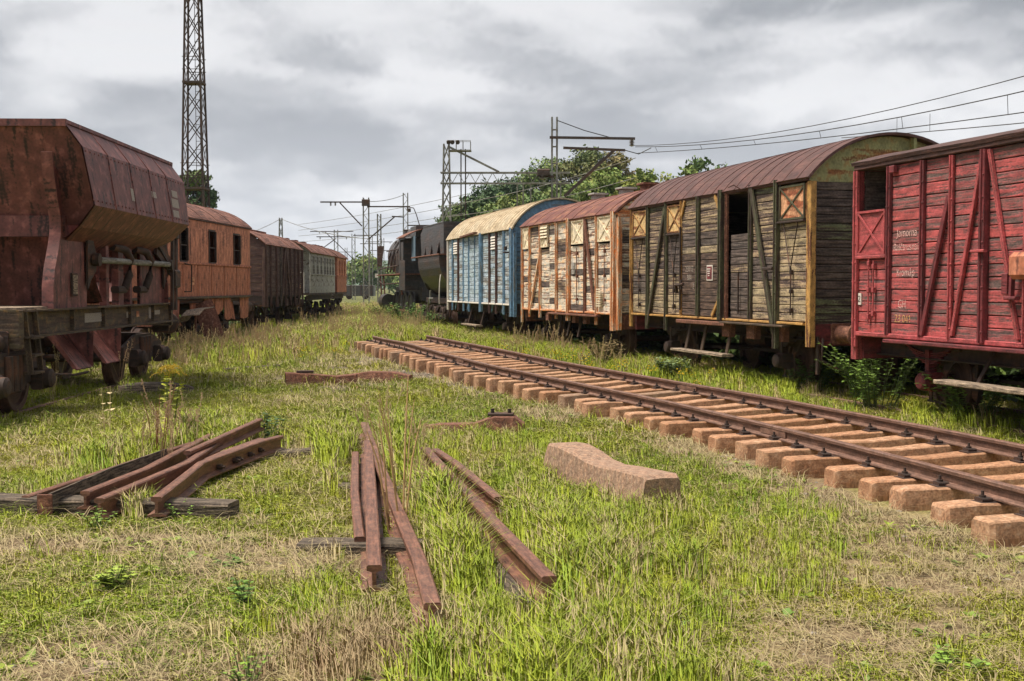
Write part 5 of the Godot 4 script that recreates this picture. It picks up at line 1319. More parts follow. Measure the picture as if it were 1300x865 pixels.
	for a in [[3.2, 0.9, 0.14], [5.1, 0.2, 0.1], [5.7, 0.16, 0.1], [6.5, 0.14, 0.2], [7.0, 0.4, 0.08]]:
		mb = MB.new(); mb.box(Vector3(a[0], 1.27, 1.054), Vector3(a[1], a[2], 0.006)); part(w, "paint_mark", mb, M.worn_pale if a[0] != 5.7 else M.rosy_panel)
	mb = MB.new(); mb.box(Vector3(-0.12, 1.2, 0), Vector3(0.16, 0.5, 2.3), 0.01); part(w, "headstock", mb, M.sill_steel)
	mb = MB.new(); mb.box(Vector3(7.95, 1.2, 0), Vector3(0.12, 0.4, 2.2), 0.01); part(w, "headstock", mb, M.sill_steel)
	mb = MB.new(); mb.box(Vector3(0.7, 1.46, 0), Vector3(1.5, 0.03, 2.1)); part(w, "platform", mb, M.step_timber)
	mb = MB.new(); mb.box(Vector3(3.9, 1.2, 0), Vector3(7.9, 0.3, 0.5)); part(w, "centre_sill", mb, M.running_gear)
	# platform gear: hand brake wheel
	mb = MB.new(); mb.tube(Vector3(0.9, 1.46, -0.35), Vector3(0.9, 2.3, -0.35), 0.025); mb.pipe(PackedVector3Array([Vector3(0.9, 2.3, -0.35), Vector3(1.0, 2.1, 0.1), Vector3(1.05, 1.7, 0.3)]), 0.02); part(w, "brake_spindle", mb, M.running_gear)
	var ring := PackedVector3Array()
	for q in 21: ring.push_back(Vector3(0.9, 2.15 + 0.22 * sin(TAU * q / 20), 0.1 + 0.22 * cos(TAU * q / 20)))
	mb = MB.new(); mb.pipe(ring, 0.018, 6); part(w, "hand_wheel", mb, M.running_gear)
	# ladder at the near corner
	mb = MB.new()
	mb.bar(Vector3(0.05, 1.45, 1.12), Vector3(0.05, 0.6, 1.2), 0.07, 0.03, Vector3(1, 0, 0)); mb.bar(Vector3(0.42, 1.45, 1.12), Vector3(0.42, 0.6, 1.2), 0.07, 0.03, Vector3(1, 0, 0))
	part(w, "ladder_stile", mb, M.sill_steel)
	for q in 3:
		mb = MB.new(); mb.box(Vector3(0.235, 1.08 - 0.23 * q, 1.18), Vector3(0.36, 0.03, 0.14)); part(w, "ladder_rung", mb, M.sill_steel)
	# bogies
	for bx in [-0.1, 6.2]:
		for q in [-0.8, 0.8]: axle_set(w, bx + q, 0.0, M.running_gear, 0.46, false)
		for s in [1.0, -1.0]:
			mb = MB.new(); mb.plate(PackedVector2Array([Vector2(-1.25, 0.72), Vector2(-0.5, 0.9), Vector2(0.5, 0.9), Vector2(1.25, 0.72), Vector2(1.25, 0.5), Vector2(0.95, 0.42), Vector2(0.6, 0.48), Vector2(0.3, 0.36), Vector2(-0.3, 0.36), Vector2(-0.6, 0.48), Vector2(-0.95, 0.42), Vector2(-1.25, 0.5)]), Vector3(bx, 0, 0.98 * s), Vector3(1, 0, 0), Vector3(0, 1, 0), 0.06); part(w, "bogie_frame", mb, M.running_gear)
			for q in [-0.8, 0.8]:
				mb = MB.new(); mb.box(Vector3(bx + q, 0.51, 1.08 * s), Vector3(0.26, 0.3, 0.16), 0.03); mb.lathe(PackedVector2Array([Vector2(0.13, 0), Vector2(0.13, 0.08), Vector2(0.09, 0.11), Vector2(0, 0.12)]), Vector3(bx + q, 0.51, 1.16 * s), Vector3(0, 0, s), 14); part(w, "axle_box", mb, M.running_gear)
			mb = MB.new()
			for q in [-0.2, 0.0, 0.2]: mb.tube(Vector3(bx + q, 0.4, 1.03 * s), Vector3(bx + q, 0.86, 1.03 * s), 0.07, 10)
			part(w, "bogie_spring", mb, M.running_gear)
		mb = MB.new(); mb.box(Vector3(bx, 0.8, 0), Vector3(0.5, 0.25, 1.9), 0.02); part(w, "bolster", mb, M.running_gear)
	# discharge flaps under the sill
	for a in [[2.6, 0.75], [4.1, 0.75]]:
		mb = MB.new(); mb.quad(Vector3(a[0], 1.05, 0.55), Vector3(a[0] + a[1], 1.05, 0.55), Vector3(a[0] + a[1], 0.5, 0.98), Vector3(a[0], 0.5, 0.98), Vector3(0, 0.6, 0.8).normalized()); mb.quad(Vector3(a[0], 1.03, 0.53), Vector3(a[0] + a[1], 1.03, 0.53), Vector3(a[0] + a[1], 0.48, 0.96), Vector3(a[0], 0.48, 0.96), Vector3(0, -0.6, -0.8).normalized())
		mb.plate(PackedVector2Array([Vector2(0.5, 1.05), Vector2(1.0, 1.05), Vector2(0.98, 0.5), Vector2(0.92, 0.5)]), Vector3(a[0] + a[1], 0, 0), Vector3(0, 0, 1), Vector3(0, 1, 0), 0.015)
		mb.plate(PackedVector2Array([Vector2(0.5, 1.05), Vector2(0.6, 1.05), Vector2(0.98, 0.5), Vector2(0.92, 0.5)]), Vector3(a[0], 0, 0), Vector3(0, 0, 1), Vector3(0, 1, 0), 0.015)
		part(w, "discharge_flap", mb, M.hopper_paint)
	mb = MB.new(); mb.pipe(PackedVector3Array([Vector3(1.6, 0.5, 0.9), Vector3(2.6, 0.42, 0.95), Vector3(3.2, 0.42, 0.95)]), 0.02); part(w, "brake_rod", mb, M.running_gear)
	buffers(w, -0.2, -1.0, 0.0, M.running_gear); buffers(w, 8.0, 1.0, 0.0, M.running_gear)

# ------------------------------------------------------------------ masts and wires
func lattice(t: Node3D, base: Vector3, h: float, w0: float, w1: float, segs: int, mat: Material, leg := 0.06, single := false, each := true, lace := 0.03) -> void:
	var cs := [Vector2(-1, -1), Vector2(1, -1), Vector2(1, 1), Vector2(-1, 1)]
	for c in cs:
		var mb := MB.new()
		mb.bar(base + Vector3(c.x * w0 * 0.5, 0, c.y * w0 * 0.5), base + Vector3(c.x * w1 * 0.5, h, c.y * w1 * 0.5), leg, leg, Vector3(0, 0, 1))
		part(t, "leg", mb, mat)
	var all := MB.new()
	for s in segs:
		var q0 := float(s) / segs; var q1 := float(s + 1) / segs
		var a := lerpf(w0, w1, q0) * 0.5; var b := lerpf(w0, w1, q1) * 0.5
		for k in 4:
			var c: Vector2 = cs[k]; var d: Vector2 = cs[(k + 1) % 4]
			var p0 := base + Vector3(c.x * a, h * q0, c.y * a); var p1 := base + Vector3(d.x * b, h * q1, d.y * b)
			var p2 := base + Vector3(d.x * a, h * q0, d.y * a); var p3 := base + Vector3(c.x * b, h * q1, c.y * b)
			var up := Vector3(0, 0, 1) if k % 2 == 0 else Vector3(1, 0, 0)
			var lst := [[p0, p1]] if (single and s % 2 == 0) else ([[p2, p3]] if single else [[p0, p1], [p2, p3]])
			for e in lst:
				if each:
					var mb := MB.new(); mb.bar(e[0], e[1], lace, lace * 0.5, up); part(t, "lattice_bar", mb, mat)
				else: all.bar(e[0], e[1], lace, lace * 0.5, up)
	if not each: part(t, "lacing", all, mat)
func insulator(t: Node, p: Vector3, n := 3, r := 0.07) -> void:
	var pr := PackedVector2Array([Vector2(0.02, 0)])
	for k in n:
		pr.append_array([Vector2(r, 0.06 * k + 0.01), Vector2(r, 0.06 * k + 0.025), Vector2(0.03, 0.06 * k + 0.05)])
	pr.push_back(Vector2(0, 0.06 * n + 0.01))
	var mb := MB.new(); mb.lathe(pr, p, Vector3(0, -1, 0), 10); part(t, "insulator", mb, M.insulator)
func span_mast(label: String, at: Vector3, h: float, wid: float, arms: Array, struts: Array, grp := "catenary masts in the distance") -> Node3D:
	# two channels laced together, with cantilever arms: [x0, x1, y], struts [x0, y0, x1, y1]
	var t := thing("catenary_mast", label, "mast", at, 0.0, grp)
	for s in [-0.5, 0.5]:
		var mb := MB.new(); mb.bar(Vector3(s * wid, 0, 0), Vector3(s * wid, h, 0), 0.09, 0.12, Vector3(0, 0, 1)); part(t, "channel", mb, M.mast_steel)
	var lc := MB.new()
	var k := int(h / (wid * 1.4))
	for i in k: lc.bar(Vector3((-0.5 if i % 2 == 0 else 0.5) * wid, h * i / k, 0), Vector3((0.5 if i % 2 == 0 else -0.5) * wid, h * (i + 1) / k, 0), 0.04, 0.03, Vector3(0, 0, 1))
	part(t, "lacing", lc, M.mast_steel)
	for a in arms:
		var mb := MB.new(); mb.bar(Vector3(a[0], a[2], 0.1), Vector3(a[1], a[2], 0.1), 0.12, 0.1); part(t, "arm", mb, M.tower_steel)
		for q in (a[3] if a.size() > 3 else []): insulator(t, Vector3(q, a[2] - 0.05, 0.1), 4)
	for a in struts:
		var mb := MB.new(); mb.bar(Vector3(a[0], a[1], 0.12), Vector3(a[2], a[3], 0.12), 0.09, 0.09); part(t, "strut", mb, M.tower_steel)
	return t
func wire(label: String, pts: PackedVector3Array, r: float, drops := [], mat: Material = null) -> void:
	var t := thing("overhead_wire", label, "wire", Vector3.ZERO, 0.0, "overhead wires")
	var mb := MB.new(); mb.pipe(pts, r, 5); part(t, "conductor", mb, M.wire if mat == null else mat)
	for d in drops:
		mb = MB.new(); mb.pipe(PackedVector3Array([d[0], d[1]]), r * 0.55, 4); part(t, "dropper", mb, M.wire)
func sag(a: Vector3, b: Vector3, s: float, n := 12) -> PackedVector3Array:
	var p := PackedVector3Array()
	for i in n + 1:
		var q := float(i) / n
		p.push_back(a.lerp(b, q) - Vector3(0, s * 4.0 * q * (1.0 - q), 0))
	return p
func make_masts() -> void:
	var mb: MB
	# tall lattice tower behind the orange coach
	var t := thing("lattice_tower", "tall dark steel lattice tower rising behind the orange coach", "tower", Vector3(-15.4, 0, -60))
	lattice(t, Vector3.ZERO, 20.0, 1.3, 0.45, 16, M.tower_steel, 0.085, false, true, 0.045)
	for y in [6.5, 11.6, 16.0]:
		var ww := lerpf(1.3, 0.45, y / 20.0) + 0.12
		mb = MB.new(); mb.box(Vector3(0, y, 0), Vector3(ww, 0.1, ww)); part(t, "platform", mb, M.tower_steel)
		mb = MB.new()
		for yy in [0.6, 1.2]:
			for z in [-0.5, 0.5]: mb.bar(Vector3(-ww * 0.5, y + yy, z * ww), Vector3(ww * 0.5, y + yy, z * ww), 0.03, 0.03)
		part(t, "guard_rail", mb, M.tower_steel)
	mb = MB.new()
	for x in [0.08, 0.34]: mb.bar(Vector3(x, 0, 0.0), Vector3(x * 0.6, 20, 0.0), 0.025, 0.025, Vector3(0, 0, 1))
	part(t, "ladder_stile", mb, M.tower_steel)
	for k in 50:
		mb = MB.new(); mb.bar(Vector3(0.08 - 0.0012 * k, 0.4 * k, 0), Vector3(0.34 - 0.0025 * k, 0.4 * k, 0), 0.02, 0.02); part(t, "ladder_rung", mb, M.tower_steel)
	# double mast beside the boxcars (x 1.73, depth 50)
	t = thing("catenary_mast", "twin-post catenary mast with bell insulator above the cream boxcar", "mast", Vector3(1.72, 0, -50), 0.0, "catenary masts near the boxcars")
	for s in [-0.1, 0.1]:
		mb = MB.new(); mb.bar(Vector3(s, 0, 0), Vector3(s, 8.6, 0), 0.075, 0.1, Vector3(0, 0, 1)); part(t, "post", mb, M.mast_steel)
	for k in 12:
		mb = MB.new(); mb.box(Vector3(0, 0.6 + 0.68 * k, 0.05), Vector3(0.24, 0.06, 0.02)); part(t, "batten_plate", mb, M.mast_steel)
	mb = MB.new(); mb.bar(Vector3(-0.2, 7.77, 0.08), Vector3(3.25, 7.72, 0.08), 0.09, 0.1); part(t, "arm", mb, M.tower_steel)
	mb = MB.new(); mb.pipe(PackedVector3Array([Vector3(0.12, 8.45, 0.06), Vector3(1.2, 8.05, 0.08), Vector3(2.2, 7.78, 0.08)]), 0.02); part(t, "stay_wire", mb, M.wire)
	mb = MB.new(); mb.bar(Vector3(0.35, 7.35, 0.1), Vector3(2.85, 7.25, 0.1), 0.08, 0.1); part(t, "arm", mb, M.tower_steel)
	mb = MB.new(); mb.bar(Vector3(2.4, 7.25, 0.1), Vector3(0.4, 5.4, 0.1), 0.09, 0.12); part(t, "strut", mb, M.tower_steel)
	insulator(t, Vector3(3.12, 7.7, 0.08), 5, 0.11); insulator(t, Vector3(-0.5, 6.3, 0.1), 4, 0.14)
	mb = MB.new(); mb.box(Vector3(-0.45, 6.35, 0.1), Vector3(0.5, 0.3, 0.3), 0.05); mb.bar(Vector3(-0.6, 6.2, 0.1), Vector3(0, 6.2, 0.1), 0.06, 0.08); part(t, "switch_box", mb, M.tower_steel)
	mb = MB.new(); mb.pipe(PackedVector3Array([Vector3(2.85, 7.25, 0.1), Vector3(3.4, 7.1, 0.1), Vector3(3.9, 7.35, 0.1)]), 0.02); mb.pipe(PackedVector3Array([Vector3(0.1, 5.9, 0.1), Vector3(1.2, 6.2, 0.1), Vector3(2.0, 7.0, 0.1)]), 0.02); part(t, "jumper_cable", mb, M.wire)
	# overhead wires of that mast, parallel to the track, out of the picture
	var a := Vector3(4.9, 7.45, -50); var b := Vector3(12.6, 6.5, -22)
	var c0 := Vector3(5.1, 7.15, -50); var c1 := Vector3(12.9, 5.4, -22)
	var m1 := sag(a, b, 0.55, 14); var m2 := sag(Vector3(5.0, 7.4, -50.0), Vector3(12.9, 6.15, -22), 0.5, 14); var ct := sag(c0, c1, 0.2, 14)
	var dr := []
	for k in range(1, 14, 2): dr.push_back([m2[k], ct[k]])
	wire("upper thin overhead wire rising right above the red boxcar", m1, 0.012)
	wire("middle overhead wire with droppers above the boxcars", m2, 0.014, dr)
	wire("lower contact wire above the boxcars", ct, 0.013)
	var lo := sag(Vector3(11.2, 6.8, -42), Vector3(13.1, 5.25, -24), 0.05, 8)
	wire("lowest overhead wire just above the red boxcar's roof", lo, 0.013, [[lo[2], lo[2] + Vector3(0, 0.5, 0)], [lo[3], lo[3] + Vector3(0, 0.5, 0)]])
	# gantry (x -4.5, depth 82)
	t = thing("signal_gantry", "grey lattice gantry tower with lamp platform behind the tender", "gantry", Vector3(-4.35, 0, -82))
	lattice(t, Vector3.ZERO, 11.2, 0.75, 0.34, 11, M.mast_steel, 0.1, false, true, 0.06)
	for x in [0.95, 1.25]:
		mb = MB.new(); mb.bar(Vector3(x, 0, -0.3), Vector3(x, 10.9, -0.3), 0.08, 0.08, Vector3(0, 0, 1)); part(t, "rear_post", mb, M.tower_steel)
	mb = MB.new(); mb.box(Vector3(0.9, 10.75, 0), Vector3(1.5, 0.08, 0.8)); part(t, "platform", mb, M.mast_steel)
	mb = MB.new()
	for x in [0.2, 0.65, 1.1, 1.6]:
		for z in [-0.38, 0.38]: mb.bar(Vector3(x, 10.8, z), Vector3(x, 11.4, z), 0.03, 0.03, Vector3(0, 0, 1))
	for z in [-0.38, 0.38]: mb.bar(Vector3(0.2, 11.4, z), Vector3(1.6, 11.4, z), 0.03, 0.03)
	part(t, "guard_rail", mb, M.mast_steel)
	for x in [0.1, 0.35, 0.7]:
		mb = MB.new(); mb.lathe(PackedVector2Array([Vector2(0, 0), Vector2(0.1, 0.02), Vector2(0.15, 0.22), Vector2(0.0, 0.24)]), Vector3(x, 11.35, 0.25), Vector3(0.3, -0.4, 0.8), 12); part(t, "floodlight", mb, M.tower_steel)
	for z in [-0.2, 0.2]:
		mb = MB.new(); mb.bar(Vector3(0.2, 11.0, z), Vector3(3.5, 9.35, z), 0.1, 0.1); part(t, "stay", mb, M.mast_steel)
	for y in [9.3, 8.6]:
		for z in [-0.3, 0.3]:
			mb = MB.new(); mb.bar(Vector3(-0.4, y, z), Vector3(8.2, y, z), 0.07, 0.08); part(t, "beam_chord", mb, M.mast_steel)
	for k in 22:
		mb = MB.new(); var xx := -0.35 + 0.38 * k
		mb.bar(Vector3(xx, 8.62 if k % 2 == 0 else 9.28, 0.3), Vector3(xx + 0.38, 9.28 if k % 2 == 0 else 8.62, 0.3), 0.04, 0.03, Vector3(0, 0, 1)); part(t, "beam_lacing", mb, M.mast_steel)
	for x in [4.7, 5.1, 5.6, 7.6]:
		mb = MB.new(); mb.bar(Vector3(x, 0, -0.5), Vector3(x, 8.6, -0.5), 0.1, 0.1, Vector3(0, 0, 1)); part(t, "beam_leg", mb, M.mast_steel)
	# feeder cables in front of the wood
	for k in 5:
		var y0 := 7.7 - 0.75 * k
		wire(["topmost feeder cable strung before the wood", "second feeder cable from the top before the wood", "middle feeder cable strung before the wood", "second lowest feeder cable before the wood", "lowest feeder cable strung before the wood"][k], sag(Vector3(-4.3, y0 - 0.6, -81.4), Vector3(6.2, y0 + 0.5 - 0.25 * k, -62), 0.25), 0.02, [], M.mast_steel)
	# central mast with arms to both sides (depth 95)
	t = span_mast("tall laced catenary mast with arms on both sides between the trains", Vector3(-11.25, 0, -95), 8.6, 0.42, [[-3.5, -0.2, 8.25, [-2.7, -2.35]], [0.1, 3.4, 7.9, [3.2]]], [[-2.0, 8.2, -0.3, 6.4], [0.2, 5.4, 2.2, 7.1], [2.0, 7.15, 2.9, 7.1]])
	mb = MB.new(); mb.box(Vector3(0, 8.2, 0.1), Vector3(0.6, 0.5, 0.3), 0.03); part(t, "clamp", mb, M.tower_steel)
	span_mast("tall thin mast behind the locomotive's boiler", Vector3(-9.5, 0, -110), 10.1, 0.4, [[0.2, 3.2, 7.2, [3.0]]], [[1.2, 5.4, 0.2, 6.6]])
	t = span_mast("pointed mast carrying a rusty hanging board", Vector3(-10.35, 0, -96), 7.4, 0.26, [], [])
	mb = MB.new(); mb.plate(PackedVector2Array([Vector2(-0.25, 4.9), Vector2(0.28, 4.9), Vector2(0.12, 3.3), Vector2(-0.22, 3.3)]), Vector3(0.1, 0, 0.2), Vector3(1, 0, 0), Vector3(0, 1, 0), 0.05); part(t, "board", mb, M.brown_board)
	mb = MB.new(); mb.box(Vector3(-0.2, 2.6, 0.2), Vector3(0.24, 0.3, 0.04)); part(t, "white_sign", mb, M.white_paint)
	span_mast("distant mast behind the red tail coach", Vector3(-20.0, 0, -140), 8.2, 0.4, [[-2.2, 1.6, 7.4, [-1.8, 1.2]]], [[-2.2, 5.6, 0.0, 7.2]])
	span_mast("distant mast with a drooping left arm before the hill", Vector3(-20.6, 0, -160), 8.6, 0.4, [[-5.6, 0.0, 8.9, [-4.4, -3.6]], [0.0, 3.0, 8.4]], [[-3.6, 8.8, 0.3, 5.0]])
	span_mast("slender distant mast just right of the tall laced mast", Vector3(-20.6, 0, -180), 9.0, 0.4, [[-1.6, 1.6, 8.0, [1.2]]], [])
	span_mast("slender distant mast between laced mast and hanging board", Vector3(-21.0, 0, -200), 9.6, 0.4, [[-2.6, 1.6, 9.0, [1.2]], [-2.0, 1.6, 7.6]], [])
	span_mast("short distant mast farthest down the line", Vector3(-31.0, 0, -230), 9.0, 0.4, [[-2.2, 2.2, 8.2]], [])
	# far lattice mast left, above the brown wagon
	t = thing("catenary_mast", "grey lattice mast above the dark brown boxcar", "mast", Vector3(-24.4, 0, -130), 0.0, "catenary masts in the distance")
	lattice(t, Vector3.ZERO, 9.0, 0.55, 0.28, 9, M.mast_steel, 0.06, false, false, 0.04)
	wire("thin wire sloping left of the grey lattice mast", sag(Vector3(-24.4, 8.9, -130), Vector3(-28.0, 6.8, -125), 0.2), 0.03, [], M.mast_steel)
	wire("thin wire sloping right from the grey lattice mast", sag(Vector3(-24.4, 8.9, -130), Vector3(-12.6, 6.0, -110), 0.4), 0.03, [], M.mast_steel)
	wire("wire from the laced mast to the mast behind the boiler", sag(Vector3(-11.2, 8.3, -95), Vector3(-9.5, 10.0, -110), 0.2), 0.025, [], M.mast_steel)
	for k in 4: wire(["highest of the far wires across the open horizon", "second of the far wires across the open horizon", "third of the far wires across the open horizon", "lowest of the far wires across the open horizon"][k], sag(Vector3(-26.0, 9.3 - 0.7 * k, -150), Vector3(-4.0, 9.6 - 0.8 * k, -105), 0.2), 0.022, [], M.mast_steel)
	# signal mast head near the gantry
	t = thing("signal_post", "slim signal post with a bent bracket left of the gantry", "signal post", Vector3(-6.6, 0, -84))
	mb = MB.new(); mb.pipe(PackedVector3Array([Vector3(0.3, 0, 0), Vector3(0.3, 5.9, 0), Vector3(0.1, 6.6, 0), Vector3(-0.1, 7.1, 0), Vector3(-0.45, 7.15, 0)]), 0.035); part(t, "pole", mb, M.tower_steel)
	mb = MB.new(); mb.box(Vector3(-0.4, 6.95, 0), Vector3(0.2, 0.25, 0.15), 0.03); part(t, "lamp_head", mb, M.tower_steel)

# ------------------------------------------------------------------ loose track panel
const TC := [Vector2(5.3, 4.2), Vector2(4.42, 8.8), Vector2(3.38, 13.2), Vector2(2.2, 16.9), Vector2(0.62, 21.1), Vector2(-1.3, 27.4), Vector2(-3.12, 34.2)]
var tcurve: Curve3D = null
var ttab := PackedVector2Array()
func track_curve() -> void:
	tcurve = Curve3D.new()
	tcurve.bake_interval = 0.1
	for i in TC.size():
		var p: Vector2 = TC[i]
		var a: Vector2 = TC[maxi(i - 1, 0)]; var b: Vector2 = TC[mini(i + 1, TC.size() - 1)]
		var t := (b - a) / 6.0
		if i == 0 or i == TC.size() - 1: t = (b - a) / 3.0
		var lift := [0.0, 0.0, 0.0, 0.02, 0.06, 0.1, 0.08][i] as float
		tcurve.add_point(Vector3(p.x, lift, -p.y), Vector3(-t.x, 0, t.y), Vector3(t.x, 0, -t.y))
	for p in tcurve.get_baked_points(): ttab.push_back(Vector2(p.x, -p.z))
func track_x(d: float) -> float:
	if tcurve == null: track_curve()
	if d <= ttab[0].y: return ttab[0].x
	var lo := 0; var hi := ttab.size() - 1
	if d >= ttab[hi].y: return ttab[hi].x - 0.26 * (d - ttab[hi].y)
	while hi - lo > 1:
		var m := (lo + hi) / 2
		if ttab[m].y > d: hi = m
		else: lo = m
	return ttab[lo].x
func sleeper_mesh(r: RandomNumberGenerator) -> ArrayMesh:
	var mb := MB.new()
	var tn := r.randf_range(0.72, 1.2); var wm := r.randf_range(-0.12, 0.1)
	mb.col = Color(tn * (1.0 + wm), tn, tn * (1.0 - wm))
	mb.off = Vector2(r.randf() * 3.0, r.randf() * 3.0)
	var xs := [-1.24, -1.21, -0.95, -0.55, -0.2, 0.2, 0.55, 0.95, 1.21, 1.24]
	var hs := [0.155, 0.172, 0.178, 0.174, 0.145, 0.145, 0.174, 0.178, 0.172, 0.155]
	var ws := [0.22, 0.25, 0.26, 0.26, 0.22, 0.22, 0.26, 0.26, 0.25, 0.22]
	var n := xs.size()
	var rows: Array = []
	for i in n:
		var h: float = hs[i] + r.randf_range(-0.01, 0.008); var w: float = ws[i] * r.randf_range(0.92, 1.04)
		var x: float = xs[i] + r.randf_range(-0.01, 0.01)
		rows.push_back([Vector3(x, -0.14, w * 0.5), Vector3(x, h * 0.3, w * 0.5), Vector3(x, h - 0.012, w * 0.45), Vector3(x, h, w * 0.4), Vector3(x, h, -w * 0.4), Vector3(x, h - 0.012, -w * 0.45), Vector3(x, h * 0.3, -w * 0.5), Vector3(x, -0.14, -w * 0.5)])
	var per := [0.0, 0.05, 0.18, 0.21, 0.4, 0.43, 0.56, 0.61]
	for i in n - 1:
		for k in 7:
			var a: Vector3 = rows[i][k]; var b: Vector3 = rows[i + 1][k]; var c: Vector3 = rows[i + 1][k + 1]; var d: Vector3 = rows[i][k + 1]
			var nn := (b - a).cross(d - a).normalized()
			if nn.dot((a + c) * 0.5 - Vector3((a.x + c.x) * 0.5, 0.06, 0)) < 0: nn = -nn
			var q := mb.vert(a, nn, Vector2(a.x, per[k])); mb.vert(b, nn, Vector2(b.x, per[k])); mb.vert(c, nn, Vector2(c.x, per[k + 1])); mb.vert(d, nn, Vector2(d.x, per[k + 1]))
			mb.tri(q, q + 1, q + 2); mb.tri(q, q + 2, q + 3)
	for e in [0, n - 1]:
		var p := PackedVector2Array()
		for k in 8: p.push_back(Vector2(rows[e][k].z, rows[e][k].y))
		mb.poly3(p, Vector3(rows[e][0].x, 0, 0), Vector3(0, 0, 1), Vector3(0, 1, 0), Vector3(-1 if e == 0 else 1, 0, 0))
	return mb.mesh()
func make_track_panel() -> void:
	if tcurve == null: track_curve()
	var t := thing("track_panel", "loose curved track panel of rusty rails on concrete sleepers", "track")
	var r := RandomNumberGenerator.new(); r.seed = 77
	var sms := []
	for k in 12: sms.push_back(sleeper_mesh(r))
	var fm := MB.new()
	fm.box(Vector3(0, 0.008, 0), Vector3(0.34, 0.016, 0.15), 0.003)
	for s in [-1, 1]:
		fm.box(Vector3(0.1 * s, 0.03, 0), Vector3(0.09, 0.03, 0.1), 0.008)
		fm.tube(Vector3(0.11 * s, 0.03, 0.0), Vector3(0.11 * s, 0.062, 0.0), 0.025, 6); fm.tube(Vector3(0.11 * s, 0.06, 0.0), Vector3(0.11 * s, 0.095, 0.0), 0.012, 6)
	var fast := fm.mesh()
	var len := tcurve.get_baked_length()
	var d := 0.25
	var tints := [M.sleeper_concrete]
	while d < len:
		var p := tcurve.sample_baked(d); var q := tcurve.sample_baked(minf(d + 0.2, len)); var p0 := tcurve.sample_baked(maxf(d - 0.2, 0))
		var dir := (q - p0).normalized()
		var o := part(t, "sleeper", sms[r.randi() % 12], tints[0])
		o.position = p + Vector3(0, r.randf_range(-0.012, 0.004), 0) + dir.cross(Vector3.UP) * r.randf_range(-0.08, 0.08)
		o.rotation.y = atan2(-dir.z, dir.x) - PI * 0.5 + r.randf_range(-0.05, 0.05)
		for s in [-0.755, 0.755]:
			var f := part(o, "fastening", fast, M.running_gear)
			f.position = Vector3(s, 0.165, 0)
		d += r.randf_range(0.585, 0.63)
	for s in [-0.755, 0.755]:
		var brk := [0.0, 8.9, 20.5, len] if s < 0.0 else [0.0, 14.0, 26.0, len]
		for j in 3:
			var path := PackedVector3Array()
			var dd: float = brk[j]
			while dd < brk[j + 1] - 0.02:
				var dir := (tcurve.sample_baked(minf(dd + 0.2, len)) - tcurve.sample_baked(maxf(dd - 0.2, 0))).normalized()
				path.push_back(tcurve.sample_baked(dd) + dir.cross(Vector3.UP) * s + Vector3(0, 0.18 + (0.03 * exp(-pow((dd - 26.0) / 2.5, 2.0)) if s < 0.0 else 0.0), 0))
				dd += 0.4
			var dir2 := (tcurve.sample_baked(brk[j + 1]) - tcurve.sample_baked(brk[j + 1] - 0.3)).normalized()
			path.push_back(tcurve.sample_baked(brk[j + 1] - 0.012) + dir2.cross(Vector3.UP) * s + Vector3(0, 0.18, 0))
			var mb := MB.new(); mb.sweep(rail_prof(0.128), path); var rl := part(t, "rail", mb, M.rail_steel)
			if j < 2:
				var e := path[path.size() - 1]
				for z in [-0.02, 0.02]:
					mb = MB.new(); mb.bar(e - dir2 * 0.28 + dir2.cross(Vector3.UP) * z + Vector3(0, 0.06, 0), e + dir2 * 0.28 + dir2.cross(Vector3.UP) * z + Vector3(0, 0.06, 0), 0.02, 0.06); part(rl, "fishplate", mb, M.rail_steel)

# ------------------------------------------------------------------ scrap on the grass
func scrap_rail(label: String, pts: Array, k := 1.0, h := 0.15, tilt := 0.0) -> Node3D:
	var p0: Vector3 = pts[0]
	var t := thing("scrap_rail", label, "rail", p0, 0.0, "loose rails lying in the grass")
	var path := PackedVector3Array()
	for i in pts.size(): path.push_back(pts[i] - p0)
	# finer path so that bends are short
	var mb := MB.new()
	mb.off = Vector2(R.randf() * 4.0, 0)
	var pr := rail_prof(h, k)
	if tilt != 0.0:
		var q := PackedVector2Array()
		for v2 in pr: q.push_back(v2.rotated(tilt))
		pr = q
	mb.sweep(pr, path)
	part(t, "bar", mb, M.scrap_rail_steel)
	return t
func bolts(t: Node3D, a: Vector3, b: Vector3, side: float, qs: Array) -> void:
	var d := (b - a).normalized(); var n := d.cross(Vector3.UP) * side
	for q in qs:
		var mb := MB.new(); var p := a.lerp(b, q)
		mb.tube(p, p + n * 0.045, 0.026, 6); mb.tube(p + n * 0.04, p + n * 0.07, 0.013, 6)
		part(t, "bolt", mb, M.running_gear)
func V(x: float, d: float, y := 0.0) -> Vector3: return Vector3(x, y, -d)
func timber(label: String, a: Vector3, b: Vector3, w: float, h: float, grp := "old wooden sleepers in the grass") -> void:
	var t := thing("wooden_sleeper", label, "sleeper", a, 0.0, grp)
	var mb := MB.new(); mb.off = Vector2(R.randf() * 3.0, R.randf())
	var n := 7
	var path := PackedVector3Array(); var sc := PackedFloat32Array()
	for i in n + 1:
		path.push_back((b - a) * (float(i) / n) + Vector3(0, h * 0.5 - 0.02 + R.randf_range(-0.008, 0.008), 0)); sc.push_back(R.randf_range(0.93, 1.05))
	mb.sweep(mb.rect(w, h, 0.018), path, Vector3.UP, true, false, true, sc)
	part(t, "beam", mb, M.old_timber)
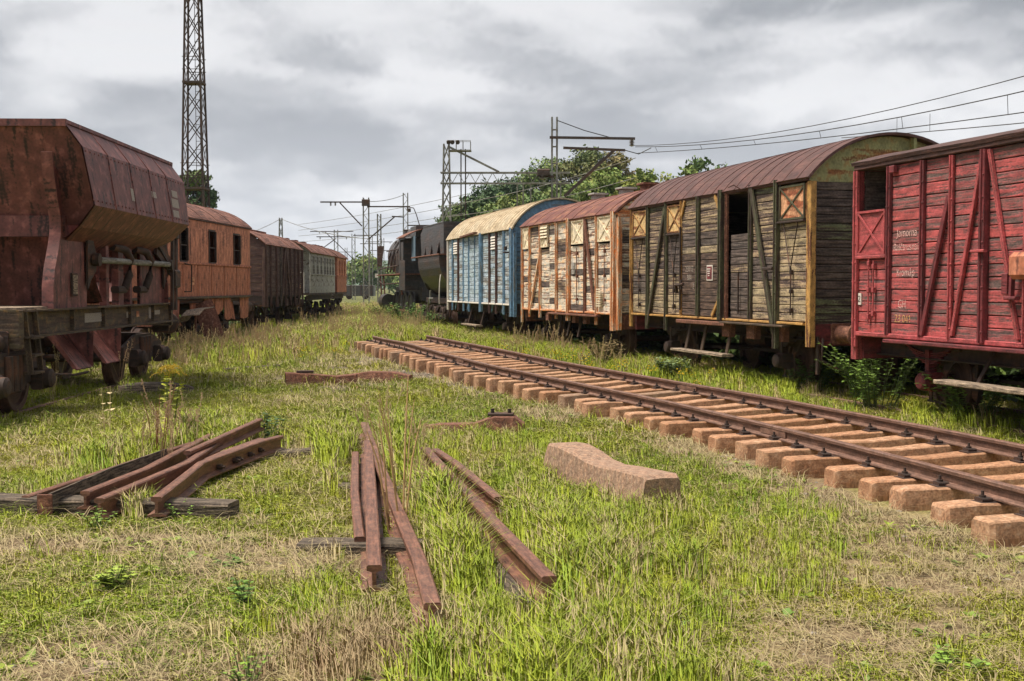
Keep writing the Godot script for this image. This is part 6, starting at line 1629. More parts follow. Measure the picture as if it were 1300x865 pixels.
func lump(t: Node3D, called: String, sec: Array, mat: Material) -> MeshInstance3D:
	# irregular prism: cross-sections [x, height, width, z offset]
	var mb := MB.new()
	mb.off = Vector2(R.randf() * 2.0, R.randf() * 2.0)
	var rows := []
	for s in sec:
		var x: float = s[0]; var h: float = s[1]; var w: float = s[2]; var z: float = s[3]
		var j := func(): return R.randf_range(-0.016, 0.016)
		rows.push_back([Vector3(x, -0.05, z + w * 0.52), Vector3(x + j.call(), h * 0.3, z + w * 0.5 + j.call() * 0.5), Vector3(x + j.call(), h * 0.93, z + w * 0.42 + j.call() * 0.4), Vector3(x, h, z + w * 0.37 + j.call() * 0.4), Vector3(x, h + j.call() * 0.4, z), Vector3(x, h * 0.99, z - w * 0.38), Vector3(x, h * 0.9, z - w * 0.43), Vector3(x, -0.05, z - w * 0.5)])
	for i in rows.size() - 1:
		for k in 7:
			var a: Vector3 = rows[i][k]; var b: Vector3 = rows[i + 1][k]; var c: Vector3 = rows[i + 1][k + 1]; var d: Vector3 = rows[i][k + 1]
			var nn := (c - a).cross(d - b).normalized()
			if nn.dot((a + c) * 0.5 - Vector3((a.x + c.x) * 0.5, 0.05, sec[i][3])) < 0: nn = -nn
			var q := mb.vert(a, nn, Vector2(a.x, k * 0.09)); mb.vert(b, nn, Vector2(b.x, k * 0.09)); mb.vert(c, nn, Vector2(c.x, k * 0.09 + 0.09)); mb.vert(d, nn, Vector2(d.x, k * 0.09 + 0.09))
			mb.tri(q, q + 1, q + 2); mb.tri(q, q + 2, q + 3)
	for e in [0, rows.size() - 1]:
		var p := PackedVector2Array()
		for k in 8: p.push_back(Vector2(rows[e][k].z, rows[e][k].y))
		mb.poly3(p, Vector3(sec[e][0], 0, 0), Vector3(0, 0, 1), Vector3(0, 1, 0), Vector3(-1 if e == 0 else 1, 0, 0))
	return part(t, called, mb, mat)
func make_scrap() -> void:
	var t: Node3D; var mb: MB
	# pile of rails at the left
	t = scrap_rail("bent bolted rail, rightmost of the rail pile at the left", [V(-2.61, 8.95, 0.06), V(-2.66, 9.9, 0.07), V(-2.7, 10.6, 0.08), V(-2.66, 10.95, 0.08), V(-2.5, 12.2, 0.07), V(-2.42, 12.75, 0.05)], 1.15, 0.15)
	bolts(t, Vector3(-0.03, 0.075, -2.0), Vector3(0.1, 0.075, -3.2), 1.0, [0.0, 0.35, 0.42, 0.7, 0.95])
	mb = MB.new(); mb.sweep(rail_prof(0.15, 1.15), PackedVector3Array([Vector3(-0.12, 0.0, -2.0), Vector3(-0.06, 0.01, -2.5), Vector3(0.06, 0.0, -3.5)])); part(t, "guard_bar", mb, M.scrap_rail_steel)
	t = scrap_rail("straight rail with a square-cut end, second from the right of the pile", [V(-3.03, 8.95, 0.05), V(-2.93, 9.9, 0.06), V(-2.85, 10.7, 0.07), V(-2.9, 12.1, 0.08)], 1.1, 0.15)
	scrap_rail("rusty rail third from the right in the pile with a pointed end", [V(-3.22, 9.2, 0.07), V(-3.12, 10.4, 0.07), V(-3.2, 13.0, 0.05)], 1.1, 0.14)
	scrap_rail("short rail lying crosswise over the far end of the pile", [V(-2.95, 11.1, 0.14), V(-2.74, 13.3, 0.2)], 1.0, 0.12)
	t = thing("steel_channel", "rusty flat steel channel with a square end, leftmost of the pile", "channel", V(-3.52, 9.15), 0.0)
	mb = MB.new(); mb.sweep(PackedVector2Array([Vector2(-0.06, 0.06), Vector2(0.06, 0.06), Vector2(0.06, 0.2), Vector2(0.045, 0.2), Vector2(0.045, 0.075), Vector2(-0.06, 0.075)]), PackedVector3Array([Vector3(0, 0, 0), Vector3(0.08, 0.02, -1.2), Vector3(0.2, 0.02, -2.4)])); part(t, "web", mb, M.old_timber)
	mb = MB.new(); mb.box(Vector3(0.02, 0.12, 0.01), Vector3(0.11, 0.15, 0.02), 0.004); part(t, "end_plate", mb, M.rust)
	scrap_rail("thin rail half sunk in grass behind the leftmost channel", [V(-3.75, 9.4, 0.02), V(-3.42, 11.4, 0.05), V(-3.3, 12.6, 0.03)], 0.9, 0.12)
	timber("weathered wooden sleeper under the near ends of the rail pile", V(-4.6, 9.6, 0.0), V(-2.1, 9.2, 0.0), 0.24, 0.15)
	timber("dark wooden sleeper showing beyond the rail pile's right end", V(-2.5, 12.5), V(-1.72, 12.85), 0.22, 0.09)
	timber("cracked wooden sleeper left of the middle rails", V(-1.4, 8.05), V(-0.6, 8.0), 0.24, 0.1)
	timber("half-buried wooden sleeper crossing under the middle rails", V(-1.5, 10.6), V(-0.3, 10.3), 0.22, 0.06)
	# middle rails (switch blades)
	t = scrap_rail("long bent rail running from the middle to a cut end in the foreground", [V(-1.72, 14.25, 0.02), V(-1.2, 11.0, 0.02), V(-0.73, 8.2, 0.02), V(-0.55, 7.2, 0.0), V(-0.39, 5.98, 0.04)], 1.3, 0.155)
	scrap_rail("straight rail leaning along the long bent rail's left side", [V(-1.46, 12.4, 0.04), V(-1.1, 9.5, 0.04), V(-0.79, 6.98, 0.0)], 1.3, 0.155)
	scrap_rail("short dark rail left of the two middle rails", [V(-1.55, 12.1, -0.02), V(-1.25, 9.7, -0.02), V(-1.0, 8.0, -0.03)], 1.05, 0.14)
	t = scrap_rail("thick rail with a blunt end right of the middle rails", [V(-0.84, 11.8, 0.05), V(-0.3, 9.0, 0.05), V(0.2, 6.5, 0.05)], 1.25, 0.155)
	scrap_rail("tapered rail blade beside the thick rail", [V(-0.74, 11.8, 0.04), V(-0.5, 10.9, 0.04), V(-0.1, 9.3, 0.0)], 1.1, 0.15)
	t = thing("base_plate", "rotten beam lying under the thick rail's near end", "beam", V(-0.12, 8.1))
	mb = MB.new(); mb.bar(Vector3(-0.1, 0.02, 0.0), Vector3(0.24, 0.02, 1.62), 0.16, 0.06, Vector3.UP, 0.015); part(t, "beam", mb, M.old_timber)
	# concrete pieces
	t = thing("concrete_sleeper", "broken concrete sleeper with a dip, lying alone on the grass", "sleeper", V(0.47, 11.25), -1.15, "discarded concrete sleepers")
	t.scale = Vector3(1.0, 1.18, 1.12)
	lump(t, "block", [[-0.1, 0.2, 0.27, 0.0], [0.0, 0.27, 0.33, 0.0], [0.25, 0.28, 0.34, 0.01], [0.5, 0.25, 0.32, 0.0], [0.7, 0.21, 0.3, -0.01], [0.95, 0.2, 0.29, 0.0], [1.2, 0.215, 0.31, 0.01], [1.5, 0.22, 0.33, 0.0], [1.72, 0.225, 0.35, 0.0], [1.78, 0.2, 0.33, 0.01]], M.broken_concrete)
	t = thing("concrete_sleeper", "rusty concrete sleeper end with bolted plate behind the thick rail", "sleeper", V(-0.95, 14.6), -0.06, "discarded concrete sleepers")
	lump(t, "block", [[-0.35, 0.06, 0.2, 0.0], [0.1, 0.12, 0.24, 0.0], [0.5, 0.13, 0.26, 0.0], [0.75, 0.22, 0.3, 0.0], [0.98, 0.22, 0.3, 0.0], [1.1, 0.13, 0.27, 0.0]], M.rust)
	mb = MB.new(); mb.box(Vector3(0.82, 0.235, 0), Vector3(0.3, 0.03, 0.18), 0.006)
	for s in [-0.1, 0.1]: mb.tube(Vector3(0.82 + s, 0.24, 0.0), Vector3(0.82 + s, 0.3, 0.0), 0.025, 6)
	part(t, "fastening", mb, M.running_gear)
	t = thing("concrete_sleeper", "rust-stained sleeper lying across the dark gravel patch", "sleeper", V(-4.0, 21.6), 0.2, "discarded concrete sleepers")
	lump(t, "block", [[0.0, 0.24, 0.28, 0.0], [0.4, 0.22, 0.28, 0.0], [0.9, 0.17, 0.26, 0.0], [1.25, 0.2, 0.28, 0.0]], M.rust)
	mb = MB.new(); mb.box(Vector3(0.35, 0.245, -0.05), Vector3(0.3, 0.04, 0.16), 0.006); part(t, "fastening", mb, M.running_gear)
	t = thing("concrete_sleeper", "sleeper half buried in rubble nearest the track panel's far sleepers", "sleeper", V(-3.1, 22.6), -0.25, "discarded concrete sleepers")
	lump(t, "block", [[0.0, 0.12, 0.26, 0.0], [0.5, 0.2, 0.28, 0.0], [1.0, 0.2, 0.28, 0.0], [1.3, 0.14, 0.24, 0.0]], M.rust)
	t = thing("rubble_slab", "flat broken slab beside the hopper wagon's far wheel", "slab", V(-6.5, 20.2), 0.35)
	lump(t, "slab", [[0.0, 0.12, 0.5, 0.0], [0.4, 0.16, 0.6, 0.05], [0.9, 0.14, 0.5, 0.0], [1.2, 0.07, 0.3, 0.0]], M.old_timber)
	timber("thin plank in the grass right of the hopper wagon", V(-5.9, 25.2), V(-5.0, 26.2), 0.16, 0.1)
	# rubble stones
	var r := RandomNumberGenerator.new(); r.seed = 31
	var spots := [[0.78, 6.72, 0.07, "pale flat stone in the bare foreground soil"], [1.05, 6.68, 0.05, "small pale stone beside the flat stone in the foreground"], [-1.85, 5.5, 0.1, "flat tan slab in the bottom left soil"], [-2.5, 8.9, 0.06, "pale stone beside the pile's bolted rail"], [-1.02, 8.3, 0.04, "white chip on the cracked wooden sleeper"], [-2.6, 21.0, 0.09, "orange brick piece at the rubble's edge"], [-2.2, 22.0, 0.08, "pale rubble stone near the track panel"], [-2.9, 23.4, 0.1, "rubble stone behind the half-buried sleeper"], [-3.3, 25.2, 0.07, "white chip on the dark gravel"], [-2.3, 26.4, 0.06, "white stone by the far sleepers"], [3.0, 8.6, 0.05, "grey stone in front of the nearest sleepers"]]
	for s in spots:
		t = thing("stone", s[3], "stone", V(s[0], s[1]), r.randf() * 3.0, "loose stones")
		mb = MB.new()
		var rad: float = s[2]
		lump(t, "stone_body", [[-rad, rad * 0.2, rad * 0.9, 0.0], [-rad * 0.3, rad * 0.45, rad * 1.5, 0.0], [rad * 0.5, rad * 0.4, rad * 1.3, 0.02], [rad, rad * 0.25, rad * 0.7, 0.0]], M.rust if s[3].begins_with("orange") else (M.white_paint if s[3].begins_with("white") else M.step_timber))

# ------------------------------------------------------------------ grass and weeds
func blade_clump(seed_: int, n: int, h0: float, h1: float, spread: float, lean: float, wd: float) -> ArrayMesh:
	var r := RandomNumberGenerator.new(); r.seed = seed_
	var mb := MB.new()
	for k in n:
		var a := r.randf() * TAU
		var p := Vector3(cos(a), 0, sin(a)) * spread * sqrt(r.randf())
		var h := r.randf_range(h0, h1)
		var b := r.randf() * TAU
		var l := Vector3(cos(b), 0, sin(b)) * h * lean * r.randf_range(0.3, 1.3)
		var side := Vector3(-sin(b), 0, cos(b)) * wd * r.randf_range(0.7, 1.2)
		var m := p + l * 0.35 + Vector3(0, h * 0.62, 0); var tip := p + l + Vector3(0, h * (1.0 - 0.35 * minf(lean, 1.0)), 0)
		var nn := (Vector3(0, 0.7, 0) + Vector3(cos(b), 0, sin(b)) * 0.5).normalized()
		var g := r.randf_range(0.8, 1.2)
		mb.col = Color(g, g, g)
		var i := mb.vert(p - side, nn, Vector2(0, 0)); mb.vert(p + side, nn, Vector2(1, 0)); mb.vert(m + side * 0.75, nn, Vector2(1, 0.6)); mb.vert(m - side * 0.75, nn, Vector2(0, 0.6)); mb.vert(tip, nn, Vector2(0.5, 1))
		mb.tri(i, i + 1, i + 2); mb.tri(i, i + 2, i + 3); mb.tri(i + 3, i + 2, i + 4)
	return mb.mesh()
func scatter(called: String, label: String, m: ArrayMesh, mat: Material, xf: Array, cols: Array) -> void:
	var mm := MultiMesh.new()
	mm.transform_format = MultiMesh.TRANSFORM_3D
	mm.use_colors = true
	mm.mesh = m
	mm.instance_count = xf.size()
	for k in xf.size():
		mm.set_instance_transform(k, xf[k]); mm.set_instance_color(k, cols[k])
	var o := MultiMeshInstance3D.new()
	o.multimesh = mm
	o.material_override = mat
	o.name = numbered(called, self)
	add_child(o)
	tag(o, label, called.replace("_", " "), "", "stuff")
const RAIL_LINES := [[-1.72, 14.25, -0.73, 8.2], [-0.73, 8.2, -0.39, 5.9], [-1.46, 12.4, -0.79, 6.9], [-1.55, 12.1, -1.0, 8.0], [-0.84, 11.8, 0.21, 6.4], [-0.74, 11.8, -0.1, 9.3], [-2.61, 8.9, -2.7, 10.7], [-2.7, 10.7, -2.42, 12.8], [-3.03, 8.9, -2.88, 12.1], [-3.22, 9.1, -3.2, 13.0], [-3.52, 9.1, -3.32, 11.6]]
func rail_gap(x: float, d: float) -> float:
	if d > 14.5: return 9.0
	var b := 9.0
	for e in RAIL_LINES:
		var a := Vector2(e[0], e[1]); var c := Vector2(e[2], e[3])
		b = minf(b, Geometry2D.get_closest_point_to_segment(Vector2(x, d), a, c).distance_to(Vector2(x, d)))
	return b
func blocked(x: float, d: float) -> bool:
	if d > 4.0 and d < 35.2 and absf(x - track_x(d)) < 1.32: return true
	var side := 9.25 - 0.26 * d
	if x > side + 0.5 and x < side + 2.3 and d < 62.0: return false
	return false
func under_train(x: float, d: float) -> bool:
	var side := 9.25 - 0.26 * d
	if x > side + 0.25 and x < side + 2.6 and d < 62.0: return true
	if d > 14.0 and d < 25.0 and x < -6.75 and x > -8.5: return true
	if d > 26.0 and x < -8.8 and x > -11.8: return true
	return false
func make_grass() -> void:
	var r := RandomNumberGenerator.new(); r.seed = 99
	var short := [blade_clump(1, 34, 0.02, 0.065, 0.075, 0.9, 0.003), blade_clump(2, 32, 0.025, 0.075, 0.08, 0.8, 0.0032), blade_clump(3, 30, 0.015, 0.05, 0.075, 1.1, 0.0032)]
	var mid := [blade_clump(4, 22, 0.05, 0.16, 0.09, 0.8, 0.0032), blade_clump(5, 20, 0.06, 0.18, 0.1, 0.9, 0.0032)]
	var tall := [blade_clump(6, 30, 0.22, 0.46, 0.09, 0.5, 0.0048), blade_clump(7, 26, 0.2, 0.55, 0.1, 0.65, 0.0048)]
	var flat := [blade_clump(8, 16, 0.02, 0.13, 0.09, 2.6, 0.0024), blade_clump(9, 14, 0.015, 0.1, 0.1, 3.0, 0.0024)]
	var lists := {}
	for nm in ["s0", "s1", "s2", "m0", "m1", "t0", "t1", "f0", "f1", "d0", "d1"]: lists[nm] = [[], []]
	var put := func(nm: String, x: float, d: float, sc: float, col: Color, ys := 1.0):
		var b := Basis(Vector3.UP, r.randf() * TAU).scaled(Vector3(sc, sc * ys, sc))
		lists[nm][0].push_back(Transform3D(b, Vector3(x, gh(x, d) - 0.004, -d))); lists[nm][1].push_back(col)
	var grn := Color(0.18, 0.30, 0.012); var yel := Color(0.46, 0.45, 0.03); var lime := Color(0.36, 0.45, 0.014); var strw := Color(0.5, 0.42, 0.2); var dry := Color(0.4, 0.3, 0.17)
	var bands := [[4.0, 8.0, 400.0, 0.95], [8.0, 13.0, 260.0, 1.1], [13.0, 20.0, 125.0, 1.35], [20.0, 34.0, 56.0, 1.7], [34.0, 60.0, 14.0, 2.6], [60.0, 110.0, 3.5, 4.0]]
	for bd in bands:
		var d0: float = bd[0]; var d1: float = bd[1]
		var area := 0.46 * (d1 * d1 - d0 * d0)
		var n := int(area * bd[2])
		var sc: float = bd[3]
		for k in n:
			var d := sqrt(r.randf_range(d0 * d0, d1 * d1))
			var x := r.randf_range(-0.46, 0.46) * d
			if blocked(x, d): continue
			var rg := rail_gap(x, d)
			if rg < 0.07: continue
			var ut := under_train(x, d)
			if ut and r.randf() < 0.55: continue
			var b := bare(x, d)
			var pn := pnoise.get_noise_2d(x * 1.3 + 70.0, d * 1.3) * 0.5 + 0.5
			var lush := clampf(pn * 1.8 - 0.35, 0.0, 1.0)
			var s := sc * r.randf_range(0.7, 1.35)
			if r.randf() < b * 0.93:
				if r.randf() < 0.3: put.call("f%d" % (r.randi() % 2), x, d, s, dry.lerp(strw, r.randf()))
				continue
			var col := grn.lerp(lime, r.randf()).lerp(yel, clampf((1.0 - lush) * 0.85 + r.randf_range(-0.15, 0.3), 0.0, 1.0))
			if r.randf() < 0.13: col = strw.lerp(yel, r.randf() * 0.6)
			var q := r.randf()
			var tallish := 0.03 + 0.14 * lush
			if d > 26.0: tallish += 0.25
			if q < tallish * 0.5 and rg > 0.22: put.call("m%d" % (r.randi() % 2), x, d, s * 0.9, col)
			elif q < 0.88: put.call("s%d" % (r.randi() % 3), x, d, s, col)
			else: put.call("f%d" % (r.randi() % 2), x, d, s, strw.lerp(dry, r.randf()))
	# clumps of tall grass: [x, depth, rx, rz, count, height scale]
	var clumps := [[-1.0, 11.2, 0.1, 0.5, 36, 1.1], [-1.25, 13.0, 0.15, 0.5, 40, 1.15], [-0.55, 9.4, 0.08, 0.4, 34, 1.15], [-0.5, 7.0, 0.08, 0.3, 20, 0.8], [-1.75, 12.4, 0.15, 0.6, 36, 0.9], [-3.35, 13.6, 0.4, 0.4, 50, 1.1], [-3.9, 12.2, 0.35, 0.6, 50, 0.95], [-3.15, 11.3, 0.05, 0.6, 24, 0.85], [-2.85, 9.15, 0.05, 0.15, 16, 0.7], [-0.46, 8.9, 0.07, 0.5, 40, 0.95], [-0.3, 7.7, 0.08, 0.4, 36, 0.85], [-0.62, 9.9, 0.07, 0.4, 30, 0.95], [0.35, 8.4, 0.12, 0.5, 40, 0.8], [-1.95, 13.2, 0.2, 0.4, 30, 0.9], [-3.0, 13.2, 0.3, 0.3, 40, 0.9], [-2.8, 9.7, 0.05, 0.4, 20, 0.6], [0.95, 10.6, 0.1, 0.4, 26, 0.5], [0.35, 7.0, 0.3, 0.6, 60, 0.85], [0.9, 6.4, 0.3, 0.4, 30, 0.6], [-0.3, 8.6, 0.2, 0.8, 60, 0.9], [-0.1, 5.3, 0.3, 0.3, 30, 0.8], [0.6, 8.6, 0.4, 0.6, 50, 0.7], [-0.8, 11.6, 0.25, 0.6, 40, 0.9], [1.5, 7.2, 0.35, 0.4, 40, 0.5], [-1.35, 11.6, 0.3, 1.0, 60, 0.75], [-1.6, 13.6, 0.4, 0.8, 60, 0.8], [-0.2, 6.2, 0.15, 0.4, 30, 0.55], [0.45, 6.4, 0.2, 0.4, 40, 0.5], [-3.3, 9.6, 0.25, 0.5, 40, 0.55], [-3.0, 10.6, 0.2, 0.7, 40, 0.6], [-3.9, 10.6, 0.4, 0.6, 40, 0.55], [1.3, 9.3, 0.4, 0.4, 40, 0.5], [0.2, 11.2, 0.25, 0.6, 40, 0.55], [-0.95, 7.3, 0.12, 0.5, 26, 0.55], [0.35, 5.7, 0.35, 0.5, 60, 0.75], [0.55, 7.6, 0.35, 0.7, 90, 0.7], [0.1, 9.0, 0.4, 0.8, 60, 0.65], [-0.35, 7.4, 0.25, 0.9, 90, 0.75], [-0.65, 10.0, 0.3, 1.4, 90, 0.8], [1.02, 7.25, 0.1, 0.12, 16, 0.75], [-2.85, 9.2, 0.15, 0.2, 22, 0.6], [-3.4, 12.6, 0.5, 0.6, 50, 0.9], [1.7, 8.2, 0.5, 0.7, 50, 0.5], [-1.0, 6.3, 0.3, 0.5, 30, 0.6], [0.2, 13.0, 0.5, 0.8, 60, 0.6], [-0.5, 13.6, 0.5, 0.5, 40, 0.6], [0.2, 4.9, 0.3, 0.3, 30, 0.8], [0.75, 5.2, 0.2, 0.3, 24, 0.6], [2.2, 9.6, 0.3, 0.8, 30, 0.45], [-0.9, 8.9, 0.15, 0.8, 30, 0.7]]
	for c in clumps:
		for k in int(c[4] * 1.3):
			var x: float = c[0] + r.randfn() * c[2] * 0.6; var d: float = c[1] + r.randfn() * c[3] * 0.6
			if blocked(x, d) or rail_gap(x, d) < 0.17: continue
			var col := grn.lerp(lime, r.randf()).lerp(yel, r.randf() * 0.5)
			if r.randf() < 0.25: put.call("d%d" % (r.randi() % 2), x, d, c[5] * r.randf_range(0.6, 1.1), strw.lerp(dry, r.randf() * 0.6))
			else: put.call("t%d" % (r.randi() % 2), x, d, c[5] * r.randf_range(0.6, 1.1), col)
	for k in 90:
		var x := -0.72 + r.randfn() * 0.2; var d := 5.75 + r.randfn() * 0.28
		put.call("d%d" % (r.randi() % 2), x, d, r.randf_range(0.3, 0.6), Color(0.36, 0.24, 0.14).lerp(strw, r.randf() * 0.6))
	# tall grass belts along the trains and across the lane far back: [x0,d0,x1,d1,half width,count,scale,dry share]
	var belts := [[-7.2, 28.0, -6.6, 60.0, 1.6, 1500, 1.3, 0.5], [-5.6, 33.0, -5.0, 66.0, 1.7, 2000, 1.35, 0.25], [-3.6, 40.0, -6.5, 66.0, 1.5, 1500, 1.35, 0.25], [2.9, 22.5, -3.2, 46.0, 0.7, 1500, 1.0, 0.25], [5.5, 13.5, 2.9, 22.5, 0.35, 260, 0.6, 0.15], [-2.9, 38.0, -6.6, 56.0, 0.9, 600, 1.3, 0.55], [-6.3, 16.0, -6.5, 25.0, 0.25, 90, 0.7, 0.15], [-7.6, 26.0, -8.0, 40.0, 0.6, 400, 1.1, 0.5], [6.9, 10.5, 4.0, 22.0, 0.7, 420, 0.85, 0.1], [4.0, 21.0, -2.2, 45.0, 0.35, 700, 1.0, 0.3], [-8.6, 27.0, -8.2, 41.0, 0.4, 300, 1.0, 0.4], [-9.0, 70.0, -9.0, 100.0, 4.0, 900, 1.8, 0.5], [-9.0, 62.0, -4.0, 70.0, 2.0, 700, 1.4, 0.45]]
	for c in belts:
		for k in c[5]:
			var q := r.randf()
			var x: float = lerpf(c[0], c[2], q) + r.randfn() * c[4] * 0.6; var d: float = lerpf(c[1], c[3], q) + r.randfn() * 0.5
			if blocked(x, d): continue
			if pnoise.get_noise_2d(x * 2.0, d * 1.2) < -0.2: continue
			var col := grn.lerp(lime, r.randf()).lerp(yel, r.randf() * 0.6)
			var s: float = c[6] * r.randf_range(0.55, 1.15)
			if r.randf() < c[7]: put.call("d%d" % (r.randi() % 2), x, d, s, Color(0.46, 0.36, 0.18).lerp(Color(0.42, 0.28, 0.16), r.randf()))
			else: put.call("t%d" % (r.randi() % 2), x, d, s, col)
	for k in 3: scatter("grass", "short yellow-green grass covering the yard", short[k], M.blade, lists["s%d" % k][0], lists["s%d" % k][1])
	for k in 2: scatter("grass", "ankle-high green grass tufts across the yard", mid[k], M.blade, lists["m%d" % k][0], lists["m%d" % k][1])
	for k in 2: scatter("grass", "tall green grass along the rails and trains", tall[k], M.blade, lists["t%d" % k][0], lists["t%d" % k][1])
	for k in 2: scatter("dry_grass", "flattened straw-coloured grass on the bare soil", flat[k], M.straw, lists["f%d" % k][0], lists["f%d" % k][1])
	for k in 2: scatter("dry_grass", "tall dry straw-coloured grass between the trains", tall[k], M.straw, lists["d%d" % k][0], lists["d%d" % k][1])

func leafy(t: Node3D, r: RandomNumberGenerator, stems: int, h: float, spread: float, leaf: float, tone: Color, dens := 14, stem_col := Color(0.1, 0.13, 0.04)) -> void:
	var sb := MB.new(); var lb := MB.new()
	for s in stems:
		var a := r.randf() * TAU
		var base := Vector3(cos(a), 0, sin(a)) * spread * 0.35 * r.randf()
		var tip := Vector3(cos(a), 0, sin(a)) * spread * r.randf_range(0.3, 1.0) + Vector3(0, h * r.randf_range(0.6, 1.0), 0)
		var midp := base.lerp(tip, 0.5) + Vector3(0, h * 0.12, 0)
		sb.col = stem_col
		sb.pipe(PackedVector3Array([base, midp, tip]), maxf(0.004, h * 0.007), 4, PackedFloat32Array([1.0, 0.8, 0.4]))
		for k in dens:
			var q := lerpf(0.15, 1.0, float(k) / dens)
			var p := base.lerp(midp, q * 2.0) if q < 0.5 else midp.lerp(tip, q * 2.0 - 1.0)
			var b := k * 2.4 + r.randf()
			var dir := Vector3(cos(b), r.randf_range(-0.1, 0.6), sin(b)).normalized()
			var side := dir.cross(Vector3.UP).normalized() * leaf * 0.32
			var nn := side.cross(dir).normalized()
			if nn.y < 0: nn = -nn
			var l := leaf * r.randf_range(0.6, 1.2) * (1.15 - 0.5 * q)
			var g := r.randf_range(0.75, 1.3)
			lb.col = Color(tone.r * g, tone.g * g, tone.b * g)
			var i := lb.vert(p, nn, Vector2(0, 0)); lb.vert(p + dir * l * 0.5 + side, nn, Vector2(1, 0)); lb.vert(p + dir * l - Vector3(0, l * 0.15, 0), nn, Vector2(1, 1)); lb.vert(p + dir * l * 0.5 - side, nn, Vector2(0, 1))
			lb.tri(i, i + 1, i + 2); lb.tri(i, i + 2, i + 3)
	part(t, "stems", sb, M.straw); part(t, "leaves", lb, M.leaf)
func make_weeds() -> void:
	var r := RandomNumberGenerator.new(); r.seed = 555
	var gr := "weeds growing singly in the yard"
	var lime := Color(0.22, 0.34, 0.035); var dk := Color(0.05, 0.11, 0.03); var mid := Color(0.1, 0.19, 0.03)
	# goldenrod beside the hopper
	var t := thing("goldenrod", "tall yellow-topped weed growing beside the rail pile's far end", "weed", V(-3.75, 13.4), 0.0, gr)
	leafy(t, r, 4, 0.92, 0.16, 0.13, Color(0.36, 0.38, 0.04), 22)
	var fb := MB.new()
	for s in 9:
		var a := TAU * s / 9.0 + r.randf() * 0.6
		var ln := r.randf_range(0.1, 0.24)
		var y0 := r.randf_range(0.76, 0.9)
		for k in 46:
			fb.col = Color(0.62, 0.43, 0.04) * r.randf_range(0.65, 1.2)
			var q := k / 46.0
			var p := Vector3(0.01, y0, 0) + Vector3(cos(a), 0, sin(a)) * ln * q + Vector3(0, ln * (0.7 * q - 0.8 * q * q), 0) + Vector3(r.randfn(), r.randfn() * 1.4, r.randfn()) * 0.012 * (1.2 - q)
			fb.box(p, Vector3(0.007, 0.006, 0.007))
	part(t, "flower_plume", fb, M.leaf)
	t = thing("weed", "dark leafy weed standing at the far end of the bolted rail", "weed", V(-2.66, 13.3), 0.0, gr); leafy(t, r, 9, 0.44, 0.22, 0.085, dk, 16)
	t = thing("weed", "reddish dry weed stalks behind the rail pile", "weed", V(-3.55, 12.2), 0.0, gr); leafy(t, r, 7, 0.85, 0.25, 0.05, Color(0.28, 0.2, 0.08), 9, Color(0.24, 0.12, 0.05))
	t = thing("weed", "thin dead stalks rising between the middle rails", "weed", V(-0.78, 8.6), 0.0, gr); leafy(t, r, 5, 1.15, 0.3, 0.03, Color(0.42, 0.3, 0.14), 7, Color(0.42, 0.27, 0.12))
	t = thing("weed", "single dead branching stalk near the far tips of the middle rails", "weed", V(-0.95, 10.2), 0.0, gr); leafy(t, r, 4, 0.95, 0.35, 0.03, Color(0.45, 0.34, 0.16), 6, Color(0.45, 0.3, 0.13))
	t = thing("weed", "tall pale grass stalk with seed head before the hopper wagon", "weed", V(-4.3, 13.0), 0.0, gr); leafy(t, r, 3, 0.75, 0.12, 0.09, Color(0.55, 0.44, 0.24), 5, Color(0.5, 0.4, 0.2))
	var names := ["bright green rosette weed at the near end of the rail pile", "low broad-leaved weed in the left foreground soil", "small clover-like weed before the cracked sleeper", "pale green weed in front of the rail pile's timber", "leafy weed low in the bottom left corner", "fern-leaved weed right of the left soil patch", "low weed with bright leaves near the bottom edge", "little green weed in the bare right foreground", "tuft of fine green weed on the right bare soil", "small weed right at the lower right corner"]
	var sp := [[-2.95, 8.7, 0.16], [-2.3, 7.0, 0.14], [-1.75, 7.5, 0.13], [-2.45, 9.1, 0.2], [-2.5, 5.9, 0.12], [-1.45, 6.6, 0.14], [-1.15, 5.3, 0.13], [0.78, 6.35, 0.1], [0.75, 6.1, 0.08], [2.0, 5.5, 0.14]]
	for k in sp.size():
		t = thing("weed", names[k], "weed", V(sp[k][0], sp[k][1]), r.randf() * 3.0, "low weeds in the foreground soil")
		leafy(t, r, r.randi_range(7, 15), sp[k][2] * r.randf_range(0.7, 1.4), r.randf_range(0.1, 0.22), r.randf_range(0.035, 0.075), [Color(0.17, 0.28, 0.03), Color(0.26, 0.34, 0.04), Color(0.12, 0.22, 0.03)][k % 3], r.randi_range(5, 12))
	# shrubs around the right train
	var sn := ["leafy shrub under the buffers between brown and red boxcars", "bramble shrub below the red boxcar's axle", "dense shrub behind the red boxcar's step board", "shrub under the red boxcar's near end", "dark shrub beneath the brown boxcar's near wheel", "grey-green shrub below the brown boxcar's step board", "weedy shrub under the cream boxcar's near end", "shrub between the locomotive and the lane", "bushy shrub before the tender's bogie", "shrub right of the tail of the lane before the locomotive wheels", "broad shrub far under the red boxcar's middle"]
	var br := Color(0.15, 0.25, 0.035)
	var ss := [[5.2, 17.5, 0.95, br], [5.85, 15.6, 0.75, br], [6.6, 13.2, 0.7, mid], [7.4, 11.4, 0.8, br], [5.0, 20.2, 0.6, mid], [3.0, 22.9, 0.45, Color(0.17, 0.24, 0.1)], [2.0, 27.2, 0.6, Color(0.2, 0.14, 0.06)], [-4.4, 50.5, 1.2, mid], [-3.3, 46.8, 0.9, mid], [-6.1, 57.5, 1.0, Color(0.19, 0.25, 0.04)], [7.0, 14.4, 0.85, br]]
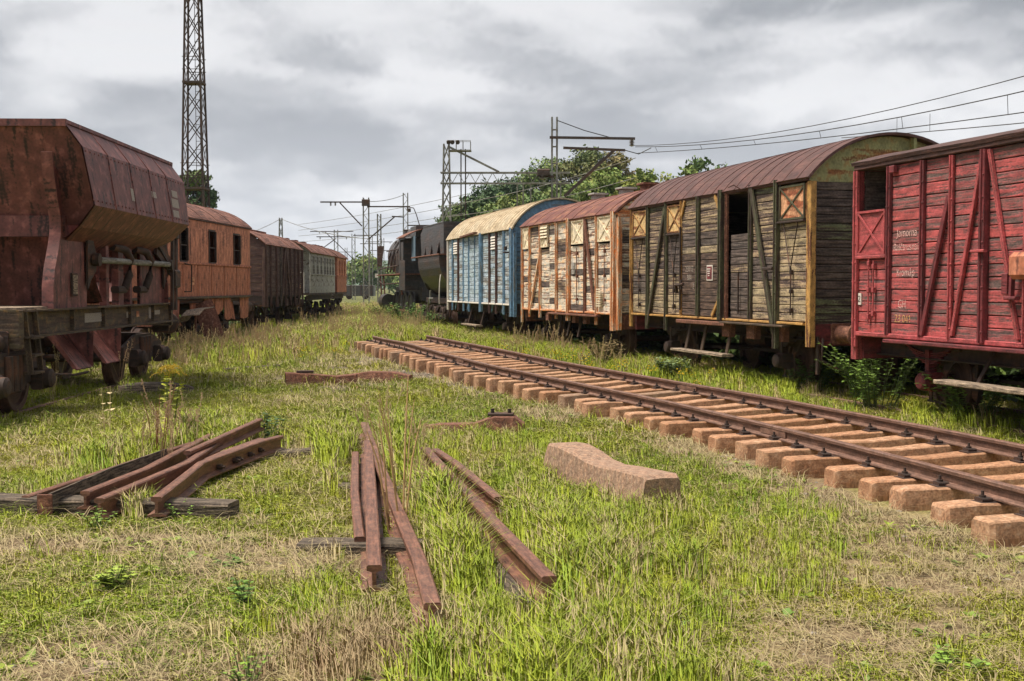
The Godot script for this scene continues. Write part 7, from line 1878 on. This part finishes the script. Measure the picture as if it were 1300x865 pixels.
	for k in ss.size():
		t = thing("shrub", sn[k], "shrub", V(ss[k][0], ss[k][1]), r.randf() * 3.0, "shrubs along the right train")
		leafy(t, r, 40, ss[k][2], ss[k][2] * 0.95, 0.11 if ss[k][1] < 30 else 0.16, ss[k][3], 18)
	var ug := MB.new()
	for k in 90:
		var p := Vector3(r.randfn() * 0.28, 0.0, r.randfn() * 0.28)
		p.y = r.randf_range(0.05, 0.9) * maxf(0.2, 1.0 - Vector2(p.x, p.z).length())
		var dir := Vector3(r.randfn(), r.randf_range(0.0, 1.0), r.randfn()).normalized()
		var side := dir.cross(Vector3.UP).normalized() * 0.045
		var nn := (Vector3.UP + Vector3(r.randfn(), 0, r.randfn()) * 0.5).normalized()
		var g := r.randf_range(0.6, 1.3)
		ug.col = Color(g, g, g)
		var i := ug.vert(p, nn, Vector2.ZERO); ug.vert(p + dir * 0.08 + side, nn, Vector2(1, 0)); ug.vert(p + dir * 0.16, nn, Vector2(1, 1)); ug.vert(p + dir * 0.08 - side, nn, Vector2(0, 1))
		ug.tri(i, i + 1, i + 2); ug.tri(i, i + 2, i + 3)
	var ux := []; var uc := []
	for k in 1500:
		var right := k % 5 != 0
		var d := r.randf_range(9.0, 62.0)
		var x := 9.25 - 0.26 * d + 3.3 + absf(r.randfn()) * 0.8
		if not right:
			d = r.randf_range(24.0, 75.0); x = -12.6 - absf(r.randfn()) * 0.8
		ux.push_back(Transform3D(Basis(Vector3.UP, r.randf() * 6.0).scaled(Vector3.ONE * r.randf_range(0.9, 1.9)), Vector3(x, 0, -d))); uc.push_back(Color(0.05, 0.1, 0.02).lerp(Color(0.12, 0.19, 0.03), r.randf()))
	scatter("undergrowth", "dense leafy undergrowth behind the two trains", ug.mesh(), M.leaf, ux, uc)
	# yellow flowers in the verge
	var fm := MB.new()
	for k in 7:
		var a := TAU * k / 7.0
		fm.col = Color(0.1, 0.18, 0.02)
		var p := Vector3(cos(a) * 0.06, 0.2 + 0.03 * (k % 3), sin(a) * 0.06)
		fm.pipe(PackedVector3Array([Vector3.ZERO, p]), 0.003, 4)
		fm.col = Color(0.8, 0.55, 0.02)
		fm.box(p, Vector3(0.02, 0.01, 0.02))
	var xf := []; var cs := []
	for e in [[2.6, 21.5, 1.2, 8], [1.2, 25.0, 1.2, 14], [0.3, 28.5, 1.2, 14], [1.9, 23.0, 0.8, 8], [-5.0, 31.0, 2.0, 14], [-3.0, 52.0, 1.2, 22], [-5.5, 56.0, 1.5, 24]]:
		for k in e[3]:
			var x: float = e[0] + r.randfn() * e[2] * 0.4; var d: float = e[1] + r.randfn() * e[2] * 0.7
			if blocked(x, d): continue
			xf.push_back(Transform3D(Basis(Vector3.UP, r.randf() * 6.0).scaled(Vector3.ONE * r.randf_range(0.7, 1.4)), Vector3(x, 0, -d))); cs.push_back(Color(1, 1, 1))
	scatter("wildflowers", "small yellow wildflowers in the verge along the boxcars", fm.mesh(), M.leaf, xf, cs)
	scatter_small(r)
func scatter_small(r: RandomNumberGenerator) -> void:
	var kinds := []
	for k in 4:
		var mb := MB.new()
		var nl := 5 + 2 * k
		for q in nl:
			var a := TAU * q / nl + r.randf() * 0.6
			var l := r.randf_range(0.03, 0.075) * (1.0 if k < 3 else 0.6)
			var up := r.randf_range(0.15, 0.9)
			var dir := Vector3(cos(a), up, sin(a)).normalized()
			var side: Vector3 = Vector3(-sin(a), 0, cos(a)) * l * [0.2, 0.32, 0.13, 0.4][k]
			var nn := side.cross(dir).normalized()
			if nn.y < 0.0: nn = -nn
			var g := r.randf_range(0.7, 1.25)
			mb.col = Color(g, g, g)
			var i := mb.vert(dir * l * 0.1, nn, Vector2.ZERO); mb.vert(dir * l * 0.55 + side, nn, Vector2(1, 0)); mb.vert(dir * l - Vector3(0, l * 0.2, 0), nn, Vector2(1, 1)); mb.vert(dir * l * 0.55 - side, nn, Vector2(0, 1))
			mb.tri(i, i + 1, i + 2); mb.tri(i, i + 2, i + 3)
		kinds.push_back([mb.mesh(), [], []])
	for k in 5200:
		var d := sqrt(r.randf_range(4.2 * 4.2, 20.0 * 20.0)); var x := r.randf_range(-0.45, 0.45) * d
		if blocked(x, d): continue
		if pnoise.get_noise_2d(x * 4.0 - 30.0, d * 4.0) < 0.02: continue
		var e = kinds[r.randi() % 4]
		e[1].push_back(Transform3D(Basis(Vector3.UP, r.randf() * 6.0).scaled(Vector3.ONE * r.randf_range(0.6, 1.5)), Vector3(x, gh(x, d) + 0.005, -d)))
		e[2].push_back(Color(0.13, 0.23, 0.025).lerp(Color(0.3, 0.37, 0.03), r.randf()))
	for e in kinds: scatter("low_herbs", "small broad-leaved herbs dotted through the grass", e[0], M.leaf, e[1], e[2])
	var pm := []
	for k in 3:
		var mb := MB.new()
		var rr := [0.5, 0.5, 0.4]
		mb.lathe(PackedVector2Array([Vector2(0.0, 0.35), Vector2(0.55, 0.22 + 0.1 * k), Vector2(1.0, -0.05), Vector2(0.8, -0.3)]), Vector3.ZERO, Vector3(0.2 * k, 1, 0.1), 6)
		pm.push_back([mb.mesh(), [], []])
	for k in 4200:
		var d := sqrt(r.randf_range(4.2 * 4.2, 30.0 * 30.0)); var x := r.randf_range(-0.45, 0.45) * d
		var b := bare(x, d)
		var on := absf(x - track_x(d)) < 1.3 and d < 35.0
		if not on and r.randf() > b * b: continue
		var e = pm[r.randi() % 3]
		var sc := r.randf_range(0.006, 0.018) * (1.0 + d * 0.04)
		e[1].push_back(Transform3D(Basis(Vector3.UP, r.randf() * 6.0).scaled(Vector3(sc * r.randf_range(0.8, 1.6), sc, sc * r.randf_range(0.8, 1.4))), Vector3(x, gh(x, d) + 0.002, -d)))
		e[2].push_back(Color(0.3, 0.26, 0.22) * r.randf_range(0.5, 1.4))
	for e in pm: scatter("gravel", "scattered gravel on the bare soil and between the sleepers", e[0], M.pebble, e[1], e[2])
	var sb := MB.new()
	for k in 7:
		var a := r.randf() * TAU
		var h := r.randf_range(0.5, 0.85)
		var tip := Vector3(cos(a), 0, sin(a)) * r.randf_range(0.05, 0.25) + Vector3(0, h, 0)
		var bs := Vector3(cos(a * 3.0), 0, sin(a * 3.0)) * 0.04
		sb.pipe(PackedVector3Array([bs, bs.lerp(tip, 0.6) + Vector3(0, 0.05, 0), tip]), 0.0022, 4)
		for q in 14:
			var p := bs.lerp(tip, 0.78 + 0.016 * q) + Vector3(r.randfn(), r.randfn(), r.randfn()) * 0.008
			sb.box(p, Vector3(0.007, 0.016, 0.007))
	var xf := []; var cs := []
	for e in [[-7.0, 30.0, 1.6, 8.0, 110], [-5.4, 44.0, 1.6, 12.0, 120], [-0.6, 8.8, 0.25, 1.4, 4], [-1.45, 13.0, 0.3, 0.8, 3], [-3.4, 11.8, 0.4, 0.7, 4], [0.6, 32.0, 1.0, 6.0, 36], [-3.6, 47.0, 0.8, 7.0, 90], [1.9, 24.5, 0.7, 3.0, 8], [-7.9, 27.5, 0.7, 4.0, 30], [-7.0, 62.0, 3.0, 8.0, 160]]:
		for k in e[4]:
			var x: float = e[0] + r.randfn() * e[2] * 0.6; var d: float = e[1] + r.randfn() * e[3] * 0.6
			if blocked(x, d): continue
			xf.push_back(Transform3D(Basis(Vector3.UP, r.randf() * 6.0).scaled(Vector3.ONE * r.randf_range(0.6, 1.2)), Vector3(x, 0, -d))); cs.push_back(Color(0.5, 0.4, 0.2).lerp(Color(0.4, 0.26, 0.15), r.randf()))
	scatter("dry_grass", "brown seed-head stalks standing in the tall grass", sb.mesh(), M.straw, xf, cs)
